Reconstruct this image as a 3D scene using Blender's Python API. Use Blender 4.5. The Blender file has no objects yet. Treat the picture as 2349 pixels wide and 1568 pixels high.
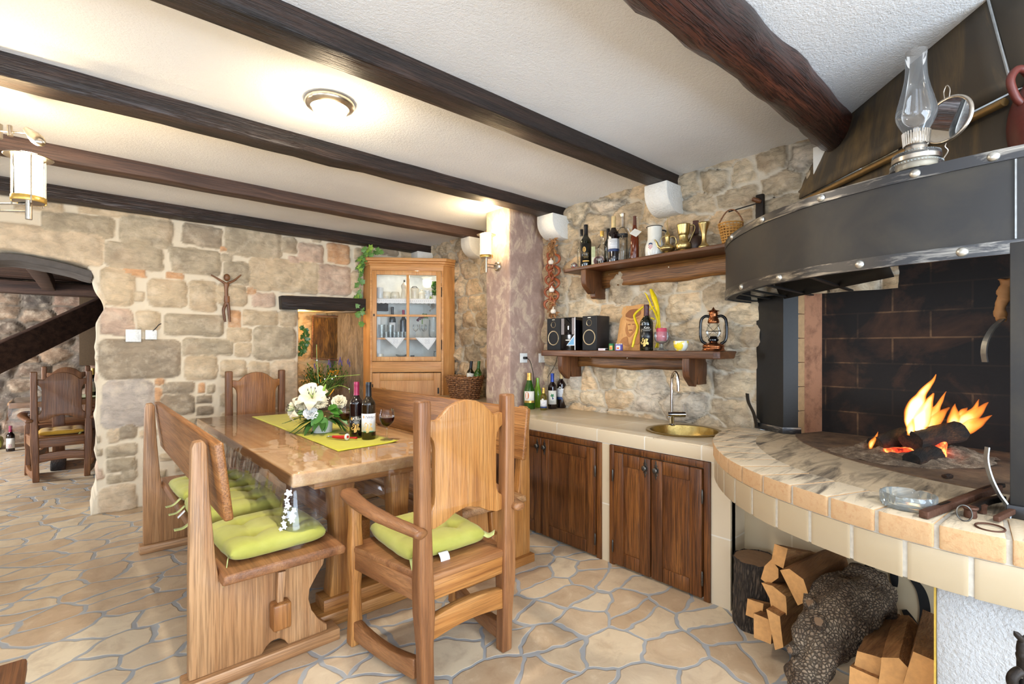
import bpy, bmesh, math, random
import numpy as np
from mathutils import Vector, Matrix, noise as mnoise
random.seed(7)
SC = bpy.context.scene
COL = SC.collection
PI = math.pi
# ---------------------------------------------------------------- camera geometry (used to turn measured pixels into points of real planes)
EYE = 1.27; FP = 1130.0; CX = 1174.5; V0 = 797.0
TH = math.atan((2455 - CX) / FP)
FWX, FWY = math.cos(TH), math.sin(TH)
RTX, RTY = FWY, -FWX
def ray(u, v):
    a = (u - CX) / FP
    return FWX + a * RTX, FWY + a * RTY, (V0 - v) / FP
def FZ(u, v, z):
    r = ray(u, v); t = (z - EYE) / r[2]
    return Vector((r[0] * t, r[1] * t, z))
def FX(u, v, x):
    r = ray(u, v); t = x / r[0]
    return Vector((x, r[1] * t, EYE + r[2] * t))
def FY(u, v, y):
    r = ray(u, v); t = y / r[1]
    return Vector((r[0] * t, y, EYE + r[2] * t))
def FD(u, v, d):
    r = ray(u, v)
    return Vector((r[0] * d, r[1] * d, EYE + r[2] * d))
def S(r, g, b):
    f = lambda c: (c / 255 / 12.92) if c <= 10 else ((c / 255 + .055) / 1.055) ** 2.4
    return (f(r), f(g), f(b), 1.0)
# ---------------------------------------------------------------- objects
def tag(o, label=None, cat=None, group=None, kind=None):
    if label: o['label'] = label
    if cat: o['category'] = cat
    if group: o['group'] = group
    if kind: o['kind'] = kind
    return o
def thing(name, label, cat, loc=(0, 0, 0), rz=0.0, group=None):
    o = bpy.data.objects.new(name, None)
    o.empty_display_size = .1
    COL.objects.link(o)
    o.location = loc; o.rotation_euler = (0, 0, rz)
    return tag(o, label, cat, group)
def children(o):
    return [c for c in bpy.data.objects if c.parent is o]
def copy_tree(o, parent=None):
    c = o.copy(); COL.objects.link(c)
    if parent is not None: c.parent = parent
    for ch in children(o): copy_tree(ch, c)
    return c
def dup(root, loc, rz=None, label=None, group=None, scale=None):
    c = copy_tree(root); c.location = loc
    if rz is not None: c.rotation_euler = (0, 0, rz)
    if scale: c.scale = (scale, scale, scale)
    if label: c['label'] = label
    if group: c['group'] = group
    return c
def wloc(o):
    v = Vector((0, 0, 0))
    while o is not None:
        v += o.location; o = o.parent
    return v
class MB:
    """collects shapes and links them as ONE mesh object"""
    def __init__(s): s.v = []; s.f = []
    def add(s, vs, fs):
        n = len(s.v); s.v += [Vector(p) for p in vs]; s.f += [tuple(i + n for i in f) for f in fs]; return s
    def box(s, a, b, rot=None, piv=None):
        x0, y0, z0 = a; x1, y1, z1 = b
        vs = [Vector(p) for p in ((x0,y0,z0),(x1,y0,z0),(x1,y1,z0),(x0,y1,z0),(x0,y0,z1),(x1,y0,z1),(x1,y1,z1),(x0,y1,z1))]
        if rot is not None:
            c = Vector(piv) if piv is not None else (vs[0] + vs[6]) / 2
            vs = [rot @ (p - c) + c for p in vs]
        return s.add(vs, [(0,3,2,1),(4,5,6,7),(0,1,5,4),(1,2,6,5),(2,3,7,6),(3,0,4,7)])
    def bar(s, p, q, w, h, up=(0,0,1), w2=None, h2=None):
        """a straight bar with a w x h section between two points"""
        p, q = Vector(p), Vector(q); d = (q - p).normalized(); up = Vector(up)
        if abs(d.dot(up)) > .98: up = Vector((1, 0, 0))
        r = d.cross(up).normalized(); u = r.cross(d)
        w2 = w2 or w; h2 = h2 or h; vs = []
        for c, a, b in ((p, w, h), (q, w2, h2)):
            vs += [c - r*a/2 - u*b/2, c + r*a/2 - u*b/2, c + r*a/2 + u*b/2, c - r*a/2 + u*b/2]
        return s.add(vs, [(0,3,2,1),(4,5,6,7),(0,1,5,4),(1,2,6,5),(2,3,7,6),(3,0,4,7)])
    def prism(s, poly, axis, a, b):
        """polygon in the plane across an axis, pushed from a to b; coordinates are (y,z) for x, (x,z) for y, (x,y) for z"""
        def P(p, t):
            return {'x': (t, p[0], p[1]), 'y': (p[0], t, p[1]), 'z': (p[0], p[1], t)}[axis]
        n = len(poly)
        vs = [P(p, a) for p in poly] + [P(p, b) for p in poly]
        fs = [tuple(range(n)), tuple(range(2*n - 1, n - 1, -1))]
        fs += [(i, (i+1) % n, n + (i+1) % n, n + i) for i in range(n)]
        return s.add(vs, fs)
    def lathe(s, prof, c=(0,0,0), seg=28, axis=(0,0,1), cap=True, sx=1, sy=1):
        ax = Vector(axis).normalized(); q = Vector((0,0,1)).rotation_difference(ax); c = Vector(c)
        vs = []; fs = []; k = len(prof)
        for i in range(seg):
            a = 2 * PI * i / seg
            for r, z in prof:
                vs.append(c + q @ Vector((r*math.cos(a)*sx, r*math.sin(a)*sy, z)))
        for i in range(seg):
            j = (i + 1) % seg
            for m in range(k - 1):
                fs.append((i*k + m, j*k + m, j*k + m + 1, i*k + m + 1))
        if cap:
            if prof[0][0] > 1e-5: fs.append(tuple(i*k for i in reversed(range(seg))))
            if prof[-1][0] > 1e-5: fs.append(tuple(i*k + k - 1 for i in range(seg)))
        return s.add(vs, fs)
    def tube(s, pts, r, seg=10, closed=False, cap=True, flat=1.0):
        pts = [Vector(p) for p in pts]; n = len(pts)
        rs = r if isinstance(r, (list, tuple)) else [r] * n
        vs = []; fs = []; prev = None
        for i, p in enumerate(pts):
            if closed: d = pts[(i+1) % n] - pts[i-1]
            else: d = pts[min(i+1, n-1)] - pts[max(i-1, 0)]
            d.normalize()
            if prev is None:
                u = Vector((0,0,1)) if abs(d.z) < .9 else Vector((1,0,0))
                u = (u - d * u.dot(d)).normalized()
            else:
                u = (prev - d * prev.dot(d)).normalized()
            prev = u; w = d.cross(u)
            for k in range(seg):
                a = 2 * PI * k / seg
                vs.append(p + u * (math.cos(a) * rs[i]) + w * (math.sin(a) * rs[i] * flat))
        m = n if closed else n - 1
        for i in range(m):
            j = (i + 1) % n
            for k in range(seg):
                l = (k + 1) % seg
                fs.append((i*seg + k, i*seg + l, j*seg + l, j*seg + k))
        if cap and not closed:
            fs.append(tuple(reversed(range(seg)))); fs.append(tuple((n-1)*seg + k for k in range(seg)))
        return s.add(vs, fs)
    def ball(s, c, r, seg=14, rings=9, sc=(1,1,1)):
        c = Vector(c); prof = [(r * math.sin(PI*i/rings), -r * math.cos(PI*i/rings)) for i in range(rings + 1)]
        prof[0] = (0, -r); prof[-1] = (0, r)
        n0 = len(s.v); s.lathe(prof, (0,0,0), seg, cap=False)
        for i in range(n0, len(s.v)):
            p = s.v[i]; s.v[i] = Vector((p.x*sc[0], p.y*sc[1], p.z*sc[2])) + c
        return s
    def grid(s, fn, nu, nv, closed_u=False):
        vs = [fn(i / nu, j / nv) for i in range(nu if closed_u else nu + 1) for j in range(nv + 1)]
        fs = []; w = nv + 1; m = nu if closed_u else nu + 1
        for i in range(nu):
            a = i; b = (i + 1) % m
            for j in range(nv): fs.append((a*w + j, b*w + j, b*w + j + 1, a*w + j + 1))
        return s.add(vs, fs)
    def loft(s, secs, cap=True):
        """rings of equal vertex count"""
        n = len(secs[0]); vs = [p for sec in secs for p in sec]; fs = []
        for i in range(len(secs) - 1):
            for k in range(n):
                l = (k + 1) % n; fs.append((i*n + k, i*n + l, (i+1)*n + l, (i+1)*n + k))
        if cap: fs += [tuple(reversed(range(n))), tuple((len(secs)-1)*n + k for k in range(n))]
        return s.add(vs, fs)
    def xf(s, M):
        s.v = [M @ p for p in s.v]; return s
    def warp(s, amp, sc, seed=0.0):
        for i, p in enumerate(s.v):
            s.v[i] = p + mnoise.noise_vector(p * sc + Vector((seed, seed * 1.7, 0))) * amp
        return s
    def build(s, name, m, parent=None, wc=False, bevel=0.0, seg=2, smooth=40, sub=0, cuts=0, warp=None, solid=0.0, merge=False, bev_ang=28):
        off = wloc(parent) if (wc and parent is not None) else Vector((0, 0, 0))
        me = bpy.data.meshes.new(name)
        bm = bmesh.new()
        vs = [bm.verts.new(p - off) for p in s.v]
        for f in s.f:
            try: bm.faces.new([vs[i] for i in f])
            except ValueError: pass
        if merge: bmesh.ops.remove_doubles(bm, verts=bm.verts, dist=1e-5)
        bmesh.ops.recalc_face_normals(bm, faces=bm.faces)
        if bevel > 0:
            es = [e for e in bm.edges if len(e.link_faces) == 2 and e.calc_face_angle(0) > math.radians(bev_ang)]
            bmesh.ops.bevel(bm, geom=es, offset=bevel, segments=seg, profile=.5, affect='EDGES', clamp_overlap=True)
        if cuts:
            L = cuts
            for _ in range(6):
                es = [e for e in bm.edges if e.calc_length() > L]
                if not es: break
                bmesh.ops.subdivide_edges(bm, edges=es, cuts=1, use_grid_fill=True)
            bmesh.ops.triangulate(bm, faces=[f for f in bm.faces if len(f.verts) > 4])
        if warp:
            amp, scl = warp[0], warp[1]; sd = warp[2] if len(warp) > 2 else random.random() * 50
            for v in bm.verts:
                p = v.co + off
                v.co += mnoise.noise_vector(p * scl + Vector((sd, sd, sd))) * amp
        if smooth:
            ang = math.radians(smooth)
            for f in bm.faces: f.smooth = True
            for e in bm.edges:
                if len(e.link_faces) == 2 and e.calc_face_angle(0) > ang: e.smooth = False
        bm.to_mesh(me); bm.free()
        me.materials.append(m)
        o = bpy.data.objects.new(name, me); COL.objects.link(o)
        if parent is not None: o.parent = parent
        if solid:
            d = o.modifiers.new('solid', 'SOLIDIFY'); d.thickness = solid; d.offset = 0
        if sub:
            d = o.modifiers.new('sub', 'SUBSURF'); d.levels = sub; d.render_levels = sub
        return o
def circ(c, r, n, a0=0.0, a1=2*PI, plane='xz', end=True):
    out = []
    for i in range(n + (1 if end else 0)):
        a = a0 + (a1 - a0) * i / n; p, q = r * math.cos(a), r * math.sin(a)
        out.append({'xz': (c[0]+p, c[1], c[2]+q), 'xy': (c[0]+p, c[1]+q, c[2]), 'yz': (c[0], c[1]+p, c[2]+q)}[plane])
    return out
def spline(pts, n=8):
    """Catmull-Rom through points"""
    P = [Vector(p) for p in pts]; out = []
    if len(P) < 3: return P
    Q = [P[0]*2 - P[1]] + P + [P[-1]*2 - P[-2]]
    for i in range(1, len(Q) - 2):
        a, b, c, d = Q[i-1], Q[i], Q[i+1], Q[i+2]
        for k in range(n):
            t = k / n
            out.append(.5*((2*b) + (c-a)*t + (2*a-5*b+4*c-d)*t*t + (3*b-a-3*c+d)*t**3))
    out.append(P[-1]); return out
def sp2(pts, n=6):
    return [(p.x, p.y) for p in spline([(a, b, 0) for a, b in pts], n)]
def text(name, body, size, m, parent, M, shear=0.0):
    c = bpy.data.curves.new(name, 'FONT'); c.body = body; c.size = size; c.extrude = .0002; c.align_x = 'CENTER'; c.align_y = 'CENTER'; c.shear = shear
    tmp = bpy.data.objects.new(name, c); COL.objects.link(tmp); bpy.context.view_layer.update()
    me = bpy.data.meshes.new_from_object(tmp); bpy.data.objects.remove(tmp)
    me.materials.clear(); me.materials.append(m)
    o = bpy.data.objects.new(name, me); COL.objects.link(o); o.parent = parent; o.matrix_local = M
    return o
def area(name, loc, rot, sx, sy, power, color):
    l = bpy.data.lights.new(name, 'AREA'); l.shape = 'RECTANGLE'; l.size = sx; l.size_y = sy; l.energy = power; l.color = color
    o = bpy.data.objects.new(name, l); COL.objects.link(o); o.location = loc; o.rotation_euler = rot; return o
def point(name, loc, power, color, r=.04):
    l = bpy.data.lights.new(name, 'POINT'); l.energy = power; l.color = color; l.shadow_soft_size = r
    o = bpy.data.objects.new(name, l); COL.objects.link(o); o.location = loc; return o
# ---------------------------------------------------------------- materials
class NM:
    def __init__(s, name, rough=.5, metal=0.0, color=(.8,.8,.8,1), **kw):
        s.m = bpy.data.materials.new(name); s.m.use_nodes = True; s.t = s.m.node_tree
        s.b = s.t.nodes['Principled BSDF']; s.out = s.t.nodes['Material Output']
        s.b.inputs['Roughness'].default_value = rough; s.b.inputs['Metallic'].default_value = metal
        s.b.inputs['Base Color'].default_value = color
        for k, v in kw.items(): s.b.inputs[k.replace('_', ' ')].default_value = v
    def n(s, typ, ins=None, **at):
        x = s.t.nodes.new('ShaderNode' + typ)
        for k, v in at.items(): setattr(x, k, v)
        for k, v in (ins or {}).items():
            sk = x.inputs[k]
            if isinstance(v, bpy.types.NodeSocket): s.t.links.new(v, sk)
            else: sk.default_value = v
        return x
    def set(s, k, v):
        if isinstance(v, bpy.types.NodeSocket): s.t.links.new(v, s.b.inputs[k])
        else: s.b.inputs[k].default_value = v
    def co(s, kind='Object', scale=(1,1,1), rnd=True):
        c = s.n('TexCoord').outputs[kind]
        if rnd:
            r = s.n('ObjectInfo').outputs['Random']
            v = s.n('VectorMath', {0: (7.3, 11.1, 5.7), 'Scale': r}, operation='SCALE').outputs[0]
            c = s.n('VectorMath', {0: c, 1: v}, operation='ADD').outputs[0]
        return s.n('Mapping', {'Vector': c, 'Scale': scale}).outputs[0]
    def noise(s, vec, scale=5, detail=4, rough=.55, dist=0.0, out=0):
        return s.n('TexNoise', {'Vector': vec, 'Scale': scale, 'Detail': detail, 'Roughness': rough, 'Distortion': dist}).outputs[out]
    def ramp(s, fac, stops, out=0):
        x = s.n('ValToRGB', {'Fac': fac}); e = x.color_ramp.elements
        while len(e) < len(stops): e.new(.5)
        for i, (p, c) in enumerate(stops):
            e[i].position = p; e[i].color = c if len(c) == 4 else (*c, 1)
        return x.outputs[out]
    def mix(s, a, b, fac=.5, mode='MIX'):
        return s.n('Mix', {0: fac, 6: a, 7: b}, data_type='RGBA', blend_type=mode).outputs[2]
    def math(s, a, b, op='MULTIPLY'):
        return s.n('Math', {0: a, 1: b}, operation=op).outputs[0]
    def bump(s, h, strength=.3, dist=.01, normal=None):
        ins = {'Height': h, 'Strength': strength, 'Distance': dist}
        if normal is not None: ins['Normal'] = normal
        o = s.n('Bump', ins).outputs[0]; s.t.links.new(o, s.b.inputs['Normal']); return o
def G(v): return (v, v, v, 1)
def plain(name, color, rough=.5, metal=0.0, bump=0.0, bsc=60, **kw):
    M = NM(name, rough, metal, color, **kw)
    v = M.co()
    n = M.noise(v, bsc, 3)
    k = M.mix(color, tuple(c * .8 for c in color[:3]) + (1,), M.ramp(n, [(.35, G(0)), (.75, G(1))]))
    M.set('Base Color', k)
    if bump: M.bump(n, bump, .004)
    return M.m
def wood(name, dark, mid, light, axis='x', rough=.45, across=16, bump=.25, pores=.55, coat=0.0, knots=0.3, along=1.1, vary=0):
    M = NM(name, rough)
    i = 'xyz'.index(axis)
    def sc(al, ac): return tuple(al if k == i else ac for k in range(3))
    base = M.co('Object')
    v1 = M.n('Mapping', {'Vector': base, 'Scale': sc(along, across)}).outputs[0]
    warpn = M.noise(M.n('Mapping', {'Vector': base, 'Scale': sc(1.2, 4)}).outputs[0], 1.0, 2, .5, 0, 1)
    v1 = M.n('VectorMath', {0: v1, 1: M.n('VectorMath', {0: warpn, 'Scale': 1.1}, operation='SCALE').outputs[0]}, operation='ADD').outputs[0]
    n1 = M.noise(v1, 1.0, 5, .6, .4)
    c = M.ramp(n1, [(.28, dark), (.47, mid), (.68, light)])
    v2 = M.n('Mapping', {'Vector': base, 'Scale': sc(5, 170)}).outputs[0]
    n2 = M.noise(v2, 1.0, 3, .6, .2)
    p = M.ramp(n2, [(.38, G(1)), (.56, G(0))])
    c = M.mix(c, tuple(x * .42 for x in dark[:3]) + (1,), M.math(p, pores))
    n3 = M.noise(base, 2.3, 2)
    c = M.mix(c, tuple(x * .62 for x in mid[:3]) + (1,), M.math(M.ramp(n3, [(.45, G(0)), (.75, G(1))]), knots))
    if vary: c = M.mix(c, tuple(x*.45 for x in dark[:3]) + (1,), M.math(M.n('ObjectInfo').outputs['Random'], vary))
    M.set('Base Color', c)
    M.bump(M.math(p, M.math(n1, .5, 'ADD')), bump, .0025)
    M.set('Roughness', M.n('MapRange', {0: n1, 3: rough + .1, 4: rough - .08}).outputs[0])
    if coat: M.set('Coat Weight', coat); M.set('Coat Roughness', .15)
    return M.m
def thin_glass(name, tint=(1,1,1,1), refl=1.0, rough=.02, ior=1.45, body=0.0, bodycol=(.8,.8,.8,1)):
    """thin clear sheet: light passes, the surface mirrors by Fresnel"""
    m = bpy.data.materials.new(name); m.use_nodes = True; t = m.node_tree; t.nodes.clear()
    N = lambda k: t.nodes.new('ShaderNode' + k)
    tr = N('BsdfTransparent'); tr.inputs[0].default_value = tint
    gl = N('BsdfGlossy'); gl.inputs['Roughness'].default_value = rough; gl.inputs[0].default_value = (1,1,1,1)
    fr = N('Fresnel'); fr.inputs[0].default_value = ior
    ml = N('Math'); ml.operation = 'MULTIPLY'; ml.inputs[1].default_value = refl; t.links.new(fr.outputs[0], ml.inputs[0])
    mx = N('MixShader'); t.links.new(ml.outputs[0], mx.inputs[0]); t.links.new(tr.outputs[0], mx.inputs[1]); t.links.new(gl.outputs[0], mx.inputs[2])
    last = mx
    if body:
        df = N('BsdfDiffuse'); df.inputs[0].default_value = bodycol
        m2 = N('MixShader'); m2.inputs[0].default_value = body
        t.links.new(mx.outputs[0], m2.inputs[1]); t.links.new(df.outputs[0], m2.inputs[2]); last = m2
    o = N('OutputMaterial'); t.links.new(last.outputs[0], o.inputs[0])
    return m
def emit(name, color, strength):
    m = bpy.data.materials.new(name); m.use_nodes = True; t = m.node_tree; t.nodes.clear()
    e = t.nodes.new('ShaderNodeEmission'); e.inputs[0].default_value = color; e.inputs[1].default_value = strength
    o = t.nodes.new('ShaderNodeOutputMaterial'); t.links.new(e.outputs[0], o.inputs[0])
    return m
def attr_stone(name, bump=.6, fine=38, speck=.35):
    """stone and mortar whose block colours come from the mesh's own colour attribute, weathered by noise"""
    M = NM(name, .9)
    a = M.n('Attribute', attribute_name='Col').outputs['Color']
    k = M.n('Attribute', attribute_name='Stone').outputs['Fac']
    v = M.co('Object', rnd=False)
    n1 = M.noise(v, 9, 6, .65); n2 = M.noise(M.n('Mapping', {'Vector': v, 'Scale': (.6, .6, 1.3)}).outputs[0], fine, 6, .72, .8); n3 = M.noise(v, 3.2, 3)
    c = M.mix(a, M.mix(a, (.05,.042,.035,1), .72), M.math(M.math(M.ramp(n2, [(.42, G(0)), (.66, G(1))]), k), speck + .2))
    c = M.mix(c, M.mix(a, (.95,.80,.60,1), .6), M.math(M.math(M.ramp(n1, [(.50, G(0)), (.66, G(1))]), k), .5))
    c = M.mix(c, M.mix(a, (.42,.20,.10,1), .45), M.math(M.math(M.ramp(n3, [(.56, G(0)), (.72, G(1))]), k), .35))
    M.set('Base Color', c)
    h = M.mix(G(0), M.mix(n1, n2, .5), M.n('MapRange', {0: k, 3: .35, 4: 1.0}).outputs[0])
    M.bump(h, bump, .02)
    return M.m
WD = {}
def W(kind, axis='x'):
    key = kind + axis
    if key in WD: return WD[key]
    P = {
     'oak':    (S(148,102,64), S(178,130,86), S(194,150,106)),
     'honey':  (S(148,90,40), S(182,122,62), S(198,142,82)),
     'walnut': (S(88,52,28), S(126,80,46), S(152,104,64)),
     'backoak': (S(122,74,34), S(158,102,52), S(180,124,70)),
     'topoak': (S(190,138,90), S(212,162,110), S(226,182,132)),
     'chairdark': (S(102,62,34), S(142,92,54), S(170,118,74)),
     'cupboard': (S(66,34,12), S(108,62,26), S(140,88,42)),
     'shelf':  (S(60,32,14), S(98,58,30), S(126,78,42)),
     'fascia': (S(70,40,16), S(132,86,42), S(166,116,62)),
     'pine':   (S(180,118,58), S(212,152,90), S(226,172,112)),
     'beam':   (S(20,14,11), S(44,31,25), S(72,51,41)),
     'redbeam':(S(22,14,12), S(62,34,26), S(98,54,38)),
     'barn':   (S(44,28,20), S(74,50,38), S(98,70,54)),
     'burnt':  (S(14,12,10), S(34,26,20), S(96,58,30)),
    }[kind]
    kw = dict(oak=dict(rough=.42, across=24, knots=.15, pores=.5), honey=dict(rough=.4, across=22, knots=.2, pores=.45), walnut=dict(rough=.42), backoak=dict(rough=.4, across=20, knots=.2), topoak=dict(rough=.4, across=20, pores=.15, knots=.15), chairdark=dict(rough=.4, pores=.3),
              cupboard=dict(rough=.38, across=18, pores=.7), shelf=dict(rough=.4), fascia=dict(rough=.45, across=10, pores=.7),
              pine=dict(rough=.42, across=10, pores=.25, knots=.4), beam=dict(rough=.5, bump=.9, across=14),
              redbeam=dict(rough=.38, bump=1.0, across=14, coat=.2, pores=.8), barn=dict(rough=.6), burnt=dict(rough=.9, bump=.8))[kind]
    WD[key] = wood(kind + '_wood_' + axis, *P, axis=axis, **kw)
    return WD[key]
MAT = {}
def mats():
    m = MAT
    # plaster
    M = NM('white_plaster', .95, color=S(232,230,226)); v = M.co(rnd=False); n = M.noise(v, 70, 4, .6); n2 = M.noise(v, 1.3, 3)
    M.set('Base Color', M.mix(S(246,246,246), S(232,231,230), M.ramp(n2, [(.45, G(0)), (.8, G(1))])))
    M.bump(M.mix(n, M.noise(v, 170, 2), .4), .55, .008); m['plaster'] = M.m
    M = NM('pier_plaster', .95); v = M.co(rnd=False, scale=(1,1,1)); n = M.noise(v, 90, 4, .6); M.set('Base Color', M.mix(S(190,190,190), S(176,176,177), n)); M.bump(n, .8, .008); m['pier'] = M.m
    M = NM('mauve_plaster', .9); v = M.co(rnd=False, scale=(1,1,.62)); n = M.noise(v, 13, 6, .68, .7); n2 = M.noise(v, 40, 4)
    c = M.ramp(n, [(.36, S(160,132,118)), (.52, S(178,150,134)), (.585, S(200,176,152)), (.72, S(214,190,164))])
    M.set('Base Color', c); M.bump(n2, .3, .006); m['mauve'] = M.m
    # crazy paving
    M = NM('flagstones', .55); v = M.co('Object', rnd=False)
    w = M.n('VectorMath', {0: v, 1: M.n('VectorMath', {0: M.noise(v, 2.3, 3, .6, 0, 1), 'Scale': .22}, operation='SCALE').outputs[0]}, operation='ADD').outputs[0]
    w = M.n('Mapping', {'Vector': w, 'Scale': (.98, 1.42, 1), 'Rotation': (0, 0, .80)}).outputs[0]
    ve = M.n('TexVoronoi', {'Vector': w, 'Scale': 4.3, 'Randomness': 1.0}, feature='DISTANCE_TO_EDGE', voronoi_dimensions='2D').outputs['Distance']
    vc = M.n('TexVoronoi', {'Vector': w, 'Scale': 4.3, 'Randomness': 1.0}, feature='F1', voronoi_dimensions='2D').outputs['Color']
    rn = M.n('SeparateColor', {0: vc}).outputs[0]
    edge = M.math(ve, M.math(M.noise(v, 22, 3), .03), 'ADD')
    g = M.ramp(edge, [(.050, G(0)), (.070, G(1))])
    n1 = M.noise(v, 8, 6, .65, .5); n2 = M.noise(v, 55, 4, .6)
    sc = M.ramp(rn, [(0, S(206,182,150)), (.25, S(218,196,164)), (.45, S(196,168,136)), (.62, S(226,208,178)), (.8, S(190,162,130)), (1, S(212,190,160))])
    sc = M.mix(sc, M.mix(sc, S(150,116,86), .5), M.ramp(n1, [(.5, G(0)), (.75, G(1))]))
    sc = M.mix(sc, M.mix(sc, S(240,222,192), .5), M.ramp(n1, [(.25, G(1)), (.45, G(0))]))
    gr = M.mix(S(152,153,155), S(176,175,172), n1)
    M.set('Base Color', M.mix(gr, sc, g))
    M.bump(M.math(M.math(g, .6), M.math(n1, .35), 'ADD'), .5, .008)
    M.set('Roughness', M.mix(G(.75), G(.42), g)); m['floor'] = M.m
    m['stone_a'] = attr_stone('coursed_stone', .8, 17, .2); m['stone_b'] = attr_stone('rubble_stone', 1.2, 26, .45); m['stone_c'] = attr_stone('dim_stone', .7)
    # beige tile with light joints is set by geometry: base tile colour here
    M = NM('beige_tile', .32); v = M.co(); n = M.noise(v, 6, 4); M.set('Base Color', M.mix(S(180,160,128), S(190,172,144), n)); m['tile'] = M.m
    m['grout'] = plain('tile_grout', S(204,196,182), .9)
    M = NM('fire_brick', .9); v = M.co(rnd=False); n = M.noise(v, 60, 5, .7); n2 = M.noise(v, 7, 3)
    c = M.mix(M.mix(S(196,156,110), S(206,170,130), n2), S(180,128,84), M.ramp(n, [(.5, G(0)), (.8, G(.8))]))
    d = M.n('Mapping', {'Vector': v, 'Scale': (1.1, 6, 1), 'Rotation': (0, 0, -.5)}).outputs[0]; s = M.noise(d, 2.6, 6, .65, .6)
    up = M.ramp(M.n('SeparateXYZ', {0: M.n('NewGeometry').outputs['Normal']}).outputs[2], [(.6, G(0)), (.9, G(1))])
    dust = M.mix(S(214,196,168), S(64,56,52), M.ramp(s, [(.50, G(0)), (.66, G(.85))]))
    M.set('Base Color', M.mix(c, dust, up)); M.bump(n, .4, .006); m['brick'] = M.m
    M = NM('sooty_hearth', .85); v = M.co(rnd=False); d = M.n('Mapping', {'Vector': v, 'Scale': (1.2, 7, 1), 'Rotation': (0, 0, .55)}).outputs[0]
    n = M.noise(d, 2.2, 6, .65, .8); n2 = M.noise(v, 24, 5, .7)
    M.set('Base Color', M.mix(M.mix(S(206,186,156), S(176,154,124), n2), S(62,54,48), M.ramp(n, [(.45, G(0)), (.66, G(.92))]))); M.bump(n2, .3, .005); m['hearth'] = M.m
    M = NM('firebox_floor', .9); v = M.co(rnd=False); n = M.noise(v, 9, 6, .7); n2 = M.noise(v, 40, 4)
    M.set('Base Color', M.mix(S(126,100,76), S(58,46,38), M.ramp(n, [(.35, G(0)), (.7, G(1))]))); M.bump(n2, .5, .006); m['ashfloor'] = M.m
    # sooted brick back of the firebox
    M = NM('sooted_brick', .9); v = M.co(rnd=False)
    vm = M.n('Mapping', {'Vector': v, 'Rotation': (PI/2, 0, PI/2)}).outputs[0]
    sp = M.n('SeparateXYZ', {0: v}); vv = M.n('CombineXYZ', {0: sp.outputs[1], 1: sp.outputs[2], 2: 0.0}).outputs[0]
    bk = M.n('TexBrick', {'Vector': vv, 'Scale': 1.0, 'Mortar Size': .004, 'Brick Width': .30, 'Row Height': .132, 'Color1': S(92,58,36), 'Color2': S(70,44,28), 'Mortar': S(150,110,74)})
    n = M.noise(v, 3.4, 6, .65, .5); n2 = M.noise(v, 30, 4)
    M.set('Base Color', M.mix(bk.outputs[0], S(14,11,9), M.ramp(n, [(.28, G(.35)), (.5, G(.96))]))); M.bump(n2, .4, .006); m['firebrick'] = M.m
    M = NM('pink_brick', .9); v = M.co(rnd=False); n = M.noise(v, 12, 5, .7); M.set('Base Color', M.mix(S(176,124,92), S(100,62,44), M.ramp(n, [(.45, G(0)), (.75, G(1))]))); M.bump(n, .4, .005); m['pinkbrick'] = M.m
    # metals
    M = NM('black_sheet_steel', .5, .4); v = M.co(rnd=False); n = M.noise(v, 5, 5, .6, .4); n2 = M.noise(v, 70, 4)
    M.set('Base Color', M.mix(S(54,53,53), S(70,66,60), M.ramp(n, [(.4, G(0)), (.7, G(1))]))); M.set('Roughness', M.n('MapRange', {0: n, 3: .44, 4: .6}).outputs[0]); m['steel'] = M.m; m['post'] = plain('shaded_steel', S(36,34,32), .5, .3)  # post: darker copy of the steel, the left post's shade put in colour
    M = NM('raw_hood_sheet', .55, .25); v = M.co(rnd=False); d = M.n('Mapping', {'Vector': v, 'Scale': (3, 3, .7), 'Rotation': (.3, .3, 0)}).outputs[0]; n = M.noise(d, 3, 6, .65, .6)
    M.set('Base Color', M.mix(S(76,68,58), S(132,108,72), M.ramp(n, [(.45, G(0)), (.74, G(1))]))); m['hood'] = M.m
    M = NM('worn_band', .38, .85); v = M.co(rnd=False); d = M.n('Mapping', {'Vector': v, 'Scale': (2, 2, 16)}).outputs[0]; n = M.noise(d, 3, 5, .65, .5)
    M.set('Base Color', M.mix(S(78,78,80), S(190,184,174), M.ramp(n, [(.5, G(0)), (.72, G(1))]))); m['band'] = M.m
    m['rivet'] = plain('zinc_rivet', S(206,204,196), .35, .9)
    m['chrome'] = plain('chrome', S(222,222,222), .08, 1.0, bsc=3)
    m['nickel'] = plain('brushed_nickel', S(206,196,182), .28, 1.0)
    m['pewter'] = plain('dark_pewter', S(96,92,86), .35, .9)
    m['iron'] = plain('dark_wrought_iron', S(46,40,36), .5, .7, .3, 90)
    m['rust'] = plain('rusty_iron', S(96,64,48), .65, .5, .5, 80)
    m['bareiron'] = plain('bare_iron', S(168,170,170), .35, .9, .2)
    m['brass'] = plain('aged_brass', S(206,182,124), .3, .95, .1, 30)
    m['copper'] = plain('dark_copper', S(150,92,58), .25, .95, .05, 20)
    m['bronzebasin'] = plain('bronze_basin', S(168,142,84), .3, .95, .25, 110)
    m['blackgloss'] = plain('black_enamel', S(16,16,18), .12, .2)
    m['black'] = plain('matt_black', S(20,20,22), .5)
    m['blackpaint'] = plain('black_paint', S(14,14,14), .6)
    m['speaker'] = plain('black_speaker_cloth', S(26,27,30), .8, 0, .3, 400)
    m['graycab'] = plain('anthracite_case', S(34,34,36), .4)
    m['gold'] = plain('champagne_ring', S(206,186,150), .3, .8)
    m['white'] = plain('white_plastic', S(238,238,234), .35)
    m['ceramic'] = plain('cream_ceramic', S(240,234,216), .22, bsc=8)
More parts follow.
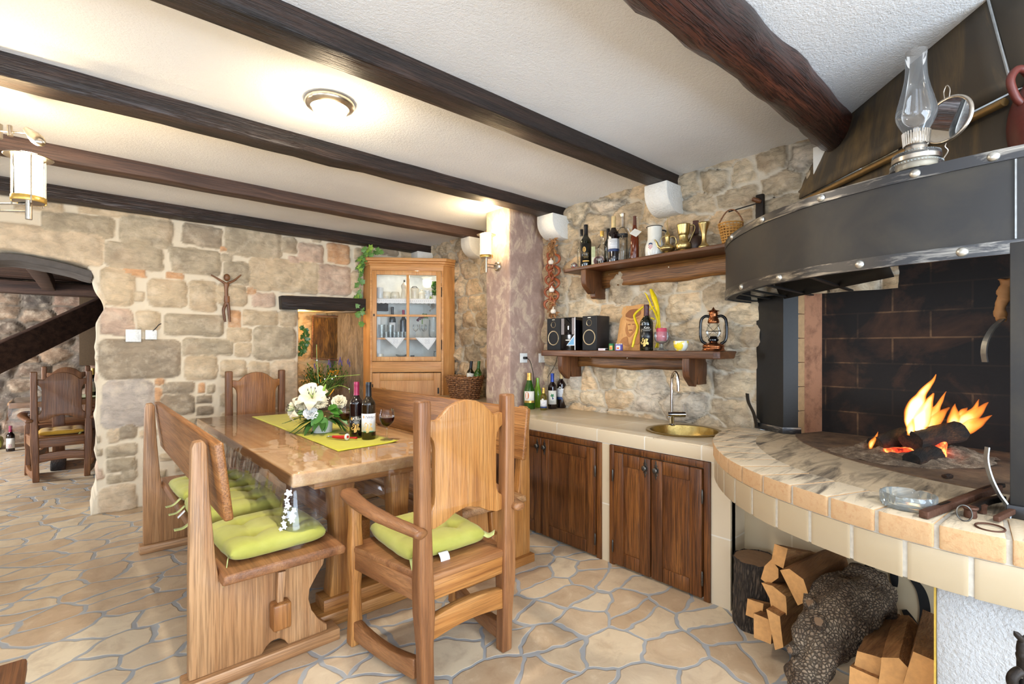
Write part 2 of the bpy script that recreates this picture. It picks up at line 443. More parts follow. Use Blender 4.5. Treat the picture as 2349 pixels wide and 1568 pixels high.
    m['whiteceramic'] = plain('white_glazed_ceramic', S(226,232,236), .18, bsc=8)
    m['enamel'] = plain('white_enamel', S(240,238,228), .15, bsc=6)
    m['lace'] = plain('white_lace', S(248,246,246), .85, 0, .3, 200)
    m['cabwhite'] = plain('cabinet_white_paint', S(246,246,240), .6, bsc=10)
    m['corbel'] = NM('chiselled_white_stone', .95, color=S(240,238,232)).m
    M = NM('white_corbel_stone', .95); v = M.co(); vo = M.n('TexVoronoi', {'Vector': v, 'Scale': 75}).outputs[0]; n = M.noise(v, 20, 4)
    M.set('Base Color', M.mix(S(244,242,236), S(226,222,212), n)); M.bump(M.mix(vo, n, .4), .5, .008); m['corbel'] = M.m
    # fabrics
    def cloth(name, c1, c2, sc=300):
        M = NM(name, .85, Sheen_Weight=.15); v = M.co(); n = M.noise(v, 7, 4); n2 = M.noise(v, sc, 2)
        M.set('Base Color', M.mix(c1, c2, M.ramp(n, [(.35, G(0)), (.7, G(1))]))); M.bump(n2, .2, .002); return M.m
    m['cushion'] = cloth('lime_green_cotton', S(168,164,68), S(186,182,92))
    m['cushion_side'] = cloth('pale_lime_cotton', S(196,200,104), S(206,208,122))
    m['yellowcush'] = cloth('mustard_cotton', S(206,160,50), S(186,138,40))
    m['runner'] = cloth('chartreuse_linen', S(192,184,34), S(202,194,50), 500)
    m['tag'] = plain('white_care_label', S(244,244,246), .8)
    m['ribbon'] = cloth('pale_green_ribbon', S(196,200,130), S(184,188,110))
    # glass
    m['glass'] = thin_glass('clear_glass', (.975,.985,.98,1), .7)
    m['pane'] = thin_glass('cabinet_pane', (.985,.99,.985,1), .4)
    m['ashglass'] = thin_glass('pressed_glass', (.92,.95,.94,1), .9, .05, 1.45, .10, (.86,.9,.9,1))
    m['chimney'] = thin_glass('smoky_chimney_glass', (.93,.93,.92,1), 1.2, .03, 1.45, .06)
    m['film'] = thin_glass('clear_plastic_film', (.98,.98,.97,1), .95, .05, 1.42, .015)
    m['greenglass'] = NM('green_bottle_glass', .06, 0, S(34,74,14), IOR=1.5, Specular_IOR_Level=.7).m
    m['darkglass'] = NM('dark_bottle_glass', .06, 0, S(16,20,10), IOR=1.5, Specular_IOR_Level=.8).m
    m['redglass'] = NM('red_wine_bottle_glass', .06, 0, S(22,10,12), IOR=1.5, Specular_IOR_Level=.8).m
    m['amber'] = NM('amber_spirit', .08, 0, S(110,44,16), IOR=1.5, Transmission_Weight=.25).m
    m['wine'] = NM('red_wine', .05, 0, S(48,4,10), IOR=1.35).m
    m['paper'] = plain('cream_label_paper', S(232,228,216), .7, bsc=12)
    m['whitepaper'] = plain('white_label_paper', S(238,238,240), .65, bsc=12)
    m['goldfoil'] = plain('gold_foil', S(206,166,84), .35, .7)
    m['goldink'] = plain('gold_print', S(214,172,92), .5, .3)
    m['bluefoil'] = plain('blue_foil', S(28,62,150), .35, .2)
    m['redfoil'] = plain('raspberry_foil', S(150,36,74), .35, .2)
    m['blackfoil'] = plain('black_foil', S(24,24,28), .3, .2)
    m['creamfoil'] = plain('cream_foil', S(224,196,140), .45, .2)
    m['navy'] = plain('navy_print', S(34,58,108), .5)
    m['ink'] = plain('dark_print', S(40,38,40), .6)
    m['green'] = plain('green_print', S(36,120,70), .5)
    m['redink'] = plain('red_print', S(190,36,34), .5)
    m['blueprint'] = plain('sky_blue_print', S(72,150,196), .4)
    # plants
    def leafm(name, c1, c2, rough=.35):
        M = NM(name, rough); n = M.noise(M.co(), 9, 3); M.set('Base Color', M.mix(c1, c2, n)); return M.m
    m['leaf'] = leafm('glossy_leaf', S(44,96,26), S(84,140,40)); m['leafdark'] = leafm('dark_leaf', S(36,76,26), S(72,116,48)); m['leaflight'] = leafm('light_leaf', S(132,170,60), S(160,190,84))
    m['ivyleaf'] = leafm('ivy_leaf', S(60,108,52), S(128,168,84), .45); m['petal'] = leafm('cream_petal', S(232,218,180), S(242,232,206), .6); m['petalwhite'] = leafm('white_petal', S(240,240,236), S(228,228,226), .6)
    m['stem'] = leafm('green_stem', S(92,130,60), S(130,156,80)); m['yellowflower'] = leafm('yellow_flower', S(212,152,24), S(190,120,20), .7); m['lavender'] = leafm('lavender_flower', S(88,82,150), S(112,98,168), .7)
    m['garlic'] = leafm('garlic_skin', S(240,230,214), S(228,212,190), .5); m['chilli'] = leafm('dried_chilli', S(132,56,32), S(170,96,56), .4); m['husk'] = leafm('dried_husk', S(176,128,78), S(142,94,54), .7)
    m['yellowpaint'] = plain('yellow_paint', S(236,206,20), .4)
    m['pinkwax'] = NM('pink_candle_wax', .45, 0, S(190,70,90), Subsurface_Weight=.2).m
    M = NM('yellow_splash_glaze', .25); n = M.noise(M.co(), 18, 4); M.set('Base Color', M.ramp(n, [(.38, S(240,214,60)), (.5, S(236,204,50)), (.56, S(240,236,222))])); m['splash'] = M.m
    M = NM('wicker_brown', .6); n = M.noise(M.co(scale=(1,1,2)), 60, 4, .7); M.set('Base Color', M.ramp(n, [(.35, S(60,34,20)), (.5, S(126,80,46)), (.65, S(190,136,84))])); m['wicker'] = M.m
    M = NM('wicker_gold', .6); n = M.noise(M.co(), 34, 3); M.set('Base Color', M.mix(S(170,112,44), S(220,166,84), n)); m['wickergold'] = M.m
    # bark and split wood
    M = NM('dark_bark', .95); v = M.co(scale=(1,1,.16)); vo = M.n('TexVoronoi', {'Vector': M.n('VectorMath', {0: v, 1: M.n('VectorMath', {0: M.noise(v, 30, 3, .6, 0, 1), 'Scale': .03}, operation='SCALE').outputs[0]}, operation='ADD').outputs[0], 'Scale': 75}, feature='DISTANCE_TO_EDGE').outputs[0]; n = M.noise(v, 16, 5, .7)
    cr = M.ramp(vo, [(.0, G(.1)), (.3, G(1))])
    M.set('Base Color', M.mix(S(22,16,12), M.mix(S(64,52,42), S(104,88,72), n), cr)); M.bump(M.math(cr, M.math(n, .5, 'ADD')), .9, .012); m['bark'] = M.m
    M = NM('cracked_grey_bark', .9); v = M.co(); w = M.n('VectorMath', {0: v, 1: M.n('VectorMath', {0: M.noise(v, 9, 3, .5, 0, 1), 'Scale': .05}, operation='SCALE').outputs[0]}, operation='ADD').outputs[0]
    vo = M.n('TexVoronoi', {'Vector': w, 'Scale': 85}, feature='DISTANCE_TO_EDGE').outputs[0]; n = M.noise(v, 11, 6, .75); cr = M.ramp(vo, [(.0, G(.25)), (.2, G(1))])
    M.set('Base Color', M.mix(S(46,34,24), M.mix(S(84,62,44), S(168,148,124), M.ramp(n, [(.35, G(0)), (.75, G(1))])), cr)); M.bump(cr, .9, .01); m['oldbark'] = M.m
    m['split_x'] = wood('split_beech_x', S(176,112,56), S(206,146,86), S(224,172,112), 'x', .7, 10, .4, .3)
    m['endgrain'] = plain('end_grain', S(214,158,96), .8, 0, .4, 50)
    m['stumptop'] = plain('old_end_grain', S(120,92,66), .8, 0, .4, 40)
    M = NM('wood_ash', 1.0); v = M.co(); n = M.noise(v, 26, 5, .75); M.set('Base Color', M.ramp(n, [(.3, S(66,54,44)), (.5, S(126,106,86)), (.7, S(178,158,134))])); M.bump(n, 1.0, .02); m['ash'] = M.m
    # fire
    M = NM('glowing_ember', .9, 0, S(30,14,10)); n = M.noise(M.co(), 26, 4, .7)
    M.set('Emission Color', M.ramp(n, [(.35, (.35,.012,.006,1)), (.5, (1,.06,.012,1)), (.68, (1,.22,.05,1))])); M.set('Emission Strength', M.n('MapRange', {0: n, 1: .35, 2: .65, 3: .6, 4: 5.0}).outputs[0]); m['ember'] = M.m
    # oil painting
    M = NM('dark_oil_painting', .3); v = M.co('Generated', rnd=False, scale=(6, 6, 2)); n = M.noise(v, 1.6, 6, .65, 1.0)
    M.set('Base Color', M.ramp(n, [(.3, S(40,26,12)), (.5, S(86,58,24)), (.7, S(132,94,40))])); m['painting'] = M.m
    M = NM('mirror_glass', .03, 1.0, S(225,225,222)); m['mirror'] = M.m
    m['terracotta'] = plain('dark_terracotta', S(104,44,34), .45)
    m['carved'] = wood('carved_lime_wood', S(190,130,70), S(214,156,92), S(226,172,108), 'z', .5, 8, .2, .2)
    m['carvedark'] = plain('burnt_carving', S(150,92,46), .6)
    m['carvemid'] = plain('pale_burnt_carving', S(186,124,68), .6)
    M = NM('grey_weathered_reveal', .9); v = M.co(rnd=False, scale=(2,2,.5)); n = M.noise(v, 9, 6, .7, 1.0); M.set('Base Color', M.ramp(n, [(.3, S(96,82,66)), (.55, S(150,132,112)), (.75, S(176,158,132))])); M.bump(n, .8, .02); m['reveal'] = M.m
mats()
# ---------------------------------------------------------------- numpy noise for masonry
RNG = np.random.default_rng(11)
_LAT = RNG.random((256, 256))
def vnoise(x, y):
    xi = np.floor(x).astype(int); yi = np.floor(y).astype(int)
    fx = x - xi; fy = y - yi; fx = fx*fx*(3-2*fx); fy = fy*fy*(3-2*fy)
    g = lambda a, b: _LAT[a % 256, b % 256]
    return (g(xi,yi)*(1-fx) + g(xi+1,yi)*fx)*(1-fy) + (g(xi,yi+1)*(1-fx) + g(xi+1,yi+1)*fx)*fy
def fbm(x, y, o=4):
    s = 0; a = .5
    for i in range(o):
        s = s + a*(vnoise(x*2**i + 17*i, y*2**i + 31*i) - .5); a *= .55
    return s
def sstep(a, b, x):
    t = np.clip((x - a)/(b - a), 0, 1); return t*t*(3 - 2*t)
def box_stones(A, Z, stones, warp=.030):
    """stones: (centre a, centre z, half a, half z, colour, depth)"""
    wa = A + warp*fbm(A*7, Z*7, 3) + .012*fbm(A*30, Z*30, 2); wz = Z + warp*fbm(A*7 + 50, Z*7 + 9, 3) + .012*fbm(A*30 + 5, Z*30, 2)
    best = np.full(A.shape, 9.0); idx = np.zeros(A.shape, int)
    for i, (ca, cz, ha, hz, c, dp) in enumerate(stones):
        r = .42*min(ha, hz)
        qa = np.abs(wa - ca) - ha + r; qz = np.abs(wz - cz) - hz + r
        d = np.hypot(np.maximum(qa, 0), np.maximum(qz, 0)) + np.minimum(np.maximum(qa, qz), 0) - r
        m = d < best; best[m] = d[m]; idx[m] = i
    return best, idx
def fill_stones(stones, a0, a1, z0, z1, pal, seed=3, n=5000, gap=.022, big=(.14, .085)):
    r = random.Random(seed); out = list(stones)
    for k in range(n):
        t = 1 - k/n
        ha = r.uniform(.03, .03 + big[0]*t); hz = min(r.uniform(.025, .025 + big[1]*t), ha*1.2)
        ca = r.uniform(a0, a1); cz = r.uniform(z0, z1)
        if all(abs(ca - s[0]) > ha + s[2] + gap or abs(cz - s[1]) > hz + s[3] + gap for s in out):
            out.append((ca, cz, ha, hz, r.choice(pal), r.uniform(.7, 1.1)))
    return out
def masonry(name, m, P, a0, a1, z0, z1, res, shade, hole=None, depth=None, back=0.0):
    """a height-field wall face; P(a, z, h) gives the point, shade(A, Z) -> height, colour, stone mask; hole(a, z) -> True where open"""
    na = int((a1 - a0)/res) + 1; nz = int((z1 - z0)/res) + 1
    A, Z = np.meshgrid(np.linspace(a0, a1, na), np.linspace(z0, z1, nz), indexing='ij')
    h, col, msk = shade(A, Z)
    keep = np.ones((na - 1, nz - 1), bool)
    if hole is not None:
        Ac = (A[:-1,:-1] + A[1:,1:])/2; Zc = (Z[:-1,:-1] + Z[1:,1:])/2
        keep = ~hole(Ac, Zc)
    me = bpy.data.meshes.new(name); bm = bmesh.new()
    cl = bm.verts.layers.float_color.new('Col'); ml = bm.verts.layers.float.new('Stone'); pa = bm.verts.layers.float.new('pa'); pz = bm.verts.layers.float.new('pz')
    vs = [bm.verts.new(P(A.flat[i], Z.flat[i], h.flat[i])) for i in range(na*nz)]
    cf = col.reshape(-1, 3); mf = msk.reshape(-1)
    for i, v in enumerate(vs):
        v[cl] = (*cf[i], 1.0); v[ml] = mf[i]; v[pa] = A.flat[i]; v[pz] = Z.flat[i]
    for i in range(na - 1):
        for j in range(nz - 1):
            if keep[i, j]: bm.faces.new((vs[i*nz + j], vs[(i+1)*nz + j], vs[(i+1)*nz + j + 1], vs[i*nz + j + 1]))
    if hole is not None:
        av = bm.verts.layers.float.get('pa'); zv = bm.verts.layers.float.get('pz')
        bd = [v for v in bm.verts if v.link_faces and any(len(e.link_faces) == 1 for e in v.link_edges) and a0 + res < v[av] < a1 - res and v[zv] < z1 - res]
        for _ in range(8):
            nw = {}
            for v in bd:
                q = [e.other_vert(v).co for e in v.link_edges if len(e.link_faces) == 1]
                if len(q) == 2: nw[v] = v.co*.4 + (q[0] + q[1])*.3
            for v, c in nw.items():
                if v[zv] > z0 + res: v.co = c
    if back:
        es = [e for e in bm.edges if len(e.link_faces) == 1]
        ext = bmesh.ops.extrude_edge_only(bm, edges=es)['geom']
        q = P(0, 0, 0) - P(0, 0, 1)
        for g in ext:
            if isinstance(g, bmesh.types.BMVert):
                g.co += q*back + mnoise.noise_vector(g.co*6)*.012
    bmesh.ops.delete(bm, geom=[v for v in bm.verts if not v.link_faces], context='VERTS')
    bmesh.ops.recalc_face_normals(bm, faces=bm.faces)
    for f in bm.faces: f.smooth = True
    bm.to_mesh(me); bm.free(); me.materials.append(m)
    o = bpy.data.objects.new(name, me); COL.objects.link(o); o['kind'] = 'structure'
    return o
def L3(c): return np.array(c[:3])
# ---------------------------------------------------------------- back wall: the coursed stones one sees, from left to right and top to bottom
YB = 4.9
ST = {'g': S(188,170,142), 'b': S(210,186,152), 'd': S(168,150,126), 'p': S(210,180,156), 'o': S(218,166,120), 'l': S(194,180,166), 'w': S(218,194,162)}
px = []
for (x0, y0, x1, y1, c) in (
 (250,40,480,110,'b'),(610,55,990,150,'b'),(1000,110,1300,165,'b'),(1400,150,1600,195,'g'),(340,140,870,300,'g'),(930,170,1320,380,'g'),(1400,225,1690,385,'d'),(1730,240,2150,460,'g'),(2165,320,2260,430,'g'),
 (0,245,790,500,'w'),(815,375,1240,550,'g'),(1310,410,1690,590,'g'),(1700,440,1770,500,'g'),(1720,510,1910,670,'g'),(1920,490,2450,730,'b'),(2210,470,2290,520,'p'),(1690,385,1760,420,'o'),
 (775,560,1025,830,'b'),(960,560,1110,608,'o'),(1270,585,1390,630,'o'),(1140,640,1425,840,'b'),(1450,650,1650,870,'b'),(1670,680,1880,830,'b'),(1890,695,1950,750,'o'),(1930,740,2100,840,'p'),
 (780,860,1015,1055,'p'),(1050,880,1215,1020,'b'),(1270,905,1710,1060,'g'),(1750,880,1840,1000,'o'),(1860,880,2120,985,'b'),(2140,880,2270,990,'b'),(1030,740,1100,800,'b'),
 (785,1100,1380,1390,'d'),(1400,1095,1780,1210,'g'),(1740,1010,1920,1110,'b'),(1800,1125,1920,1225,'b'),(1945,1000,2265,1245,'g'),
 (1415,1220,1660,1400,'b'),(1690,1260,1880,1380,'b'),(1900,1270,2060,1370,'b'),(2080,1260,2270,1600,'w'),
 (790,1410,1180,1760,'l'),(1190,1400,1245,1440,'o'),(1235,1430,1485,1500,'d'),(1520,1430,1565,1500,'o'),(1590,1440,1640,1500,'g'),(1190,1470,1230,1560,'o')):
    px.append((x0/3.336, 450 + y0/3.336, x1/3.336, 450 + y1/3.336, c))
for (x0, y0, x1, y1, c) in ((1290,365,1550,520,'d'),(1575,375,1690,430,'d'),(1575,460,1690,520,'d'),(960,560,1085,720,'d'),(870,640,955,740,'w'),(860,770,1085,850,'g'),(860,870,1085,970,'g'),(850,1010,960,1070,'g'),(970,970,1085,1050,'g'),(800,1095,1085,1320,'w')):
    px.append((x0/3.484, 800 + y0/3.484, x1/3.484, 800 + y1/3.484, c))
for (x0, y0, x1, y1, c) in ((160,170,280,280,'g'),(300,210,490,350,'p'),(530,215,700,355,'o'),(440,380,710,610,'p'),(210,310,300,370,'p'),(720,430,860,600,'b')):
    px.append((600 + x0/3.4836, 500 + y0/3.4836, 600 + x1/3.4836, 500 + y1/3.4836, c))
stones = []
for (u0, v0, u1, v1, c) in px:
    p = FY((u0+u1)/2, (v0+v1)/2, YB); ha = abs(FY(u1, (v0+v1)/2, YB).x - FY(u0, (v0+v1)/2, YB).x)/2; hz = abs(FY((u0+u1)/2, v0, YB).z - FY((u0+u1)/2, v1, YB).z)/2
    stones.append((p.x, p.z, ha*1.02 + .006, hz*1.02 + .006, ST[c], random.uniform(.75, 1.1)))
pal = [ST[k] for k in 'gbbdgp']
stones = fill_stones(stones, -3.4, 3.0, 0, 2.4, pal, n=14000, gap=.012)
def arch_top(a):
    return 1.965 - .28*np.clip((a + .62), 0, 2)**2*.55
def back_hole(a, z):
    jag = .022*fbm(z*6 + 3, a*0 + z*11, 3)*2
    right = .112 + jag + .05*sstep(1.45, 1.62, z)*(1 - sstep(1.62, 1.75, z)) - .03*sstep(.25, 0, z) - .05*sstep(1.72, 1.95, z)
    arch = (a < right) & (a > -1.35) & (z < arch_top(a) + .012*fbm(a*9, z*2, 2))
    niche = (a > 1.585 + .02*fbm(z*9, z*4, 2)) & (a < 2.42) & (z > .62) & (z < 1.640)
    return arch | niche
def shade_back(A, Z):
    d, idx = box_stones(A, Z, stones)
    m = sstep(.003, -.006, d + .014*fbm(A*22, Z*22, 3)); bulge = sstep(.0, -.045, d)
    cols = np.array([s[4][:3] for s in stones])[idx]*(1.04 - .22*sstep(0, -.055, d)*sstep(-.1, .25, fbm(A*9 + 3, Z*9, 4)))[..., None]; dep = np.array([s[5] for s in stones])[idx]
    mort = np.array(S(226,210,184)[:3])
    tone = (1 + .5*fbm(A*5, Z*5, 4))[..., None]
    col = cols*tone*m[..., None] + mort*(1 - m)[..., None]
    h = m*dep*(.012 + .022*bulge) + .022*fbm(A*14, Z*14, 4)*(.3 + m) + .02*fbm(A*2, Z*2, 2)
    return h, col, m
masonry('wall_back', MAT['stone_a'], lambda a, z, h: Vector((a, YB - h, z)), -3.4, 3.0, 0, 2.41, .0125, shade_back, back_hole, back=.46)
# ---------------------------------------------------------------- right wall: rubble stone with thin pale mortar
XR = 3.0
def rubble(seed, da, dz, pal, mort, amp=.030, thin=.018, a_rng=(0, 5), z_rng=(0, 2.6)):
    r = random.Random(seed); pts = []; row = 0; z = z_rng[0]
    while z < z_rng[1]:
        hh = dz*r.uniform(.7, 1.25); a = a_rng[0] - r.random()*da
        while a < a_rng[1]:
            ww = da*r.uniform(.55, 1.5); pts.append((a + ww/2 + r.uniform(-.15, .15)*da*.5, z + hh/2 + r.uniform(-.3, .3)*dz)); a += ww
        z += hh
    pts = np.array(pts); pc = np.array([r.choice(pal)[:3] for _ in pts]); pd = np.array([r.uniform(.55, 1.15) for _ in pts])
    def shade(A, Z):
        wa = A + .12*fbm(A*5, Z*5, 3) + .035*fbm(A*24, Z*24, 2); wz = Z + .10*fbm(A*5 + 40, Z*5, 3) + .035*fbm(A*24, Z*24 + 7, 2)
        sa, sz = 1/da, 1/dz
        f1 = np.full(A.shape, 9.); f2 = f1.copy(); idx = np.zeros(A.shape, int)
        for i, (pa, pz) in enumerate(pts):
            d = np.hypot((wa - pa)*sa, (wz - pz)*sz)
            m = d < f1
            f2 = np.where(m, f1, np.minimum(f2, d)); idx[m] = i; f1 = np.where(m, d, f1)
        e = (f2 - f1)*min(da, dz)*.5 + .010*fbm(A*20, Z*20, 3)
        m = sstep(thin*.45, thin, e); bl = sstep(thin*.6, .06, e)
        col = pc[idx]*(1 + 1.0*fbm(A*4, Z*4, 4) + .5*fbm(A*15, Z*15, 3))[..., None]*m[..., None] + np.array(mort[:3])*(1 - m)[..., None]
        col = col*(1 - .55*sstep(.012, .0, np.abs(e - thin*.8))*sstep(-.02, .14, fbm(A*3 + 9, Z*3, 3)))[..., None]  # shade at the stone edges put into the colour along some joints
        h = m*pd[idx]*amp*(.45 + .55*bl) + .030*fbm(A*11, Z*11, 4)*(.3 + m) + .012*fbm(A*40, Z*40, 2)*m
        return h, col, m
    return shade
palR = [S(222,200,166), S(210,188,156), S(228,202,164), S(196,176,146), S(218,190,152), S(206,192,172), S(226,194,152)]
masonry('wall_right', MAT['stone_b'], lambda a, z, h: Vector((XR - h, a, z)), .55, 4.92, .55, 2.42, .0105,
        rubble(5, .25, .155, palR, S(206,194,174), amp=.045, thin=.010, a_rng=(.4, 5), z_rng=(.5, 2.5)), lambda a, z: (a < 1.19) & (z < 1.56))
def quad(name, pts, m, kind='structure'):
    b = MB(); n = len(pts); b.add(pts, [tuple(range(n))]); o = b.build(name, m, smooth=0); o['kind'] = kind; return o
quad('wall_right_base', [(3.02,.98,0),(3.02,4.92,0),(3.02,4.92,.56),(3.02,.98,.56)], MAT['plaster'])
b = MB(); b.box((3.16,-3.5,0), (3.3,.98,2.41)); o = b.build('wall_right_chimney', MAT['plaster'], smooth=0); o['kind'] = 'structure'
# ---------------------------------------------------------------- floor, ceiling, outer walls with their daylight openings
o = MB().box((-3.5,-3.6,-.12), (3.4,9.5,0)).build('floor', MAT['floor'], smooth=0); o['kind'] = 'structure'
o = MB().box((-3.5,-3.6,2.41), (3.4,4.94,2.53)).build('ceiling', MAT['plaster'], smooth=0); o['kind'] = 'structure'
# wall_front (behind the viewer) with a wide glazed door, wall_left with two windows
b = MB()
for a, c in (((-3.5,-3.62,0),(-2.2,-3.5,2.41)), ((1.8,-3.62,0),(3.3,-3.5,2.41)), ((-2.2,-3.62,2.15),(1.8,-3.5,2.41))): b.box(a, c)
o = b.build('wall_front', MAT['plaster'], smooth=0); o['kind'] = 'structure'
b = MB()
for a, c in (((-3.52,-3.5,0),(-3.4,4.95,.9)), ((-3.52,-3.5,2.1),(-3.4,4.95,2.41)), ((-3.52,-3.5,.9),(-3.4,-.9,2.1)), ((-3.52,.7,.9),(-3.4,1.7,2.1)), ((-3.52,3.2,.9),(-3.4,4.95,2.1))): b.box(a, c)
o = b.build('wall_left', MAT['plaster'], smooth=0); o['kind'] = 'structure'
for i, (y0, y1) in enumerate(((-.9,.7),(1.7,3.2))):
    f = MB()
    for a, c in (((-3.49,y0,.9),(-3.43,y0+.06,2.1)), ((-3.49,y1-.06,.9),(-3.43,y1,2.1)), ((-3.49,y0,.9),(-3.43,y1,.96)), ((-3.49,y0,2.04),(-3.43,y1,2.1)), ((-3.48,(y0+y1)/2-.03,.9),(-3.44,(y0+y1)/2+.03,2.1))): f.box(a, c)
    o = f.build('window_%d' % (i+1), W('walnut','z')); o['kind'] = 'structure'
f = MB()
for x in (-2.2, -.87, .47, 1.74): f.box((x,-3.59,0),(x+.06,-3.53,2.15))
f.box((-2.2,-3.59,2.09),(1.8,-3.53,2.15)); f.box((-2.2,-3.59,0),(1.8,-3.53,.08))
o = f.build('door_1', W('walnut','z')); o['kind'] = 'structure'
# ---------------------------------------------------------------- beams and corbels
def beam(label, y0, y1, x0, x1, zb0, zb1, m, amp=.007, sc=3.0, dy=0.0, cuts=.085, bevel=.008):
    b = MB(); n = 1
    b.add([(x0,y0,zb0),(x1,y0+dy,zb1),(x1,y1+dy,zb1),(x0,y1,zb0),(x0,y0,2.43),(x1,y0+dy,2.43),(x1,y1+dy,2.43),(x0,y1,2.43)],
          [(0,3,2,1),(4,5,6,7),(0,1,5,4),(1,2,6,5),(2,3,7,6),(3,0,4,7)])
    o = b.build('ceiling_beam', m, bevel=bevel, seg=2, cuts=cuts, warp=(amp, sc), smooth=50)
    return tag(o, label, 'beam', None, 'structure')
beam('dark squared ceiling beam passing just right of the round ceiling light', 1.713, 1.845, -3.4, 3.0, 2.298, 2.336, W('beam'), .003, 2)
beam('rough hewn ceiling beam meeting the wall above the garlic braid', 2.705, 2.838, -3.4, 3.0, 2.298, 2.336, W('beam'), .010, 4, .02)
beam('brown ceiling beam behind the hanging lamp shade', 3.735, 3.850, -3.4, 3.0, 2.300, 2.334, W('barn'), .005, 3, .065)
beam('ceiling beam lying along the top of the coursed stone wall', 4.655, 4.780, -3.4, 3.0, 2.296, 2.330, W('beam'), .006, 3, .10)
# the round log by the chimney hood
b = MB(); secs = []
for i in range(70):
    x = -3.4 + 6.3*i/69; r = .098 + .016*mnoise.noise((x*3, 2, 1)); cy = .795 + .012*math.sin(x*2.1); cz = 2.375 + .008*math.sin(x*3)
    ring = []
    for k in range(22):
        a = 2*PI*k/22; rr = r*(1 + .07*mnoise.noise((x*5, math.cos(a)*1.6, math.sin(a)*1.6)) + .05*mnoise.noise((x*14, math.cos(a)*4, math.sin(a)*4)))
        ring.append(Vector((x, cy + rr*.92*math.cos(a), cz + rr*1.15*math.sin(a))))
    secs.append(ring)
o = b.loft(secs).build('ceiling_beam', W('redbeam'), smooth=60, warp=(.010, 13))
tag(o, 'rough reddish black log beam ending at the chimney hood', 'beam', None, 'structure')
def corbel(y0, y1, label, zt=2.333, out=.20, h=.185):
    pr = [(3.03, zt), (3.0-out, zt), (3.0-out, zt-.05)]
    for i in range(1, 11):
        a = i/10*PI/2
        pr.append((3.0-out + (out-.045)*(1-math.cos(a)), zt-.05-(h-.05)*math.sin(a)))
    pr.append((3.03, zt-h))
    o = MB().prism(pr, 'y', y0, y1).build('stone_corbel', MAT['corbel'], bevel=.006, smooth=30)
    return tag(o, label, 'corbel', 'white stone corbels under the beam ends')
corbel(1.69, 1.858, 'white stone corbel on the wall above the upper shelf pitcher')
corbel(2.69, 2.868, 'white stone corbel right above the garlic and chilli braid')
corbel(3.79, 3.93, 'white stone corbel partly behind the lit wall lamp')
corbel(4.74, 4.885, 'white stone corbel above the top of the corner cabinet')
corbel(.70, .905, 'white stone corbel half hidden by the black chimney hood', out=.07, h=.20)
# ---------------------------------------------------------------- plaster pillar, niche lining, lintel
o = MB().box((2.6,2.974,0),(3.06,3.279,2.42)).build('pillar', MAT['mauve'], bevel=.012, seg=3, cuts=.07, warp=(.006, 5, 3), smooth=50); tag(o, 'mauve plastered pillar between sink counter and corner cabinet', 'pillar', None, 'structure')
lin = MB().bar(FY(640, 694, 4.885), FY(818, 700, 4.885) + Vector((.32, 0, .012)), .16, .125).build('lintel', W('beam'), bevel=.006, cuts=.07, warp=(.004, 6)); tag(lin, 'short black timber lintel over the wall niche', 'lintel', None, 'structure')
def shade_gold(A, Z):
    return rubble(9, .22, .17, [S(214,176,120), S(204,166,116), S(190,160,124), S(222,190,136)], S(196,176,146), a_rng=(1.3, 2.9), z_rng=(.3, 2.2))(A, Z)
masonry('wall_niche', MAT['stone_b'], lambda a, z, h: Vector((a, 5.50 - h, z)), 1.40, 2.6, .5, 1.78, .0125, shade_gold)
quad('wall_niche_side', [(1.56,4.93,.5),(1.46,5.52,.5),(1.46,5.52,1.78),(1.56,4.93,1.78)], MAT['stone_c'])
b = MB().grid(lambda s, t: Vector((2.38 - .25*s + .012*mnoise.noise((s*6, t*9, 1)), 4.93 + .56*s, .5 + 1.28*t)), 14, 34)
o = b.build('wall_niche_reveal', MAT['reveal'], smooth=80); o['kind'] = 'structure'
quad('wall_niche_sill', [(1.4,4.9,.625),(2.6,4.9,.625),(2.6,5.52,.625),(1.4,5.52,.625)], MAT['reveal'])
quad('wall_niche_top', [(1.4,4.93,1.76),(2.6,4.93,1.76),(2.6,5.52,1.76),(1.4,5.52,1.76)], MAT['reveal'])
P = [FY(u, v, 4.93) for u, v in ((-60,588),(0,584),(60,590),(120,602),(170,614),(212,626))]; P = spline([p + Vector((0,.20,-.012)) for p in P], 4)
b = MB(); b.loft([[p + Vector((0, dy*.215, dz*.026)) for dy, dz in ((-1,-1),(1,-1),(1,1),(-1,1))] for p in P])
tag(b.build('lintel', plain('grey_weathered_timber', S(92,86,82), .9, 0, .5, 30), bevel=.008, cuts=.05, warp=(.008, 9), smooth=50), 'grey weathered timber lintel under the arch over the opening', 'lintel', None, 'structure')
# ---------------------------------------------------------------- the farther room seen through the arch
YF = 9.35
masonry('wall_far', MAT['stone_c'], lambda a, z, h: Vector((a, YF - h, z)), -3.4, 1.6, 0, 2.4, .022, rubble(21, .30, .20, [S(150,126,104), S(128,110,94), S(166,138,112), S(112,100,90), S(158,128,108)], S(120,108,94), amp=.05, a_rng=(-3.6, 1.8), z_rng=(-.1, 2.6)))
o = MB().box((-3.52,5.3,0),(-3.4,6.9,2.3)).box((-3.52,8.2,0),(-3.4,9.4,2.3)).box((-3.52,6.9,0),(-3.4,8.2,.8)).box((-3.52,6.9,2.0),(-3.4,8.2,2.3)).build('wall_far_left', MAT['plaster'], smooth=0); o['kind'] = 'structure'
o = MB().box((1.4,5.56,0),(1.5,9.4,2.3)).build('wall_far_right', MAT['stone_c'], smooth=0); o['kind'] = 'structure'
b = MB()
for i in range(26):
    y = 5.37 + i*.155; b.box((-3.4, y, 2.175 + (.006 if i % 2 else 0)), (1.5, y + .150, 2.21))
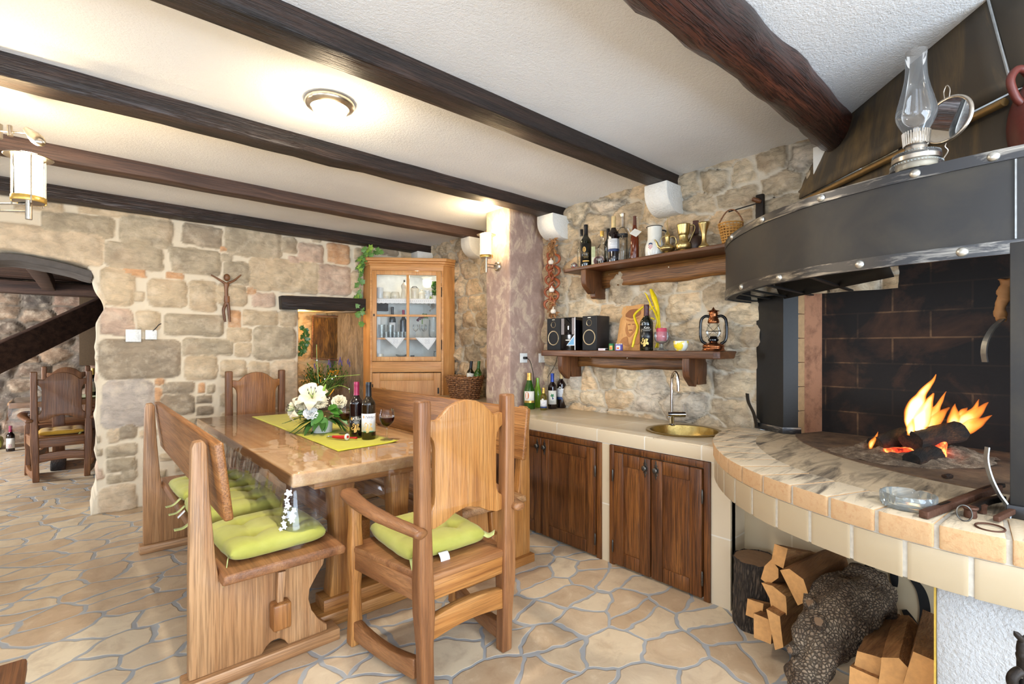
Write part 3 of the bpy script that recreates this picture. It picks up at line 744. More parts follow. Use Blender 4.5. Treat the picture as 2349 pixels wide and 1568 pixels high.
o = b.build('ceiling_far', W('barn'), bevel=.004, smooth=0); o['kind'] = 'structure'
def far_beam(lb, *a, **k):
    o = MB().bar(*a, **k).build('ceiling_beam', W('barn', 'x'), bevel=.008, cuts=.12, warp=(.006, 4)); return tag(o, lb, 'beam', None, 'structure')
far_beam('dark beam across the farther room under the plank ceiling', Vector((-3.4,9.12,2.06)), Vector((1.4,9.12,2.06)), .2, .16)
far_beam('dark rafter with a curved notch in the farther room', FY(80, 592, 5.9) + Vector((0,0,-.02)), FY(112, 655, 9.0), .13, .13)
o = MB().bar(FY(-40, 838, 7.6), FY(246, 702, 8.7), .09, .30, up=(0,0,1)).build('stair_stringer', W('barn', 'x'), bevel=.008, cuts=.12, warp=(.005, 4)); tag(o, 'sloping dark stair beam crossing the archway opening', 'stair beam')
# ---------------------------------------------------------------- carved armchairs
def make_armchair(label, tone, group=None):
    post, slat, seatm, rail = {'near': ('chairdark','honey','chairdark','honey'), 'far': ('walnut','backoak','walnut','walnut'), 'dark': ('walnut','walnut','walnut','walnut')}[tone]
    t = thing('armchair', label, 'chair', group=group)
    for s in (-1, 1):
        b = MB(); x = s*.2025; w = .052
        b.loft([[Vector((x + dx*w*k/2 + s*o, dy*w*k/2 - .012 + yo, z)) for dx, dy in ((-1,-1),(1,-1),(1,1),(-1,1))] for z, k, o, yo in
                ((0,1.0,-.012,0),(.16,1.0,-.008,0),(.30,1.25,-.004,0),(.42,1.2,0,0),(.62,1.02,.001,0),(.93,.98,.004,0),(1.03,1.0,.004,0),(1.075,.98,.004,0))])
        b.build('back_post', W(post, 'z'), t, bevel=.009, seg=3, bev_ang=40, smooth=60)
    H = [(0,1.064),(.045,1.058),(.085,1.040),(.118,1.012),(.132,.998),(.142,.995),(.184,1.0),(.184,.945),(.168,.935),(.155,.915),(.150,.885),(.150,.715),(.153,.685),(.165,.662),(.184,.655),(.184,.590),(.150,.588),(.105,.602),(.06,.626),(0,.640)]
    poly = H + [(-x, z) for x, z in reversed(H[1:-1])]
    MB().prism(poly, 'y', -.014, .016).build('backrest', W(slat, 'z'), t, bevel=.007, seg=2, smooth=40)
    MB().prism([(-.20,-.03),(.20,-.03),(.285,.455),(.24,.475),(-.24,.475),(-.285,.455)], 'z', .398, .426).build('seat', W(seatm, 'x'), t, bevel=.009, seg=3)
    MB().bar((-.18,-.012,.369), (.18,-.012,.369), .03, .078).build('seat_rail', W(rail, 'x'), t, bevel=.004)
    MB().bar((-.26,.44,.369), (.26,.44,.369), .03, .07).build('seat_rail', W(rail, 'x'), t, bevel=.004)
    for s in (-1, 1):
        MB().bar((s*.2025,0,.366), (s*.262,.44,.366), .03, .078).build('seat_rail', W(seatm, 'y'), t, bevel=.004)
        b = MB(); x = s*.262
        b.loft([[Vector((x + dx*k/2, .445 + dy*k/2, z)) for dx, dy in ((-1,-1),(1,-1),(1,1),(-1,1))] for z, k in ((0,.056),(.10,.050),(.25,.042),(.34,.054),(.42,.056),(.52,.046),(.615,.052))])
        b.build('front_leg', W(rail if tone == 'near' else post, 'z'), t, bevel=.007, bev_ang=40, smooth=60)
        pts = spline([(s*.25,.53,.632),(s*.285,.44,.640),(s*.298,.28,.632),(s*.275,.12,.616),(s*.243,-.02,.606),(s*.236,-.065,.602)], 6)
        n = len(pts); secs = []
        for i, p in enumerate(pts):
            f = i/(n-1); wd = .058 + .02*math.sin(min(1, (1-f)*1.6)*PI/2)*(1 if f < .6 else .5); hd = .036
            if i in (0, n-1): wd *= .72; hd *= .7
            d = (pts[min(i+1,n-1)] - pts[max(i-1,0)]).normalized(); r = d.cross(Vector((0,0,1))).normalized()
            secs.append([p + r*(wd/2*math.cos(a)) + Vector((0,0,1))*(hd/2*math.sin(a)) for a in [2*PI*k/12 + PI/12 for k in range(12)]])
        MB().loft(secs).build('armrest', W(seatm if tone != 'near' else 'chairdark', 'y'), t, smooth=70)
        b = MB(); secs = []
        for i in range(9):
            f = i/8; p = Vector((s*(.200+.062*f), .03 + .40*f, .068 + .018*math.sin(f*PI)*-1)); hh = .078 - .016*math.sin(f*PI)
            secs.append([p + Vector((dx*.018, 0, dz*hh/2)) for dx, dz in ((-1,-1),(1,-1),(1,1),(-1,1))])
        b.loft(secs).build('stretcher', W(seatm, 'y'), t, bevel=.005, smooth=60, bev_ang=50)
    secs = []
    for i in range(11):
        f = i/10; x = -.185 + .37*f; zc = .222 + .020*math.sin(f*PI); secs.append([Vector((x, -.012 + dy*.018, zc + dz*.041)) for dy, dz in ((-1,-1),(1,-1),(1,1),(-1,1))])
    MB().loft(secs).build('stretcher', W(rail, 'x'), t, bevel=.005, smooth=60, bev_ang=50)
    return t
ch = make_armchair('carved oak armchair in the foreground seen from behind, lime cushion on it', 'near'); ch.location = (1.158, 1.592, 0); ch.rotation_euler = (0, 0, .0)
ch2 = make_armchair('carved armchair at the far end of the table against the stone wall', 'far'); ch2.location = (1.147, 4.60, 0); ch2.rotation_euler = (0, 0, PI)
ch3 = make_armchair('dark armchair with a mustard seat cushion standing beyond the archway', 'dark'); ch3.location = (-.110, 6.475, 0); ch3.rotation_euler = (0, 0, .02); ch3.scale = (.96, .96, .97)
ch4 = dup(ch3, (-.10, 8.18, 0), PI, 'dark armchair on the far side of the table beyond the archway')
# ---------------------------------------------------------------- tufted cushions
def make_cushion(label, lx, ly, h, m='cushion', tufts=((-.42,-.42),(.42,-.42),(-.42,.42),(.42,.42)), ties=(), ctag=None, group=None, seed=1):
    t = thing('seat_cushion', label, 'cushion', group=group)
    def top(u, v, sgn):
        x, y = 2*u - 1, 2*v - 1
        e = max(0, (1 - abs(x)**5)*(1 - abs(y)**5))**.42
        z = e
        for a, b in tufts:
            r2 = (x-a)**2 + (y-b)**2; z -= .62*e*math.exp(-r2/.018) + .12*e*math.exp(-r2/.11)
            z -= .16*e*math.exp(-((x-a)**2)/.004)*math.exp(-abs(y-b)*1.6) + .16*e*math.exp(-((y-b)**2)/.004)*math.exp(-abs(x-a)*1.6)
        z += .05*e*mnoise.noise((x*2.5, y*2.5, seed*3.1))
        bul = 1 - .05*(abs(x)*abs(y))**2
        cr = .985 + .02*mnoise.noise((x*3, y*3, seed))
        zz = z*h*.5
        return Vector((x*lx/2*bul*cr, y*ly/2*bul*cr, h*.5 + (zz if sgn > 0 else -min(zz, e*h*.5)*.98 - 0*zz)))
    b = MB(); N = 36
    b.grid(lambda u, v: top(u, v, 1), N, N)
    b.grid(lambda u, v: Vector((top(u, v, 1).x, top(u, v, 1).y, h*.5 - h*.49*max(0, (1-abs(2*u-1)**6)*(1-abs(2*v-1)**6))**.35)), N, N)
    b.build('cover', MAT[m], t, merge=True, smooth=80)
    for (p, q, w) in ties:
        b = MB(); P = spline([p, (Vector(p)+Vector(q))/2 + Vector((0,0,-.012)), q], 5); r = Vector(w)
        vs = []
        for k, c in enumerate(P): vs += [c - r/2, c + r/2]
        b.add(vs, [(2*i, 2*i+1, 2*i+3, 2*i+2) for i in range(len(P)-1)])
        b.build('tie', MAT['ribbon'], t, solid=.0025, smooth=80)
    if ctag:
        c = Vector(ctag); b = MB(); b.grid(lambda u, v: c + Vector(((u-.5)*.042, -.022*v - .010*math.sin(v*3), .004 - .045*v**1.4)), 4, 8); b.build('care_tag', MAT['tag'], t, solid=.0012, smooth=80)
    return t
cu = make_cushion('lime tufted cushion on the foreground armchair, white care tag hanging from it', .39, .41, .085, ties=(((-.165,-.19,.03),(-.178,-.255,-.008),(.028,0,.0)),((.175,-.18,.045),(.195,-.235,.06),(.02,.02,.01))), ctag=(-.04,-.203,.024), seed=2)
cu.location = (1.147, 1.865, .426); cu.rotation_euler = (0, 0, -.05)
CG = 'lime cushions on the left bench'
for (x, y, l, rz, ties, sd) in (
    (.62, 2.33, 'nearest lime tufted cushion on the left bench, at the table corner', .04, (((-.19,-.17,.03),(-.215,-.215,-.045),(.012,.026,.018)),), 3),
    (.60, 2.86, 'middle lime cushion on the left bench with a pale tie over the edge', -.03, (((-.19,-.14,.03),(-.265,-.17,.01),(0,.035,.0)), ((-.19,.14,.03),(-.26,.13,.0),(0,.03,.0))), 5),
    (.60, 3.33, 'farthest lime cushion on the left bench towards the stone wall', .05, (((-.19,-.15,.03),(-.26,-.165,.0),(0,.03,0)),), 7)):
    c = make_cushion(l, .40, .42, .085, ties=ties, group=CG, seed=sd); c.location = (x, y, .43); c.rotation_euler = (0, 0, rz)
    if sd == 5:
        b = MB(); b.grid(lambda u, v: Vector((-.20 - .03*v, .05 + (u-.5)*.03, .03 - .03*v)), 3, 4); b.build('care_tag', MAT['tag'], c, solid=.001)
cu = make_cushion('mustard yellow flat cushion on the dark armchair beyond the archway', .36, .38, .055, 'yellowcush', ties=(((.14,-.18,.02),(.10,-.215,-.025),(.02,.015,.0)),), seed=9)
cu.location = (-.113, 6.715, .413)
# ---------------------------------------------------------------- trestle benches with backs
def bench(label, x0, s, y0, y1, pn, bk):
    t = thing('trestle_bench', label, 'bench', (x0, (y0+y1)/2, 0))
    X = lambda l: x0 + s*l
    prof = [(0,.05),(0,.42),(.004,.70),(.008,.90),(.016,.922),(.046,.925),(.058,.905),(.068,.70),(.085,.48),(.097,.389),(.50,.389),(.490,.34),(.462,.30),(.432,.25),(.428,.21),(.440,.16),(.470,.11),(.505,.075),(.505,.05),(.345,.05),(.332,.072),(.312,.088),(.282,.088),(.262,.074),(.247,.05)]
    for y in (y0 + .085, y1 - .085):
        b = MB().prism([(X(a), z) for a, z in prof], 'y', y - .024, y + .026); b.build('end_panel', W(pn, 'z'), t, wc=True, bevel=.006, smooth=40)
        b = MB().box((min(X(-.02), X(.555)), y - .045, 0), (max(X(-.02), X(.555)), y + .047, .05)); b.build('foot', W(pn, 'x'), t, wc=True, bevel=.006)
        o = -1 if y < (y0+y1)/2 else 1
        yo = y + (.001 + o*.024)
        b = MB().box((min(X(.272), X(.342)), min(yo, yo + o*.058), .148), (max(X(.272), X(.342)), max(yo, yo + o*.058), .252)); b.build('through_tenon', W('backoak', 'z'), t, wc=True, bevel=.009, seg=3)
        b = MB().prism([(X(.290), .13), (X(.306), .125), (X(.328), .37), (X(.297), .372)], 'y', min(yo + o*.006, yo + o*.034), max(yo + o*.006, yo + o*.034)); b.build('wedge', W(pn, 'z'), t, wc=True, bevel=.004)
    MB().box((min(X(.28), X(.335)), y0 + .11, .155), (max(X(.28), X(.335)), y1 - .11, .245)).build('stretcher', W(pn, 'y'), t, wc=True, bevel=.006)
    b = MB().prism([(X(.092), .392), (X(.10), .430), (X(.55), .430), (X(.562), .415), (X(.556), .39)], 'y', y0 - .012, y1 + .012); b.build('seat', W('chairdark' if s > 0 else 'oak', 'y'), t, wc=True, bevel=.008, seg=3)
    b = MB().prism([(X(.100), .628), (X(.132), .632), (X(.097), .925), (X(.064), .920)], 'y', y0 - .015, y1 + .015); b.build('backrest', W(bk, 'y'), t, wc=True, bevel=.009, seg=3)
    return t
bench('oak trestle bench left of the table, end panel towards the viewer', .305, 1, 2.065, 3.89, 'oak', 'backoak')
bench('oak trestle bench on the right of the table before the cupboards', 2.02, -1, 2.065, 4.03, 'honey', 'backoak')
# ---------------------------------------------------------------- dining table
TX0, TX1, TY0, TY1, TZ = .686, 1.56, 2.195, 4.42, .730
t = thing('dining_table', 'long thick oak dining table under clear plastic', 'table', ((TX0+TX1)/2, (TY0+TY1)/2, 0))
MB().box((TX0, TY0, TZ - .062), (TX1, TY1, TZ)).build('tabletop', W('topoak', 'y'), t, wc=True, bevel=.010, seg=3)
for y in (2.30, 4.20):
    MB().box((.80, y - .08, 0), (1.45, y + .08, .062)).build('foot', W('honey', 'x'), t, wc=True, bevel=.008)
    MB().box((.84, y - .055, .062), (1.41, y + .055, .118)).build('foot_rail', W('honey', 'x'), t, wc=True, bevel=.006)
    for x in (.935, 1.235):
        MB().loft([[Vector((x + dx*k/2, y + dy*.045, z)) for dx, dy in ((-1,-1),(1,-1),(1,1),(-1,1))] for z, k in ((.118,.125),(.22,.10),(.40,.085),(.56,.10),(.63,.118))]).build('leg', W('honey', 'z'), t, wc=True, bevel=.006, bev_ang=50, smooth=60)
    MB().box((.80, y - .045, .628), (1.45, y + .045, TZ - .062)).build('bearer', W('honey', 'x'), t, wc=True, bevel=.006)
MB().box((1.05, 2.36, .30), (1.12, 4.14, .40)).build('stretcher', W('honey', 'y'), t, wc=True, bevel=.006)
# clear film draped over it
def film():
    x0, x1, y0, y1, z = TX0 - .004, TX1 + .004, TY0 - .004, TY1 + .004, TZ + .0016
    b = MB()
    b.grid(lambda u, v: Vector((x0 + (x1-x0)*u, y0 + (y1-y0)*v, z + .0011*(1 + mnoise.noise((u*9, v*34, 3)) * (1 if 0 < u < 1 and 0 < v < 1 else 0)))), 40, 90)
    per = []
    R = .016
    def seg(a, c, nrm, n): return [(Vector(a).lerp(Vector(c), i/n), Vector(nrm)) for i in range(n)]
    per += seg((x0,y1),(x0,y0+R),(-1,0),150)
    per += [(Vector((x0+R - R*math.cos(a), y0+R - R*math.sin(a))), Vector((-math.cos(a), -math.sin(a)))) for a in [PI/2*i/10 for i in range(10)]]
    per += seg((x0+R,y0),(x1-R,y0),(0,-1),70)
    per += [(Vector((x1-R + R*math.sin(a), y0+R - R*math.cos(a))), Vector((math.sin(a), -math.cos(a)))) for a in [PI/2*i/10 for i in range(10)]]
    per += seg((x1,y0+R),(x1,y1),(1,0),150)
    per += seg((x1,y1),(x0,y1),(0,1),70)
    n = len(per); vs = []; rows = 16; s = 0; prev = per[0][0]
    for i, (p, nm) in enumerate(per):
        s += (p - prev).length; prev = p
        dc = min((p - Vector((cx, cy))).length for cx in (x0, x1) for cy in (y0, y1))
        drop = .165 + .13*math.exp(-(dc/.10)**2) + .02*mnoise.noise((s*2, 0, 4))
        fl = mnoise.noise((s*7, 1.3, 0))*.020 + mnoise.noise((s*19, 4, 0))*.008
        flare = .022*math.exp(-(dc/.08)**2)
        for k in range(rows + 1):
            f = k/rows
            out = .0055*min(1, f*6) + (fl + .016)*f**1.3 + flare*f + .012*math.sin(f*2.2)
            vs.append(Vector((p.x + nm.x*out, p.y + nm.y*out, z - drop*f - .001)))
    w = rows + 1
    fs = [(i*w + k, ((i+1) % n)*w + k, ((i+1) % n)*w + k + 1, i*w + k + 1) for i in range(n) for k in range(rows)]
    b.add(vs, fs)
    o = b.build('plastic_tablecloth', MAT['film'], smooth=180)
    tag(o, 'clear plastic film cover hanging over the edges of the dining table', 'tablecloth')
    d = MB()
    for (u, v, r) in ((662,1131,.020),(658,1147,.014),(660,1160,.017),(655,1172,.011),(651,1186,.010),(667,1181,.026),(674,1170,.014),(669,1192,.018),(651,1200,.014),(653,1208,.012),(644,1213,.010)):
        p = FY(u, v, TY0 - .022 - (v - 1130)/1000*.18); e1, e2 = Vector((.75,-.66,0)), Vector((.06,.05,1)); n0 = 24
        d.add([p + (e1*math.cos(2*PI*k/n0) + e2*math.sin(2*PI*k/n0))*r*.75*(1 + .28*math.cos(5*2*PI*k/n0 + u)) for k in range(n0)], [tuple(range(n0))])
    d.build('printed_lace_border', MAT['lace'], o, smooth=0, solid=.0006)['label'] = 'white flower lace print at the corner'
film()
r = MB().grid(lambda u, v: Vector((1.012 + .005*v + (.365 - .012*v)*u, 2.505 + 1.70*v + .038*u*(1-v), TZ + .0045 + .0012*mnoise.noise((u*3, v*9, 0)) + (.006*max(0, u-.86)/.14*max(0, .06-v)/.06))), 16, 60).build('table_runner', MAT['runner'], solid=.002, smooth=80)
tag(r, 'chartreuse green cloth runner lying along the dining table', 'table runner')
# ---------------------------------------------------------------- low dark stool at the lower left corner of the picture
t = thing('stool', 'low dark wooden stool just in front of the viewer, by the left edge', 'stool', (-.27, 1.72, 0))
MB().box((-.45, 1.55, .405), (-.10, 1.845, .445)).build('seat', W('walnut', 'y'), t, wc=True, bevel=.008)
for sx in (-.42, -.13):
    for sy in (1.58, 1.815): MB().box((sx - .022, sy - .022, 0), (sx + .022, sy + .022, .405)).build('leg', W('walnut', 'z'), t, wc=True, bevel=.006)
MB().box((-.43, 1.805, .30), (-.12, 1.83, .37)).build('rail', W('walnut', 'x'), t, wc=True, bevel=.004)
# ---------------------------------------------------------------- furniture of the farther room
t = thing('dining_table', 'dark plank table beyond the archway behind the mustard cushion chair', 'table', (.1, 7.2, 0))
MB().box((-.50, 6.82, .675), (.95, 7.56, .73)).build('tabletop', W('oak', 'x'), t, wc=True, bevel=.008)
for x in (-.15, .70):
    MB().box((x - .05, 7.14, .09), (x + .05, 7.26, .68)).build('leg', W('walnut', 'z'), t, wc=True, bevel=.006)
    MB().box((x - .06, 6.92, 0), (x + .06, 7.48, .09)).build('foot', W('beam', 'y'), t, wc=True, bevel=.012)
def film2():
    x0, x1, y0, y1, z = -.504, .954, 6.815, 7.565, .732; b = MB()
    b.grid(lambda u, v: Vector((x0 + (x1-x0)*u, y0 + (y1-y0)*v, z + .001*mnoise.noise((u*20, v*9, 0)))), 20, 14)
    def skirt(P, nm, n, dr):
        b.grid(lambda u, v: Vector((P[0][0] + (P[1][0]-P[0][0])*u + nm[0]*(.004 + (.03 + .03*mnoise.noise((u*8, P[0][0], 1)))*v), P[0][1] + (P[1][1]-P[0][1])*u + nm[1]*(.004 + (.03 + .03*mnoise.noise((u*8, P[0][1], 2)))*v), z - (dr + .10*max(0, 1 - u*5))*v)), n, 10)
    skirt(((x0,y0),(x1,y0)), (0,-1), 40, .16); skirt(((x0,y0),(x0,y1)), (-1,0), 24, .20)
    o = b.build('plastic_tablecloth', MAT['film'], smooth=180); tag(o, 'clear plastic cover glinting on the table beyond the archway', 'tablecloth')
film2()
tag(MB().box((.02,6.95,.736),(.9,7.4,.741)).build('table_runner', MAT['cushion']), 'yellow green runner on the table beyond the archway', 'table runner')
# ---------------------------------------------------------------- tiled sink counter
def tile_mat(name, ia, ib, w, h, oa, ob, c1=S(206,188,158), c2=S(214,198,172), gr=S(226,220,208), mort=.004, rough=.3):
    M = NM(name, rough); v = M.co(rnd=False); sp = M.n('SeparateXYZ', {0: v})
    vv = M.n('CombineXYZ', {0: M.math(sp.outputs[ia], oa, 'ADD'), 1: M.math(sp.outputs[ib], ob, 'ADD'), 2: 0.0}).outputs[0]
    bk = M.n('TexBrick', {'Vector': vv, 'Scale': 1.0, 'Mortar Size': mort, 'Mortar Smooth': .1, 'Brick Width': w, 'Row Height': h, 'Color1': c1, 'Color2': c2, 'Mortar': gr}, offset=0.0)
    n = M.noise(v, 5, 4)
    M.set('Base Color', M.mix(bk.outputs[0], M.mix(bk.outputs[0], S(196,172,138), .35), n)); M.bump(M.math(1.0, bk.outputs[1], 'SUBTRACT'), .3, .002)
    return M.m
CF, CT = 2.365, .778
TM_top = tile_mat('worktop_tile', 1, 0, .333, .305, .123, -.062); TM_front = tile_mat('counter_tile', 1, 2, .333, .36, .123, .02)
t = thing('tiled_counter', 'beige tiled sink counter along the rubble stone wall', 'counter', (2.68, 2.02, 0))
sc_, sr = Vector((2.687, 1.512)), .198
Y0c, Y1c = 1.085, 2.972
def half(sgn):
    arc = [(sc_.x + sr*math.sin(a), sc_.y + sgn*sr*math.cos(a)) for a in [-PI/2 + PI*i/24 for i in range(25)]]
    ye = Y1c if sgn > 0 else Y0c
    return [(CF, ye), (CF, sc_.y)] + arc + [(2.99, sc_.y), (2.99, ye)]
b = MB(); b.prism(half(1), 'z', .70, CT); b.prism(half(-1), 'z', .70, CT); b.build('worktop', TM_top, t, wc=True, bevel=.004, smooth=30)
MB().box((CF - .004, Y0c, .701), (CF + .004, Y1c, CT - .006)).build('front_edge', TM_front, t, wc=True, bevel=.002)
b = MB(); b.box((CF + .016, Y0c, 0), (CF + .05, Y1c, .70)); b.box((CF, Y0c, 0), (2.50, 1.182, .70)); b.box((CF, 1.800, 0), (2.50, 1.861, .70)); b.box((CF, 2.86, 0), (2.50, Y1c, .70)); b.box((2.5, Y0c, 0), (2.54, Y1c, .70))
b.build('base_wall', TM_front, t, wc=True, smooth=0)
# cupboard fronts
def escutcheon(parent, c):
    x = c.x
    pr = [(0,-.052),(.005,-.040),(.003,-.034),(.012,-.026),(.006,-.018),(.016,-.008),(.016,.008),(.006,.018),(.012,.026),(.003,.034),(.005,.040),(0,.052)]
    poly = [(c.y + a, c.z + b_) for a, b_ in pr] + [(c.y - a, c.z + b_) for a, b_ in reversed(pr[1:-1])]
    h = MB().prism(poly, 'x', x - .003, x).lathe([(.0,-.022),(.010,-.021),(.0155,-.016),(.0155,-.012),(.006,-.009),(.005,0)], (x, c.y, c.z), 18, axis=(1,0,0)).build('handle', MAT['pewter'], parent, wc=True, bevel=.0008, smooth=50)
    h['label'] = 'dark pewter knob on a pointed backplate'
def cupboard(label, ya, ym, yb, fr, ztop=.699):
    t = thing('cupboard', label, 'cupboard', (CF, (ya+yb)/2, 0))
    fx0, fx1 = CF - .012, CF + .014
    b = MB(); b.box((fx0, ya, 0), (fx1, ya + fr, ztop)); b.box((fx0, yb - fr, 0), (fx1, yb, ztop)); b.box((fx0 + .0005, ya + fr, ztop - fr), (fx1, yb - fr, ztop))
    b.build('frame', W('cupboard', 'z'), t, wc=True, bevel=.004)
    for k, (y0, y1) in enumerate(((ya + fr + .004, ym - .003), (ym + .003, yb - fr - .004))):
        z0, z1 = .014, ztop - fr - .004; st = .068; xf, xb = CF - .022, CF + .006
        d = MB(); d.box((xf, y0, z0), (xb, y0 + st, z1)); d.box((xf, y1 - st, z0), (xb, y1, z1)); d.box((xf + .0008, y0 + st, z0), (xb, y1 - st, z0 + st*1.15)); d.box((xf + .0008, y0 + st, z1 - st*1.05), (xb, y1 - st, z1))
        dr = d.build('door', W('cupboard', 'z'), t, wc=True, bevel=.006, seg=2)
        n = 18; wav = lambda zz: .004*math.sin(zz*16 + k*2)
        p = MB().grid(lambda u, v: Vector((xf + .008 - .004*min(1, min(u, 1-u)*9, min(v, 1-v)*9), y0 + st - .004 + (y1 - y0 - 2*st + .008)*u + wav(v), z0 + st*1.15 - .004 + (z1 - z0 - st*2.2 + .008)*v)), n, n)
        p.build('panel', W('cupboard', 'z'), dr, wc=True, smooth=60)
        yh = (y1 - st*.45) if k == 0 else (y0 + st*.45)
        escutcheon(dr, Vector((xf, yh, .607 if ya < 1.5 else .604)))
        yg = y0 - .004 if k == 0 else y1 + .004
        for zz in (.115, z1 - .135):
            MB().lathe([(0,-.038),(.004,-.034),(.0055,-.030),(.0055,.030),(.004,.034),(0,.038)], (CF - .024, yg, zz), 10).build('hinge', MAT['pewter'], t, wc=True)
    return t
cupboard('oak cupboard front below the sink, next to the log store', 1.183, 1.514, 1.800, .034)
cupboard('oak cupboard front under the counter by the mauve pillar', 1.862, 2.361, 2.858, .034)
# basin and tap
t = thing('sink_basin', 'round hammered bronze sink basin let into the counter', 'sink', (sc_.x, sc_.y, CT))
b = MB().lathe([(.214,.0005),(.214,.006),(.206,.008),(.192,.004),(.188,-.02),(.178,-.08),(.14,-.125),(.06,-.138),(.022,-.139),(0,-.139)], (0,0,0), 56, cap=False); b.build('bowl', MAT['bronzebasin'], t, solid=.0015, smooth=60)
MB().lathe([(.026,-.1385),(.026,-.135),(.018,-.134),(0,-.136)], (0,0,0), 20).build('drain', MAT['chrome'], t)
tp = FZ(1541, 975, CT); t = thing('kitchen_tap', 'tall chrome swan neck tap behind the round basin', 'tap', tp)
dT = tp.x*FWX + tp.y*FWY
def tpt(u, v): return FD(u, v, dT) - tp
MB().lathe([(.026,0),(.026,.006),(.017,.012),(.016,.058),(.0165,.062)], (0,0,0), 24).build('base', MAT['chrome'], t, smooth=50)
pz = tpt(1550, 950).z; ba = tpt(1531, 945); bb_ = tpt(1571, 949)
MB().tube([Vector((ba.x, ba.y, pz)), Vector((bb_.x, bb_.y, pz))], .019, 20).build('mixer_body', MAT['chrome'], t, smooth=40)
MB().tube([Vector((bb_.x, bb_.y, pz)) + Vector((-.004,.003,.010)), Vector((bb_.x, bb_.y, pz)) + Vector((-.004,.003,.062))], .004, 10).build('lever', MAT['chrome'], t)
tz = tpt(1541, 853).z; rgt = Vector((RTX, RTY, 0))
sw = spline([(0,0,pz), (0,0,tz-.065), Vector((0,0,tz-.018)) + rgt*.012, Vector((0,0,tz)) + rgt*.030 , Vector((0,0,tz-.02)) + rgt*.047, Vector((0,0,tz-.055)) + rgt*.054, Vector((0,0,tz-.115)) + rgt*.056], 7)
sw = [p + Vector((-.10,-.035,0))*max(0, (p.dot(rgt) if p.z > tz - .12 else 0))/.056*.7 for p in sw]
MB().tube(sw, .0095, 14).build('spout', MAT['chrome'], t, smooth=60)
# ---------------------------------------------------------------- the open hearth
arcp = [(2.985,1.305),(2.92,1.312),(2.78,1.312),(2.62,1.278),(2.435,1.209),(2.243,1.096),(2.085,.975),(1.976,.862),(1.889,.743),(1.828,.627),(1.776,.504),(1.735,.375),(1.715,.236),(1.718,.10),(1.745,-.05),(1.82,-.25),(1.96,-.45),(2.2,-.65),(2.5,-.8),(3.1,-.9)]
ARC = [Vector((p.x, p.y)) for p in spline([(a, b_, 0) for a, b_ in arcp], 10)]
def resample(P, step):
    out = [P[0].copy()]; acc = 0
    for a, c in zip(P[:-1], P[1:]):
        L = (c - a).length; s = step - acc
        while s <= L:
            out.append(a.lerp(c, s/L)); s += step
        acc = L - (s - step)
    return out
def nrm2(P, i):
    d = P[min(i+1, len(P)-1)] - P[max(i-1, 0)]; d.normalize(); return Vector((d.y, -d.x)) * -1   # inward
RA = resample(ARC, .0115); HZ = .800
CEN = Vector((2.75, .2))
NR = []
for i in range(len(RA)):
    n = nrm2(RA, i); n = n if n.dot(CEN - RA[i]) > 0 else -n; NR.append(n)
def off(i, d): return RA[i] + NR[i]*d
t = hearth = thing('fireplace_hearth', 'raised open hearth with curved beige brick edge and tiled front band', 'fireplace', (2.3, .3, 0))
def ringband(b, i0, i1, o0, o1, z0, z1):
    idx = list(range(i0, i1 + 1)); secs = []
    for i in idx:
        p, q = off(i, o0), off(i, o1); secs.append([Vector((p.x,p.y,z0)), Vector((p.x,p.y,z1)), Vector((q.x,q.y,z1)), Vector((q.x,q.y,z0))])
    b.loft(secs)
n = len(RA); per = 12; b = MB(); b2 = MB()
i = 4
while i + per < n:
    ringband(b, i, i + per - 1, 0, .20, .735, HZ); i += per
b.build('brick_rim', MAT['brick'], t, wc=True, bevel=.004, smooth=35)
m = MB(); ringband(m, 0, n - 1, .007, .205, .728, HZ - .004); m.build('mortar', MAT['grout'], t, wc=True, smooth=0)
i = 10; per = 12; b = MB()
while i + per < n:
    ringband(b, i, i + per - 1, .004, .02, .629, .7325); i += per
b.build('tile_band', MAT['tile'], t, wc=True, bevel=.0015, smooth=35)
m = MB(); ringband(m, 0, n - 1, .0065, .03, .632, .731); m.build('tile_joint', MAT['grout'], t, wc=True, smooth=0)
inner = [off(i, .198) for i in range(0, n, 2)]
MB().prism([(p.x, p.y) for p in inner], 'z', .632, HZ - .001).build('hearth_slab', MAT['hearth'], t, wc=True, smooth=0)
sl = [off(i, .02) for i in range(0, n, 3)]; MB().prism([(p.x, p.y) for p in sl], 'z', .631, .728).build('slab_edge', MAT['tile'], t, wc=True, smooth=0)
fb = [(3.15,.93),(2.93,.99),(2.60,.80),(2.36,.50),(2.24,.15),(2.30,-.3),(2.55,-.6),(3.15,-.75)]
MB().prism([(p.x, p.y) for p in spline([(a, c, 0) for a, c in fb], 4)], 'z', .79, .8035).build('fire_bed', MAT['ashfloor'], t, wc=True, smooth=0)
MB().box((3.12,-.8,.79),(3.158,.93,2.3)).build('back_brickwork', MAT['firebrick'], t, wc=True, smooth=0)
MB().prism([(3.13,.915),(3.13,1.0),(2.985,1.03),(2.985,.962),(3.06,.935)], 'z', .79, 1.60).build('side_brickwork', MAT['pinkbrick'], t, wc=True, smooth=0)
b = MB()
for k in range(6): b.prism([(2.986,.962),(2.985,1.03),(2.93,1.04),(2.945,.978)], 'z', .795 + .132*k, .795 + .132*k + .129)
b.build('jamb_bricks', plain('sooty_beige_brick', S(190,152,108), .9, 0, .4, 40), t, wc=True, bevel=.002, smooth=0)
MB().box((2.6,-.80,.79),(3.15,-.72,1.9)).build('side_brickwork', MAT['firebrick'], t, wc=True, smooth=0)
MB().box((1.758,-.28,0),(2.0,.243,.632)).build('pier', MAT['pier'], t, wc=True, bevel=.008, smooth=30, cuts=.1, warp=(.002, 6))
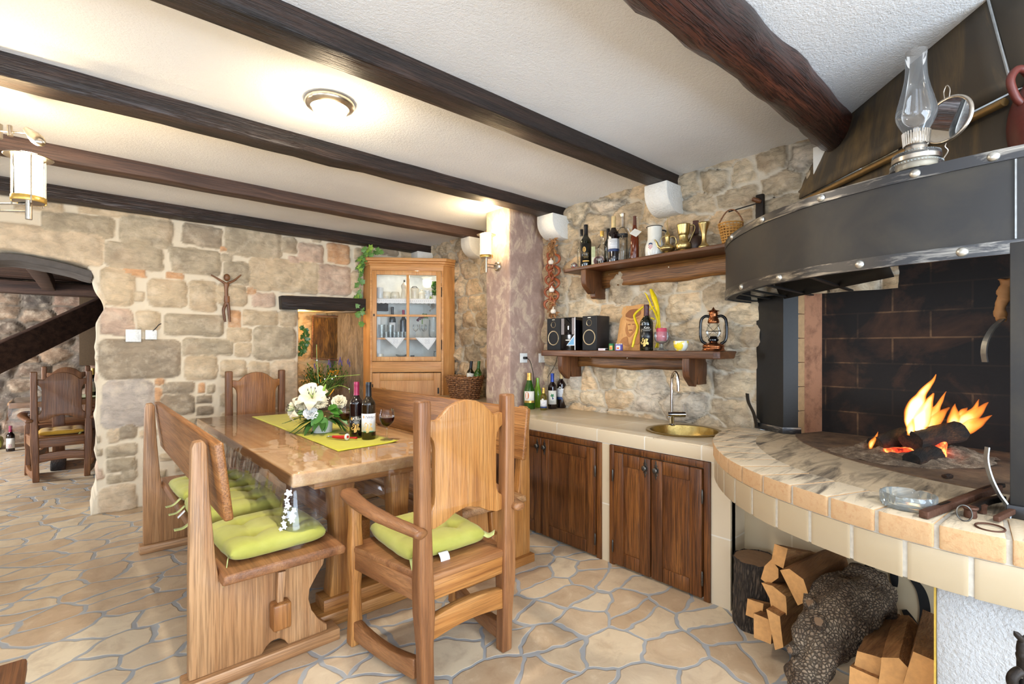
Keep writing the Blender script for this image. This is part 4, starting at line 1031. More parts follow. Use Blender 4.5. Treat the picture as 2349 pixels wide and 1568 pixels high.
MB().box((1.762,.2425,0),(1.99,.2475,.63)).build('edge_strip', plain('ochre_edge', S(206,170,70), .7), t, wc=True, smooth=0)  # thin ochre strip along the pier edge
st = tile_mat('store_tile', 1, 2, .333, .30, .1, -.16, S(206,186,152), S(196,176,142), S(222,206,176))
b = MB().box((2.52,-.6,0),(2.56,1.088,.62)); b.build('store_back', st, t, wc=True, smooth=0)
d = MB()
def stroke(P, w0=.018):
    P = spline([FX(u, v, 2.517) for u, v in P], 6); nn = len(P); vs = []
    for i, p in enumerate(P):
        dd = P[min(i+1,nn-1)] - P[max(i-1,0)]; dd.normalize(); w = Vector((0, -dd.z, dd.y))*w0*(.35 + .65*math.sin(PI*(.12 + .8*i/(nn-1)))); vs += [p - w, p + w]
    d.add(vs, [(2*i, 2*i+1, 2*i+3, 2*i+2) for i in range(nn-1)])
stroke([(1993,1330),(1994,1306),(2000,1280),(2010,1255)]); stroke([(2053,1345),(2051,1320),(2050,1290)], .014); stroke([(2092,1325),(2113,1355),(2122,1395),(2118,1430),(2106,1458)], .017); stroke([(2074,1398),(2088,1420),(2104,1445),(2112,1462)], .016)
d.build('painted_scroll', MAT['blackpaint'], t, wc=True, solid=.001, smooth=0)['label'] = 'black painted scrolls on the store tiles'
# ---------------------------------------------------------------- black steel hood on two posts
t = hood = thing('chimney_hood', 'black steel fireplace hood with riveted curved skirt on two posts', 'hood', (2.4, .3, HZ))
hp = [(3.02,1.25),(2.86,1.272),(2.72,1.268),(2.60,1.222),(2.40,1.090),(2.19,.880),(2.080,.715),(2.028,.612),(1.984,.468),(1.962,.365),(1.952,.236),(1.950,.112),(1.962,0),(2.02,-.15),(2.15,-.38),(2.42,-.68),(2.8,-.86),(3.02,-.9)]
HC = [Vector((p.x, p.y)) for p in spline([(a, c, 0) for a, c in hp], 8)]; HR = resample(HC, .022)
def hn(i):
    nv = nrm2(HR, i); return nv if nv.dot(CEN - HR[i]) > 0 else -nv
ZB, ZT = 1.532, 1.829
def hband(z0, z1, o0, o1, name, m, solid=True):
    b = MB(); secs = []
    for i in range(len(HR)):
        p, q = HR[i] + hn(i)*o0, HR[i] + hn(i)*o1; secs.append([Vector((p.x,p.y,z0)), Vector((p.x,p.y,z1)), Vector((q.x,q.y,z1)), Vector((q.x,q.y,z0))])
    b.loft(secs); return b.build(name, m, t, wc=True, smooth=40)
hband(ZB + .004, ZT - .004, .004, .009, 'skirt', MAT['steel'])
hband(ZT - .034, ZT, -.001, .012, 'top_band', MAT['band']); hband(ZB, ZB + .038, -.001, .012, 'bottom_band', MAT['band'])
ji = min(range(len(HR)), key=lambda i: (HR[i] - Vector((1.950,.109))).length)
p = HR[ji] - hn(ji)*.0005
MB().box((p.x - .001, p.y - .0025, ZB + .04), (p.x + .006, p.y + .0015, ZT - .036)).build('seam', MAT['bareiron'], t, wc=True)
for (u, v, z) in ((1668,543,ZT-.017),(1741,505,ZT-.017),(1881,453,ZT-.017),(2089,397,ZT-.017),(2286,355,ZT-.017),(1699.5,658.5,ZB+.019),(1797,636.5,ZB+.019),(1979,609,ZB+.019),(2213,579,ZB+.019)):
    q = FZ(u, v, z); i = min(range(len(HR)), key=lambda k: (HR[k] - Vector((q.x, q.y))).length); nn_ = hn(i); c = HR[i] - nn_*.0005
    MB().lathe([(.0145,0),(.0140,.003),(.0105,.0075),(.005,.0095),(0,.010)], (c.x, c.y, z), 16, axis=(-nn_.x, -nn_.y, 0)).build('rivet', MAT['rivet'], t, wc=True, smooth=70)
# flat ledge, sloping canopy and its lower panels
led = [HR[i] + hn(i)*.008 for i in range(0, len(HR), 2)]
can = [(3.02,1.04),(2.217,.1135),(2.20,-.75),(3.02,-.80)]
b = MB(); LO = 12
va = [Vector((p.x, p.y, ZT - .02)) for p in led]; vb = []
for p in led:
    best = None
    for a, c in zip(can, can[1:]):
        a, c = Vector(a), Vector(c); f = max(0, min(1, (p - a).dot(c - a)/(c - a).length_squared)); q = a.lerp(c, f)
        if best is None or (q - p).length < (best - p).length: best = q
    vb.append(Vector((best.x + .02, best.y, ZT - .02)))
b.add(va + vb, [(i, i+1, len(va)+i+1, len(va)+i) for i in range(len(va)-1)])
b.build('ledge', MAT['hood'], t, wc=True, solid=.006, smooth=40)
A0, A1, B0, B1 = Vector((3.02,1.045,2.085)), Vector((3.02,.87,2.415)), Vector((2.217,.1135,2.085)), Vector((2.237,.175,2.415))
C0, C1 = Vector((2.20,-.75,2.085)), Vector((2.23,-.72,2.415))
b = MB(); N = 14
b.grid(lambda u, v: (A0.lerp(B0, u)).lerp(A1.lerp(B1, u), v) + Vector((.004*mnoise.noise((u*5, v*3, 1)),)*3), N, 6)
b.build('canopy_sheet', MAT['hood'], t, wc=True, solid=.006, smooth=60)
b = MB(); b.grid(lambda u, v: (B0.lerp(C0, u)).lerp(B1.lerp(C1, u), v), 6, 4); b.build('canopy_sheet', MAT['hood'], t, wc=True, solid=.006, smooth=60)
dn = Vector((.012,-.012,0))
b = MB(); b.add([A0 + dn, B0 + dn, Vector((2.225,.115,ZT-.025)), Vector((3.02,1.04,ZT-.025)), C0 + dn, Vector((2.21,-.75,ZT-.025))], [(0,1,2,3),(1,4,5,2)]); b.build('lower_panel', MAT['hood'], t, wc=True, solid=.004, smooth=0)
b = MB(); off_ = Vector((-.010,.006,-.030)); b.tube([A0.lerp(B0, .02) + off_, A0.lerp(B0, .98) + off_], .0135, 12); b.build('rail_tube', plain('bare_brass_tube', S(168,134,84), .45, .7, .3, 60), t, wc=True, smooth=60)
b = MB(); b.tube([B0 + off_ + Vector((.01,0,0)), C0 + off_], .0135, 12); b.build('rail_tube', MAT['hood'], t, wc=True, smooth=60)
b = MB(); b.tube([B0 + Vector((-.004,.004,-.02)), B1 + Vector((-.004,.004,0))], .004, 6); b.build('weld_seam', MAT['bareiron'], t, wc=True)
# left post, right post, their feet
lp = [(2.985,1.217),(2.897,1.039),(2.947,.977),(3.06,1.0),(3.06,1.21)]
MB().prism(lp, 'z', HZ, ZB + .03).build('post', MAT['post'], t, wc=True, smooth=0)
fp = [(2.978,1.226),(2.884,1.038),(2.944,.964),(2.955,.975),(2.975,1.21)]
MB().prism(fp, 'z', HZ, HZ + .036).build('post_foot', MAT['band'], t, wc=True, bevel=.002, smooth=30)
MB().box((1.945,-.13,HZ),(2.06,.111,ZB + .03)).build('post', MAT['steel'], t, wc=True, bevel=.002, smooth=30)
MB().box((1.934,-.14,HZ),(2.07,.118,HZ + .036)).build('post_foot', MAT['band'], t, wc=True, bevel=.003, smooth=30)
# under-skirt frame seen at the left end
b = MB(); secs = []
for i in range(len(HR)):
    p, q = HR[i] + hn(i)*.010, HR[i] + hn(i)*.055; secs.append([Vector((p.x,p.y,ZB+.006)), Vector((p.x,p.y,ZB+.012)), Vector((q.x,q.y,ZB+.012)), Vector((q.x,q.y,ZB+.006))])
b.loft(secs); b.build('rim_frame', MAT['blackpaint'], t, wc=True, smooth=30)
for (u, v, e) in ((1683,672,(2.98,1.13)),(1712,664,(2.93,1.02)),(1760,655,(2.9,.9)),(1860,636,(2.8,.7))):
    q = FZ(u, v, ZB + .012); MB().bar((q.x, q.y, ZB + .014), (e[0], e[1], ZB + .014), .02, .006).build('frame_strut', MAT['blackpaint'], t, wc=True)
b = MB().grid(lambda u, v: Vector((2.93 - .62*u - .05*v, 1.06 - .62*u + .05*v, ZB + .005 + .17*v)), 10, 4); b.build('inner_baffle', MAT['blackpaint'], t, wc=True, solid=.004, smooth=60)
MB().box((2.0,-.5,1.60),(2.02,.10,1.82)).build('inner_baffle', MAT['blackpaint'], t, wc=True, solid=0)
# curved flat irons on the posts
def flatiron(P, w, label, m='bareiron'):
    P = spline(P, 6); b = MB(); secs = []; nn_ = len(P)
    for i, p in enumerate(P):
        d = P[min(i+1,nn_-1)] - P[max(i-1,0)]; d.normalize(); r = Vector((FWX, FWY, 0)); r = (r - d*r.dot(d)).normalized(); u = d.cross(r)
        secs.append([p + r*sx*w/2 + u*sy*.0022 for sx, sy in ((-1,-1),(1,-1),(1,1),(-1,1))])
    o = b.loft(secs).build('curved_iron', MAT[m], t, wc=True, smooth=60); o['label'] = label
d0 = 1.40
flatiron([FD(2312,1208,1.36), FD(2312,1165,1.37), FD(2290,1130,1.38), FD(2272,1092,1.39), FD(2263,1055,1.40), FD(2265,1025,1.40)], .012, 'curved bare iron strap on the right post')
flatiron([FD(2300,732,1.45), FD(2278,752,1.45), FD(2262,780,1.45), FD(2257,806,1.45), FD(2260,830,1.45)], .017, 'curved bare iron blade by the right post')
flatiron([FD(1736,978,2.86), FD(1729,948,2.86), FD(1717,922,2.86), FD(1714,902,2.86)], .035, 'flat iron strap by the left post foot', 'iron')
b = MB(); P = spline([FD(2297,735,1.46), FD(2293,715,1.46), FD(2300,690,1.46), FD(2306,665,1.46), FD(2310,640,1.46)], 6); b.tube(P, [.012 + .010*abs(mnoise.noise((i*.9, 0, 0))) for i in range(len(P))], 10); b.build('rope_tuft', MAT['husk'], t, wc=True, warp=(.008, 60))
# ---------------------------------------------------------------- fire: ash bed, logs, embers, flames
ac = FZ(2095, 1046, .8035)
def ashf(u, v):
    r = u**.8; a = 2*PI*v; x = .31*r*math.cos(a)*(1 + .25*mnoise.noise((a*2.2,3,1))); y = .17*r*math.sin(a)*(1 + .25*mnoise.noise((a*2.2,7,1)))
    px_ = RTX*x + FWX*y*1.35; py_ = RTY*x + FWY*y*1.35
    h = .040*(1 - r)**.8 + .026*max(0, mnoise.noise((px_*16, py_*16, 2)))*(1-r**3) + .03*math.exp(-((x-.16)**2 + (y+.04)**2)/.006)
    return Vector((ac.x + px_*(1 + .2*mnoise.noise((a*1.2, 0, 0))), ac.y + py_*(1 + .2*mnoise.noise((a*1.2, 5, 0))), .8038 + h))
o = MB().grid(ashf, 26, 60).build('ash_heap', MAT['ash'], warp=(.006, 60), smooth=60); tag(o, 'grey heap of wood ash under the burning logs', 'ash', None, 'stuff')
def firelog(label, p, q, r0, r1, m, sx=1, seed=0, name='burning_log', cat='log', group=None):
    p, q = Vector(p), Vector(q); b = MB(); secs = []; d = (q-p).normalized(); u = d.cross(Vector((0,0,1))).normalized(); w = u.cross(d)
    for i in range(9):
        f = i/8; c = p.lerp(q, f); r = r0 + (r1-r0)*f
        secs.append([c + (u*math.cos(a)*sx + w*math.sin(a))*r*(1 + .22*mnoise.noise((f*3 + seed, math.cos(a)*1.4, math.sin(a)*1.4))) for a in [2*PI*k/16 for k in range(16)]])
    o = b.loft(secs).build(name, m, smooth=50, warp=(.003, 50)); return tag(o, label, cat, group)
D = 2.06
firelog('half burnt split log lying on top of the fire', FD(2090,1012,2.05), FD(2192,990,2.10), .040, .044, W('burnt'), 1.25, 1)
firelog('charred log at the back left of the fire', FD(2008,1022,2.16), FD(2088,1000,2.20), .040, .046, W('burnt'), 1.0, 4)
firelog('hollow charcoal piece at the front of the fire', FD(2090,1056,1.96), FD(2140,1040,2.02), .030, .036, W('burnt'), 1.2, 7)
firelog('glowing red ember column under the top log', FD(2150,1066,1.99), FD(2157,1000,2.07), .028, .024, MAT['ember'], 1.0, 9, 'glowing_ember', 'ember')
firelog('flat glowing ember layer left of the fire centre', FD(2030,1036,2.10), FD(2098,1034,2.06), .014, .018, MAT['ember'], 1.5, 12, 'glowing_ember', 'ember')
firelog('pale burnt wood end at the left edge of the ash', FD(1968,1026,2.20), FD(2000,1018,2.22), .016, .022, MAT['ash'], 1.1, 15, 'charred_chunk', 'wood chunk')
firelog('small black charcoal lump lying in front of the ash heap', FZ(2166,1092,.812), FZ(2180,1091,.812), .007, .009, W('burnt'), 1.3, 17, 'charcoal_lump', 'charcoal')
# flame material: bright where thick, orange and clear at the rim
fm = bpy.data.materials.new('flame'); fm.use_nodes = True; ft = fm.node_tree; ft.nodes.clear()
N_ = lambda k: ft.nodes.new('ShaderNode' + k)
lw = N_('LayerWeight'); lw.inputs[0].default_value = .38
tc = N_('TexCoord'); nz = N_('TexNoise'); nz.inputs['Scale'].default_value = 9; nz.inputs['Detail'].default_value = 4; ft.links.new(tc.outputs['Object'], nz.inputs['Vector'])
at = N_('Attribute'); at.attribute_name = 'Heat'
inv = N_('Math'); inv.operation = 'SUBTRACT'; inv.inputs[0].default_value = 1.0; ft.links.new(lw.outputs['Facing'], inv.inputs[1])
pw = N_('Math'); pw.operation = 'POWER'; pw.inputs[1].default_value = 1.5; ft.links.new(inv.outputs[0], pw.inputs[0])
m1 = N_('Math'); m1.operation = 'MULTIPLY'; ft.links.new(pw.outputs[0], m1.inputs[0]); ft.links.new(at.outputs['Fac'], m1.inputs[1])
m2 = N_('Math'); m2.operation = 'MULTIPLY_ADD'; ft.links.new(nz.outputs[0], m2.inputs[0]); m2.inputs[1].default_value = .5; m2.inputs[2].default_value = .74; 
m3 = N_('Math'); m3.operation = 'MULTIPLY'; ft.links.new(m1.outputs[0], m3.inputs[0]); ft.links.new(m2.outputs[0], m3.inputs[1])
rp = N_('ValToRGB'); e = rp.color_ramp.elements; e[0].position = .0; e[0].color = (1,.16,.02,1); e[1].position = 1.0; e[1].color = (1,.78,.40,1); x_ = e.new(.45); x_.color = (1,.34,.05,1)
ft.links.new(m3.outputs[0], rp.inputs[0])
sm = N_('Math'); sm.operation = 'MULTIPLY_ADD'; ft.links.new(m3.outputs[0], sm.inputs[0]); sm.inputs[1].default_value = 1.7; sm.inputs[2].default_value = .55
em = N_('Emission'); ft.links.new(rp.outputs[0], em.inputs[0]); ft.links.new(sm.outputs[0], em.inputs[1])
tr = N_('BsdfTransparent'); mx = N_('MixShader'); fc = N_('Math'); fc.operation = 'MULTIPLY'; fc.use_clamp = True; fc.inputs[1].default_value = 1.35
ft.links.new(m3.outputs[0], fc.inputs[0]); ft.links.new(fc.outputs[0], mx.inputs[0]); ft.links.new(tr.outputs[0], mx.inputs[1]); ft.links.new(em.outputs[0], mx.inputs[2])
ou = N_('OutputMaterial'); ft.links.new(mx.outputs[0], ou.inputs[0])
def tongue(P, d, heat=1.0, flat=.75):
    pts = []
    P = [(u, v, r, d) if len(q) == 3 else q for q in P for (u, v, r) in [q[:3]]]
    C = spline([FD(u, v, dd) for u, v, r, dd in P], 7); R = [p.x for p in spline([(r, 0, 0) for u, v, r, dd in P], 7)]
    return C, [max(.0012, r) for r in R], heat, flat
def flames(name, label, T):
    b = MB(); heat = []
    for C, R, h, fl in T:
        n0 = len(b.v); b.tube(C, R, 14, flat=fl, cap=False)
        for i in range(len(C)): heat += [h*(1 - (i/(len(C)-1))**1.6*.72)*(min(1, .35 + i/4))]*14
    for i, p in enumerate(b.v): b.v[i] = p + mnoise.noise_vector(p*22)*.006
    o = b.build(name, fm, smooth=180)
    a = o.data.attributes.new('Heat', 'FLOAT', 'POINT'); a.data.foreach_set('value', heat[:len(o.data.vertices)])
    return tag(o, label, 'flame')
flames('flame', 'tall bright flame rising from the middle of the fire', [
  tongue([(2092,1000,.020),(2096,965,.044),(2102,935,.046),(2114,905,.026),(2130,885,.014),(2146,858,.002)], 2.14, 1.25),
  tongue([(2105,1000,.022),(2112,965,.040),(2122,938,.030),(2134,915,.016),(2140,900,.004)], 2.10, 1.2),
  tongue([(2112,995,.020),(2128,965,.034),(2146,938,.018),(2160,915,.008),(2172,899,.001)], 2.16, .8),
  tongue([(2122,995,.016),(2140,970,.028),(2160,948,.016),(2178,934,.003)], 2.12, .7),
  tongue([(2098,950,.020),(2088,938,.012),(2078,936,.002)], 2.14, .8),
  tongue([(2086,1000,.012),(2090,980,.018),(2094,960,.010)], 2.06, 1.0)])
flames('flame', 'low orange flames leaning to the right of the fire', [
  tongue([(2178,990,.016),(2188,965,.030),(2191,945,.018),(2192,926,.001)], 2.18, .75),
  tongue([(2185,990,.018),(2215,965,.034),(2240,945,.022),(2268,924,.001)], 2.20, .8),
  tongue([(2190,996,.016),(2225,978,.028),(2252,965,.018),(2276,952,.001)], 2.16, .72),
  tongue([(2200,970,.012),(2222,950,.018),(2240,930,.008),(2248,916,.001)], 2.22, .6),
  tongue([(2196,960,.010),(2208,945,.014),(2218,934,.001)], 2.22, .55)])
flames('flame', 'small flame lick at the left end of the embers', [tongue([(1996,1030,.008),(2001,1015,.014),(2008,1002,.008),(2012,990,.001)], 2.16, .7)])
# ---------------------------------------------------------------- things lying on the hearth
p = FZ(2083, 1161, HZ + .001)
t = thing('glass_ashtray', 'round cut glass ashtray on the brick hearth edge', 'ashtray', p)
b = MB(); prof = [(0,.006),(.046,.006),(.054,.010),(.060,.026),(.0625,.030),(.066,.030),(.0675,.026),(.0655,.004),(.062,.0),(0,.0)]; prof = [(r_, z_ if z_ < .012 else z_*1.35) for r_, z_ in prof]
b.lathe(prof, (0,0,0), 48)
for i, q in enumerate(b.v):
    a = math.atan2(q.y, q.x); r = math.hypot(q.x, q.y)
    if r > .057 and q.z > .02:
        q.z -= .006*max(0, math.cos(a*4 + .6))**12
    if r > .064: s_ = 1 + .02*math.cos(a*24); q.x *= s_; q.y *= s_
b.build('dish', MAT['ashglass'], t, smooth=35)
t = thing('fire_tongs', 'rusty iron fire tongs and pokers lying by the right post', 'fire tongs', FZ(2220,1190,HZ))
def ibar(P, w, h, m='rust', nm='bar'):
    P = spline(P, 5); b = MB(); secs = []
    for i, q in enumerate(P):
        dd = (P[min(i+1,len(P)-1)] - P[max(i-1,0)]).normalized(); r = dd.cross(Vector((0,0,1))).normalized()
        secs.append([q + r*sx*w/2 + Vector((0,0,sz*h/2)) for sx, sz in ((-1,-1),(1,-1),(1,1),(-1,1))])
    b.loft(secs).build(nm, MAT[m], t, wc=True, bevel=.002, smooth=50, bev_ang=50)
ibar([FZ(2118,1180,.812), FZ(2165,1163,.815), FZ(2200,1150,.82), FZ(2290,1118,.83)], .022, .020)
ibar([FZ(2150,1163,.818), FZ(2200,1145,.824), FZ(2265,1120,.832), FZ(2300,1112,.835)], .016, .012, 'iron', 'poker')
ibar([FZ(2228,1170,.815), FZ(2262,1150,.822), FZ(2300,1142,.826)], .020, .016, 'iron', 'poker')
ibar([FZ(2285,1190,.812), FZ(2305,1180,.816), FZ(2330,1168,.82)], .014, .014, 'rust', 'poker')
q = FZ(2226,1186,HZ+.001); MB().lathe([(.013,0),(.0145,.004),(.013,.020),(.018,.026),(.017,.030),(.006,.028),(0,.027)], q, 18).build('boss', MAT['rust'], t, wc=True)
q = FZ(2253,1176,HZ+.001); MB().lathe([(.010,0),(.011,.020),(.013,.024),(0,.024)], q, 14).build('boss', MAT['rust'], t, wc=True)
q = FZ(2212,1176,HZ+.02); b = MB(); b.tube([q + (Vector((RTX,RTY,0))*math.cos(a)*.021 + Vector((.35,.2,.92))*math.sin(a)*.021) for a in [2*PI*i/28 for i in range(28)]], .0021, 8, closed=True); b.build('ring', MAT['pewter'], t, wc=True)
q = FZ(2271,1209,HZ+.003); b = MB(); b.tube([q + Vector((math.cos(a)*.028, math.sin(a)*.028, .002*math.cos(a))) for a in [2*PI*i/32 for i in range(32)]], .0026, 8, closed=True); b.build('ring', MAT['rust'], t, wc=True)
# ---------------------------------------------------------------- firewood under the hearth
LOGN = [0]
def split_log(label, u0, v0, x0, u1, v1, x1, poly, roll=0.0, m=None):
    """wedge-split log from its near end to its far end; poly is its end face in metres"""
    p, q = FX(u0, v0, x0), FX(u1, v1, x1); d = (q-p).normalized(); r = d.cross(Vector((0,0,1))).normalized(); w = r.cross(d)
    cr, sr_ = math.cos(roll), math.sin(roll); LOGN[0] += 1; sd = LOGN[0]*3.7
    t = thing('split_log', label, 'firewood', p, group='split firewood under the hearth')
    pts = []
    k = len(poly)
    for i in range(k):
        a, c = Vector(poly[i]), Vector(poly[(i+1) % k])
        for j in range(4): pts.append(a.lerp(c, j/4))
    secs = []
    for i in range(8):
        f = i/7; c = p.lerp(q, f)
        secs.append([c + (r*(a.x*cr - a.y*sr_) + w*(a.x*sr_ + a.y*cr))*(1 + .07*mnoise.noise((f*2 + sd, a.x*9, a.y*9))) for a in pts])
    MB().loft(secs, cap=False).build('split_sides', m or W('oak', 'x'), t, wc=True, smooth=35, warp=(.002, 60))
    b = MB(); b.v = [v - d*.0006 for v in secs[0]] ; b.f = [tuple(range(len(secs[0])))]; b.build('cut_end', MAT['endgrain'], t, wc=True, smooth=0)
    b = MB(); b.v = list(secs[-1]); b.f = [tuple(range(len(secs[0])))]; b.build('cut_end', MAT['endgrain'], t, wc=True, smooth=0)
WB = wood('split_firewood', S(126,80,42), S(180,126,74), S(206,156,100), 'x', .75, 34, .6, .4, knots=.6, vary=.75)
BK = MAT['bark']
sq = [(-.03,-.035),(.03,-.03),(.028,.035),(-.032,.03)]
split_log('split log with a square pale end, topmost beside the bark stump', 1789,1273,2.24, 1872,1288,2.48, [(-.034,-.036),(.020,-.048),(.032,.036),(-.028,.040)], .1, WB)
split_log('half round split log resting against the bark stump', 1768,1310,2.24, 1840,1318,2.48, [(-.036,-.045),(.0,-.055),(.036,-.012),(.030,.022),(-.005,.050),(-.030,.012)], 0, WB)
split_log('long split log with a sharp wedge end above the gnarled log', 1812,1346,2.16, 1910,1296,2.48, [(-.036,.058),(.0,.012),(.04,-.052),(.028,-.062),(-.02,.0)][::-1] and [(-.040,.055),(.030,-.060),(.075,-.015),(.055,.055),(0,.075)], 0, WB)
split_log('split log with a curved end face in the middle of the pile', 1758,1376,2.16, 1830,1366,2.42, [(-.028,.060),(.012,.012),(.032,-.052),(.085,-.022),(.075,.045),(.02,.065)], 0, WB)
split_log('split log lying on its side at the foot of the stump', 1730,1396,2.20, 1800,1398,2.44, [(-.036,-.036),(.036,-.040),(.040,.034),(-.034,.034)], .1, WB)
split_log('short split log on the floor at the front of the pile', 1748,1444,2.10, 1800,1418,2.42, [(-.036,.052),(-.028,-.040),(.038,-.042),(.036,.048)], 0, WB)
split_log('narrow split log wedged against the gnarled log', 1774,1446,2.06, 1830,1410,2.40, [(-.030,.07),(.010,-.065),(.038,-.045),(.02,.06)], 0, WB)
split_log('big split log leaning out right of the gnarled log', 1998,1530,1.94, 2036,1424,2.44, [(-.050,-.016),(.028,-.036),(.054,.0),(.044,.034),(-.030,.040)], .15, WB)
split_log('barked split log second from the white pier', 2056,1546,1.90, 2080,1440,2.44, [(-.044,-.05),(.036,-.05),(.046,.016),(.006,.052),(-.038,.036)], 0, WB)
split_log('split log touching the white pier', 2116,1545,1.88, 2134,1436,2.44, [(-.046,-.055),(.045,-.055),(.045,.045),(-.022,.055)], 0, WB)
split_log('split log on the floor under the right hand firewood', 1990,1570,1.90, 2060,1500,2.40, [(-.05,-.03),(.05,-.03),(.05,.03),(-.05,.035)], 0, WB)
# stump
sp_ = FZ(1724, 1424, 0); sp_ = Vector((2.345, .955, 0))
t = thing('tree_stump', 'upright bark covered stump in the log store by the cupboard', 'stump', sp_)
b = MB(); secs = []
for i in range(15):
    z = .305*i/14; secs.append([Vector((math.cos(a), math.sin(a), 0))*(.096 + .010*mnoise.noise((math.cos(a)*2, math.sin(a)*2, z*3)) + .008*(1 - z/.3)) + Vector((0,0,z)) for a in [2*PI*k/40 for k in range(40)]])
b.loft(secs, cap=False); b.build('bark', BK, t, smooth=60, warp=(.006, 45))
b = MB(); b.v = [v*1 + Vector((0,0,-.004)) for v in secs[-1]]; b.f = [tuple(range(40))]; b.build('sawn_top', MAT['stumptop'], t, smooth=0)
# the gnarled log
t = thing('gnarled_log', 'large gnarled grey log with cracked bark and branch stubs', 'log', FX(1850,1560,1.92))
P = [FX(1845,1600,1.86), FX(1852,1555,1.92), FX(1868,1500,1.98), FX(1890,1455,2.06), FX(1925,1410,2.18), FX(1965,1375,2.32), FX(1992,1362,2.42)]
P = [Vector((p.x, p.y, max(p.z, .085))) for p in P]
C = spline(P, 8); R = [p.x for p in spline([(r, 0, 0) for r in (.050,.062,.074,.092,.112,.118,.108)], 8)]
b = MB(); secs = []
for i, c in enumerate(C):
    d = (C[min(i+1,len(C)-1)] - C[max(i-1,0)]).normalized(); u = d.cross(Vector((0,0,1))).normalized(); w = u.cross(d)
    secs.append([c + (u*math.cos(a) + w*math.sin(a))*R[i]*(1 + .34*mnoise.noise((i*.13, math.cos(a)*1.5, math.sin(a)*1.5)) + .16*mnoise.noise((i*.35, math.cos(a)*3.5, math.sin(a)*3.5))) for a in [2*PI*k/36 for k in range(36)]])
b.loft(secs); b.build('trunk', MAT['oldbark'], t, wc=True, smooth=70)
def stub(u, v, x, dx, r, nm='branch_stub'):
    c = FX(u, v, x); dv = Vector(dx).normalized()
    b = MB().lathe([(r*1.35,-.03),(r*1.05,0),(r,.02),(r*.9,.028),(0,.024)], c, 14, axis=dv); b.build(nm, MAT['oldbark'], t, wc=True, warp=(.004, 50))
    b = MB().lathe([(r*.8,.0255),(r*.4,.0285),(0,.0285)], c, 14, axis=dv); b.build('sawn_face', MAT['stumptop'], t, wc=True)
stub(1864,1390,2.06,(-.7,.2,.7),.020); stub(1880,1428,2.0,(-.8,-.1,.6),.022); stub(1992,1372,2.24,(-.75,-.35,.55),.020); stub(1822,1488,1.93,(-.9,.2,.2),.016)
# ---------------------------------------------------------------- wall shelves
def bracket_profile(xf, zt, zb, depth_top=.075):
    P = sp2([(xf, zt-depth_top), (xf+.012, zt-depth_top-.04), (xf+.05, zt-depth_top-.075), (xf+.085, zt-depth_top-.098), (xf+.105, zb+.05), (xf+.110, zb+.012), (xf+.122, zb)], 5)
    return [(2.99, zb), (2.99, zt), (xf, zt)] + P
def wall_shelf(label, xf, y0, y1, zt, th, brs, fas, zfb, chamf=.02):
    t = thing('mounted_shelf', label, 'shelf', (2.99, (y0+y1)/2, zt - th))
    MB().prism([(xf+chamf, y0), (xf, y0+chamf*1.6), (xf, y1-chamf*1.6), (xf+chamf, y1), (2.995, y1), (2.995, y0)], 'z', zt-th, zt).build('shelf_board', W('shelf', 'y'), t, wc=True, bevel=.006, seg=3, cuts=.15, warp=(.003, 5))
    for y, zb in brs:
        MB().prism(bracket_profile(xf+.008, zt-th, zb), 'y', y, y+.045).build('bracket', W('shelf', 'z'), t, wc=True, bevel=.005, smooth=35)
    ya, yb = fas; n = 24
    b = MB(); b.grid(lambda u, v: Vector((2.962, ya + (yb-ya)*u, (zfb + .006*math.sin(u*9) + .004*math.sin(u*23))*(1-v) + (zt-th)*v)), n, 3)
    b.build('back_rail', W('fascia', 'y'), t, wc=True, solid=.024, smooth=30)
    return t
us = wall_shelf('upper oak wall shelf carrying bottles, jug and brassware', 2.752, 1.03, 2.545, 1.864, .026, ((2.322, 1.634),), (1.05, 2.325), 1.712)
for (u, v) in ((1397,629),(1534,612)):
    p = FX(u, v, 2.949); MB().lathe([(.0045,0),(.004,.0015),(0,.002)], p, 10, axis=(-1,0,0)).build('screw', MAT['nickel'], us, wc=True)
ls = wall_shelf('lower oak wall shelf with the stereo, carving and lantern', 2.76, 1.335, 2.80, 1.250, .046, ((2.56, 1.043), (1.522, 1.040)), (1.56, 2.57), 1.120)
for (u, v) in ((1354,820),(1439,820.5)):
    p = FX(u, v, 2.949); MB().lathe([(.0045,0),(.004,.0015),(0,.002)], p, 10, axis=(-1,0,0)).build('screw', MAT['nickel'], ls, wc=True)
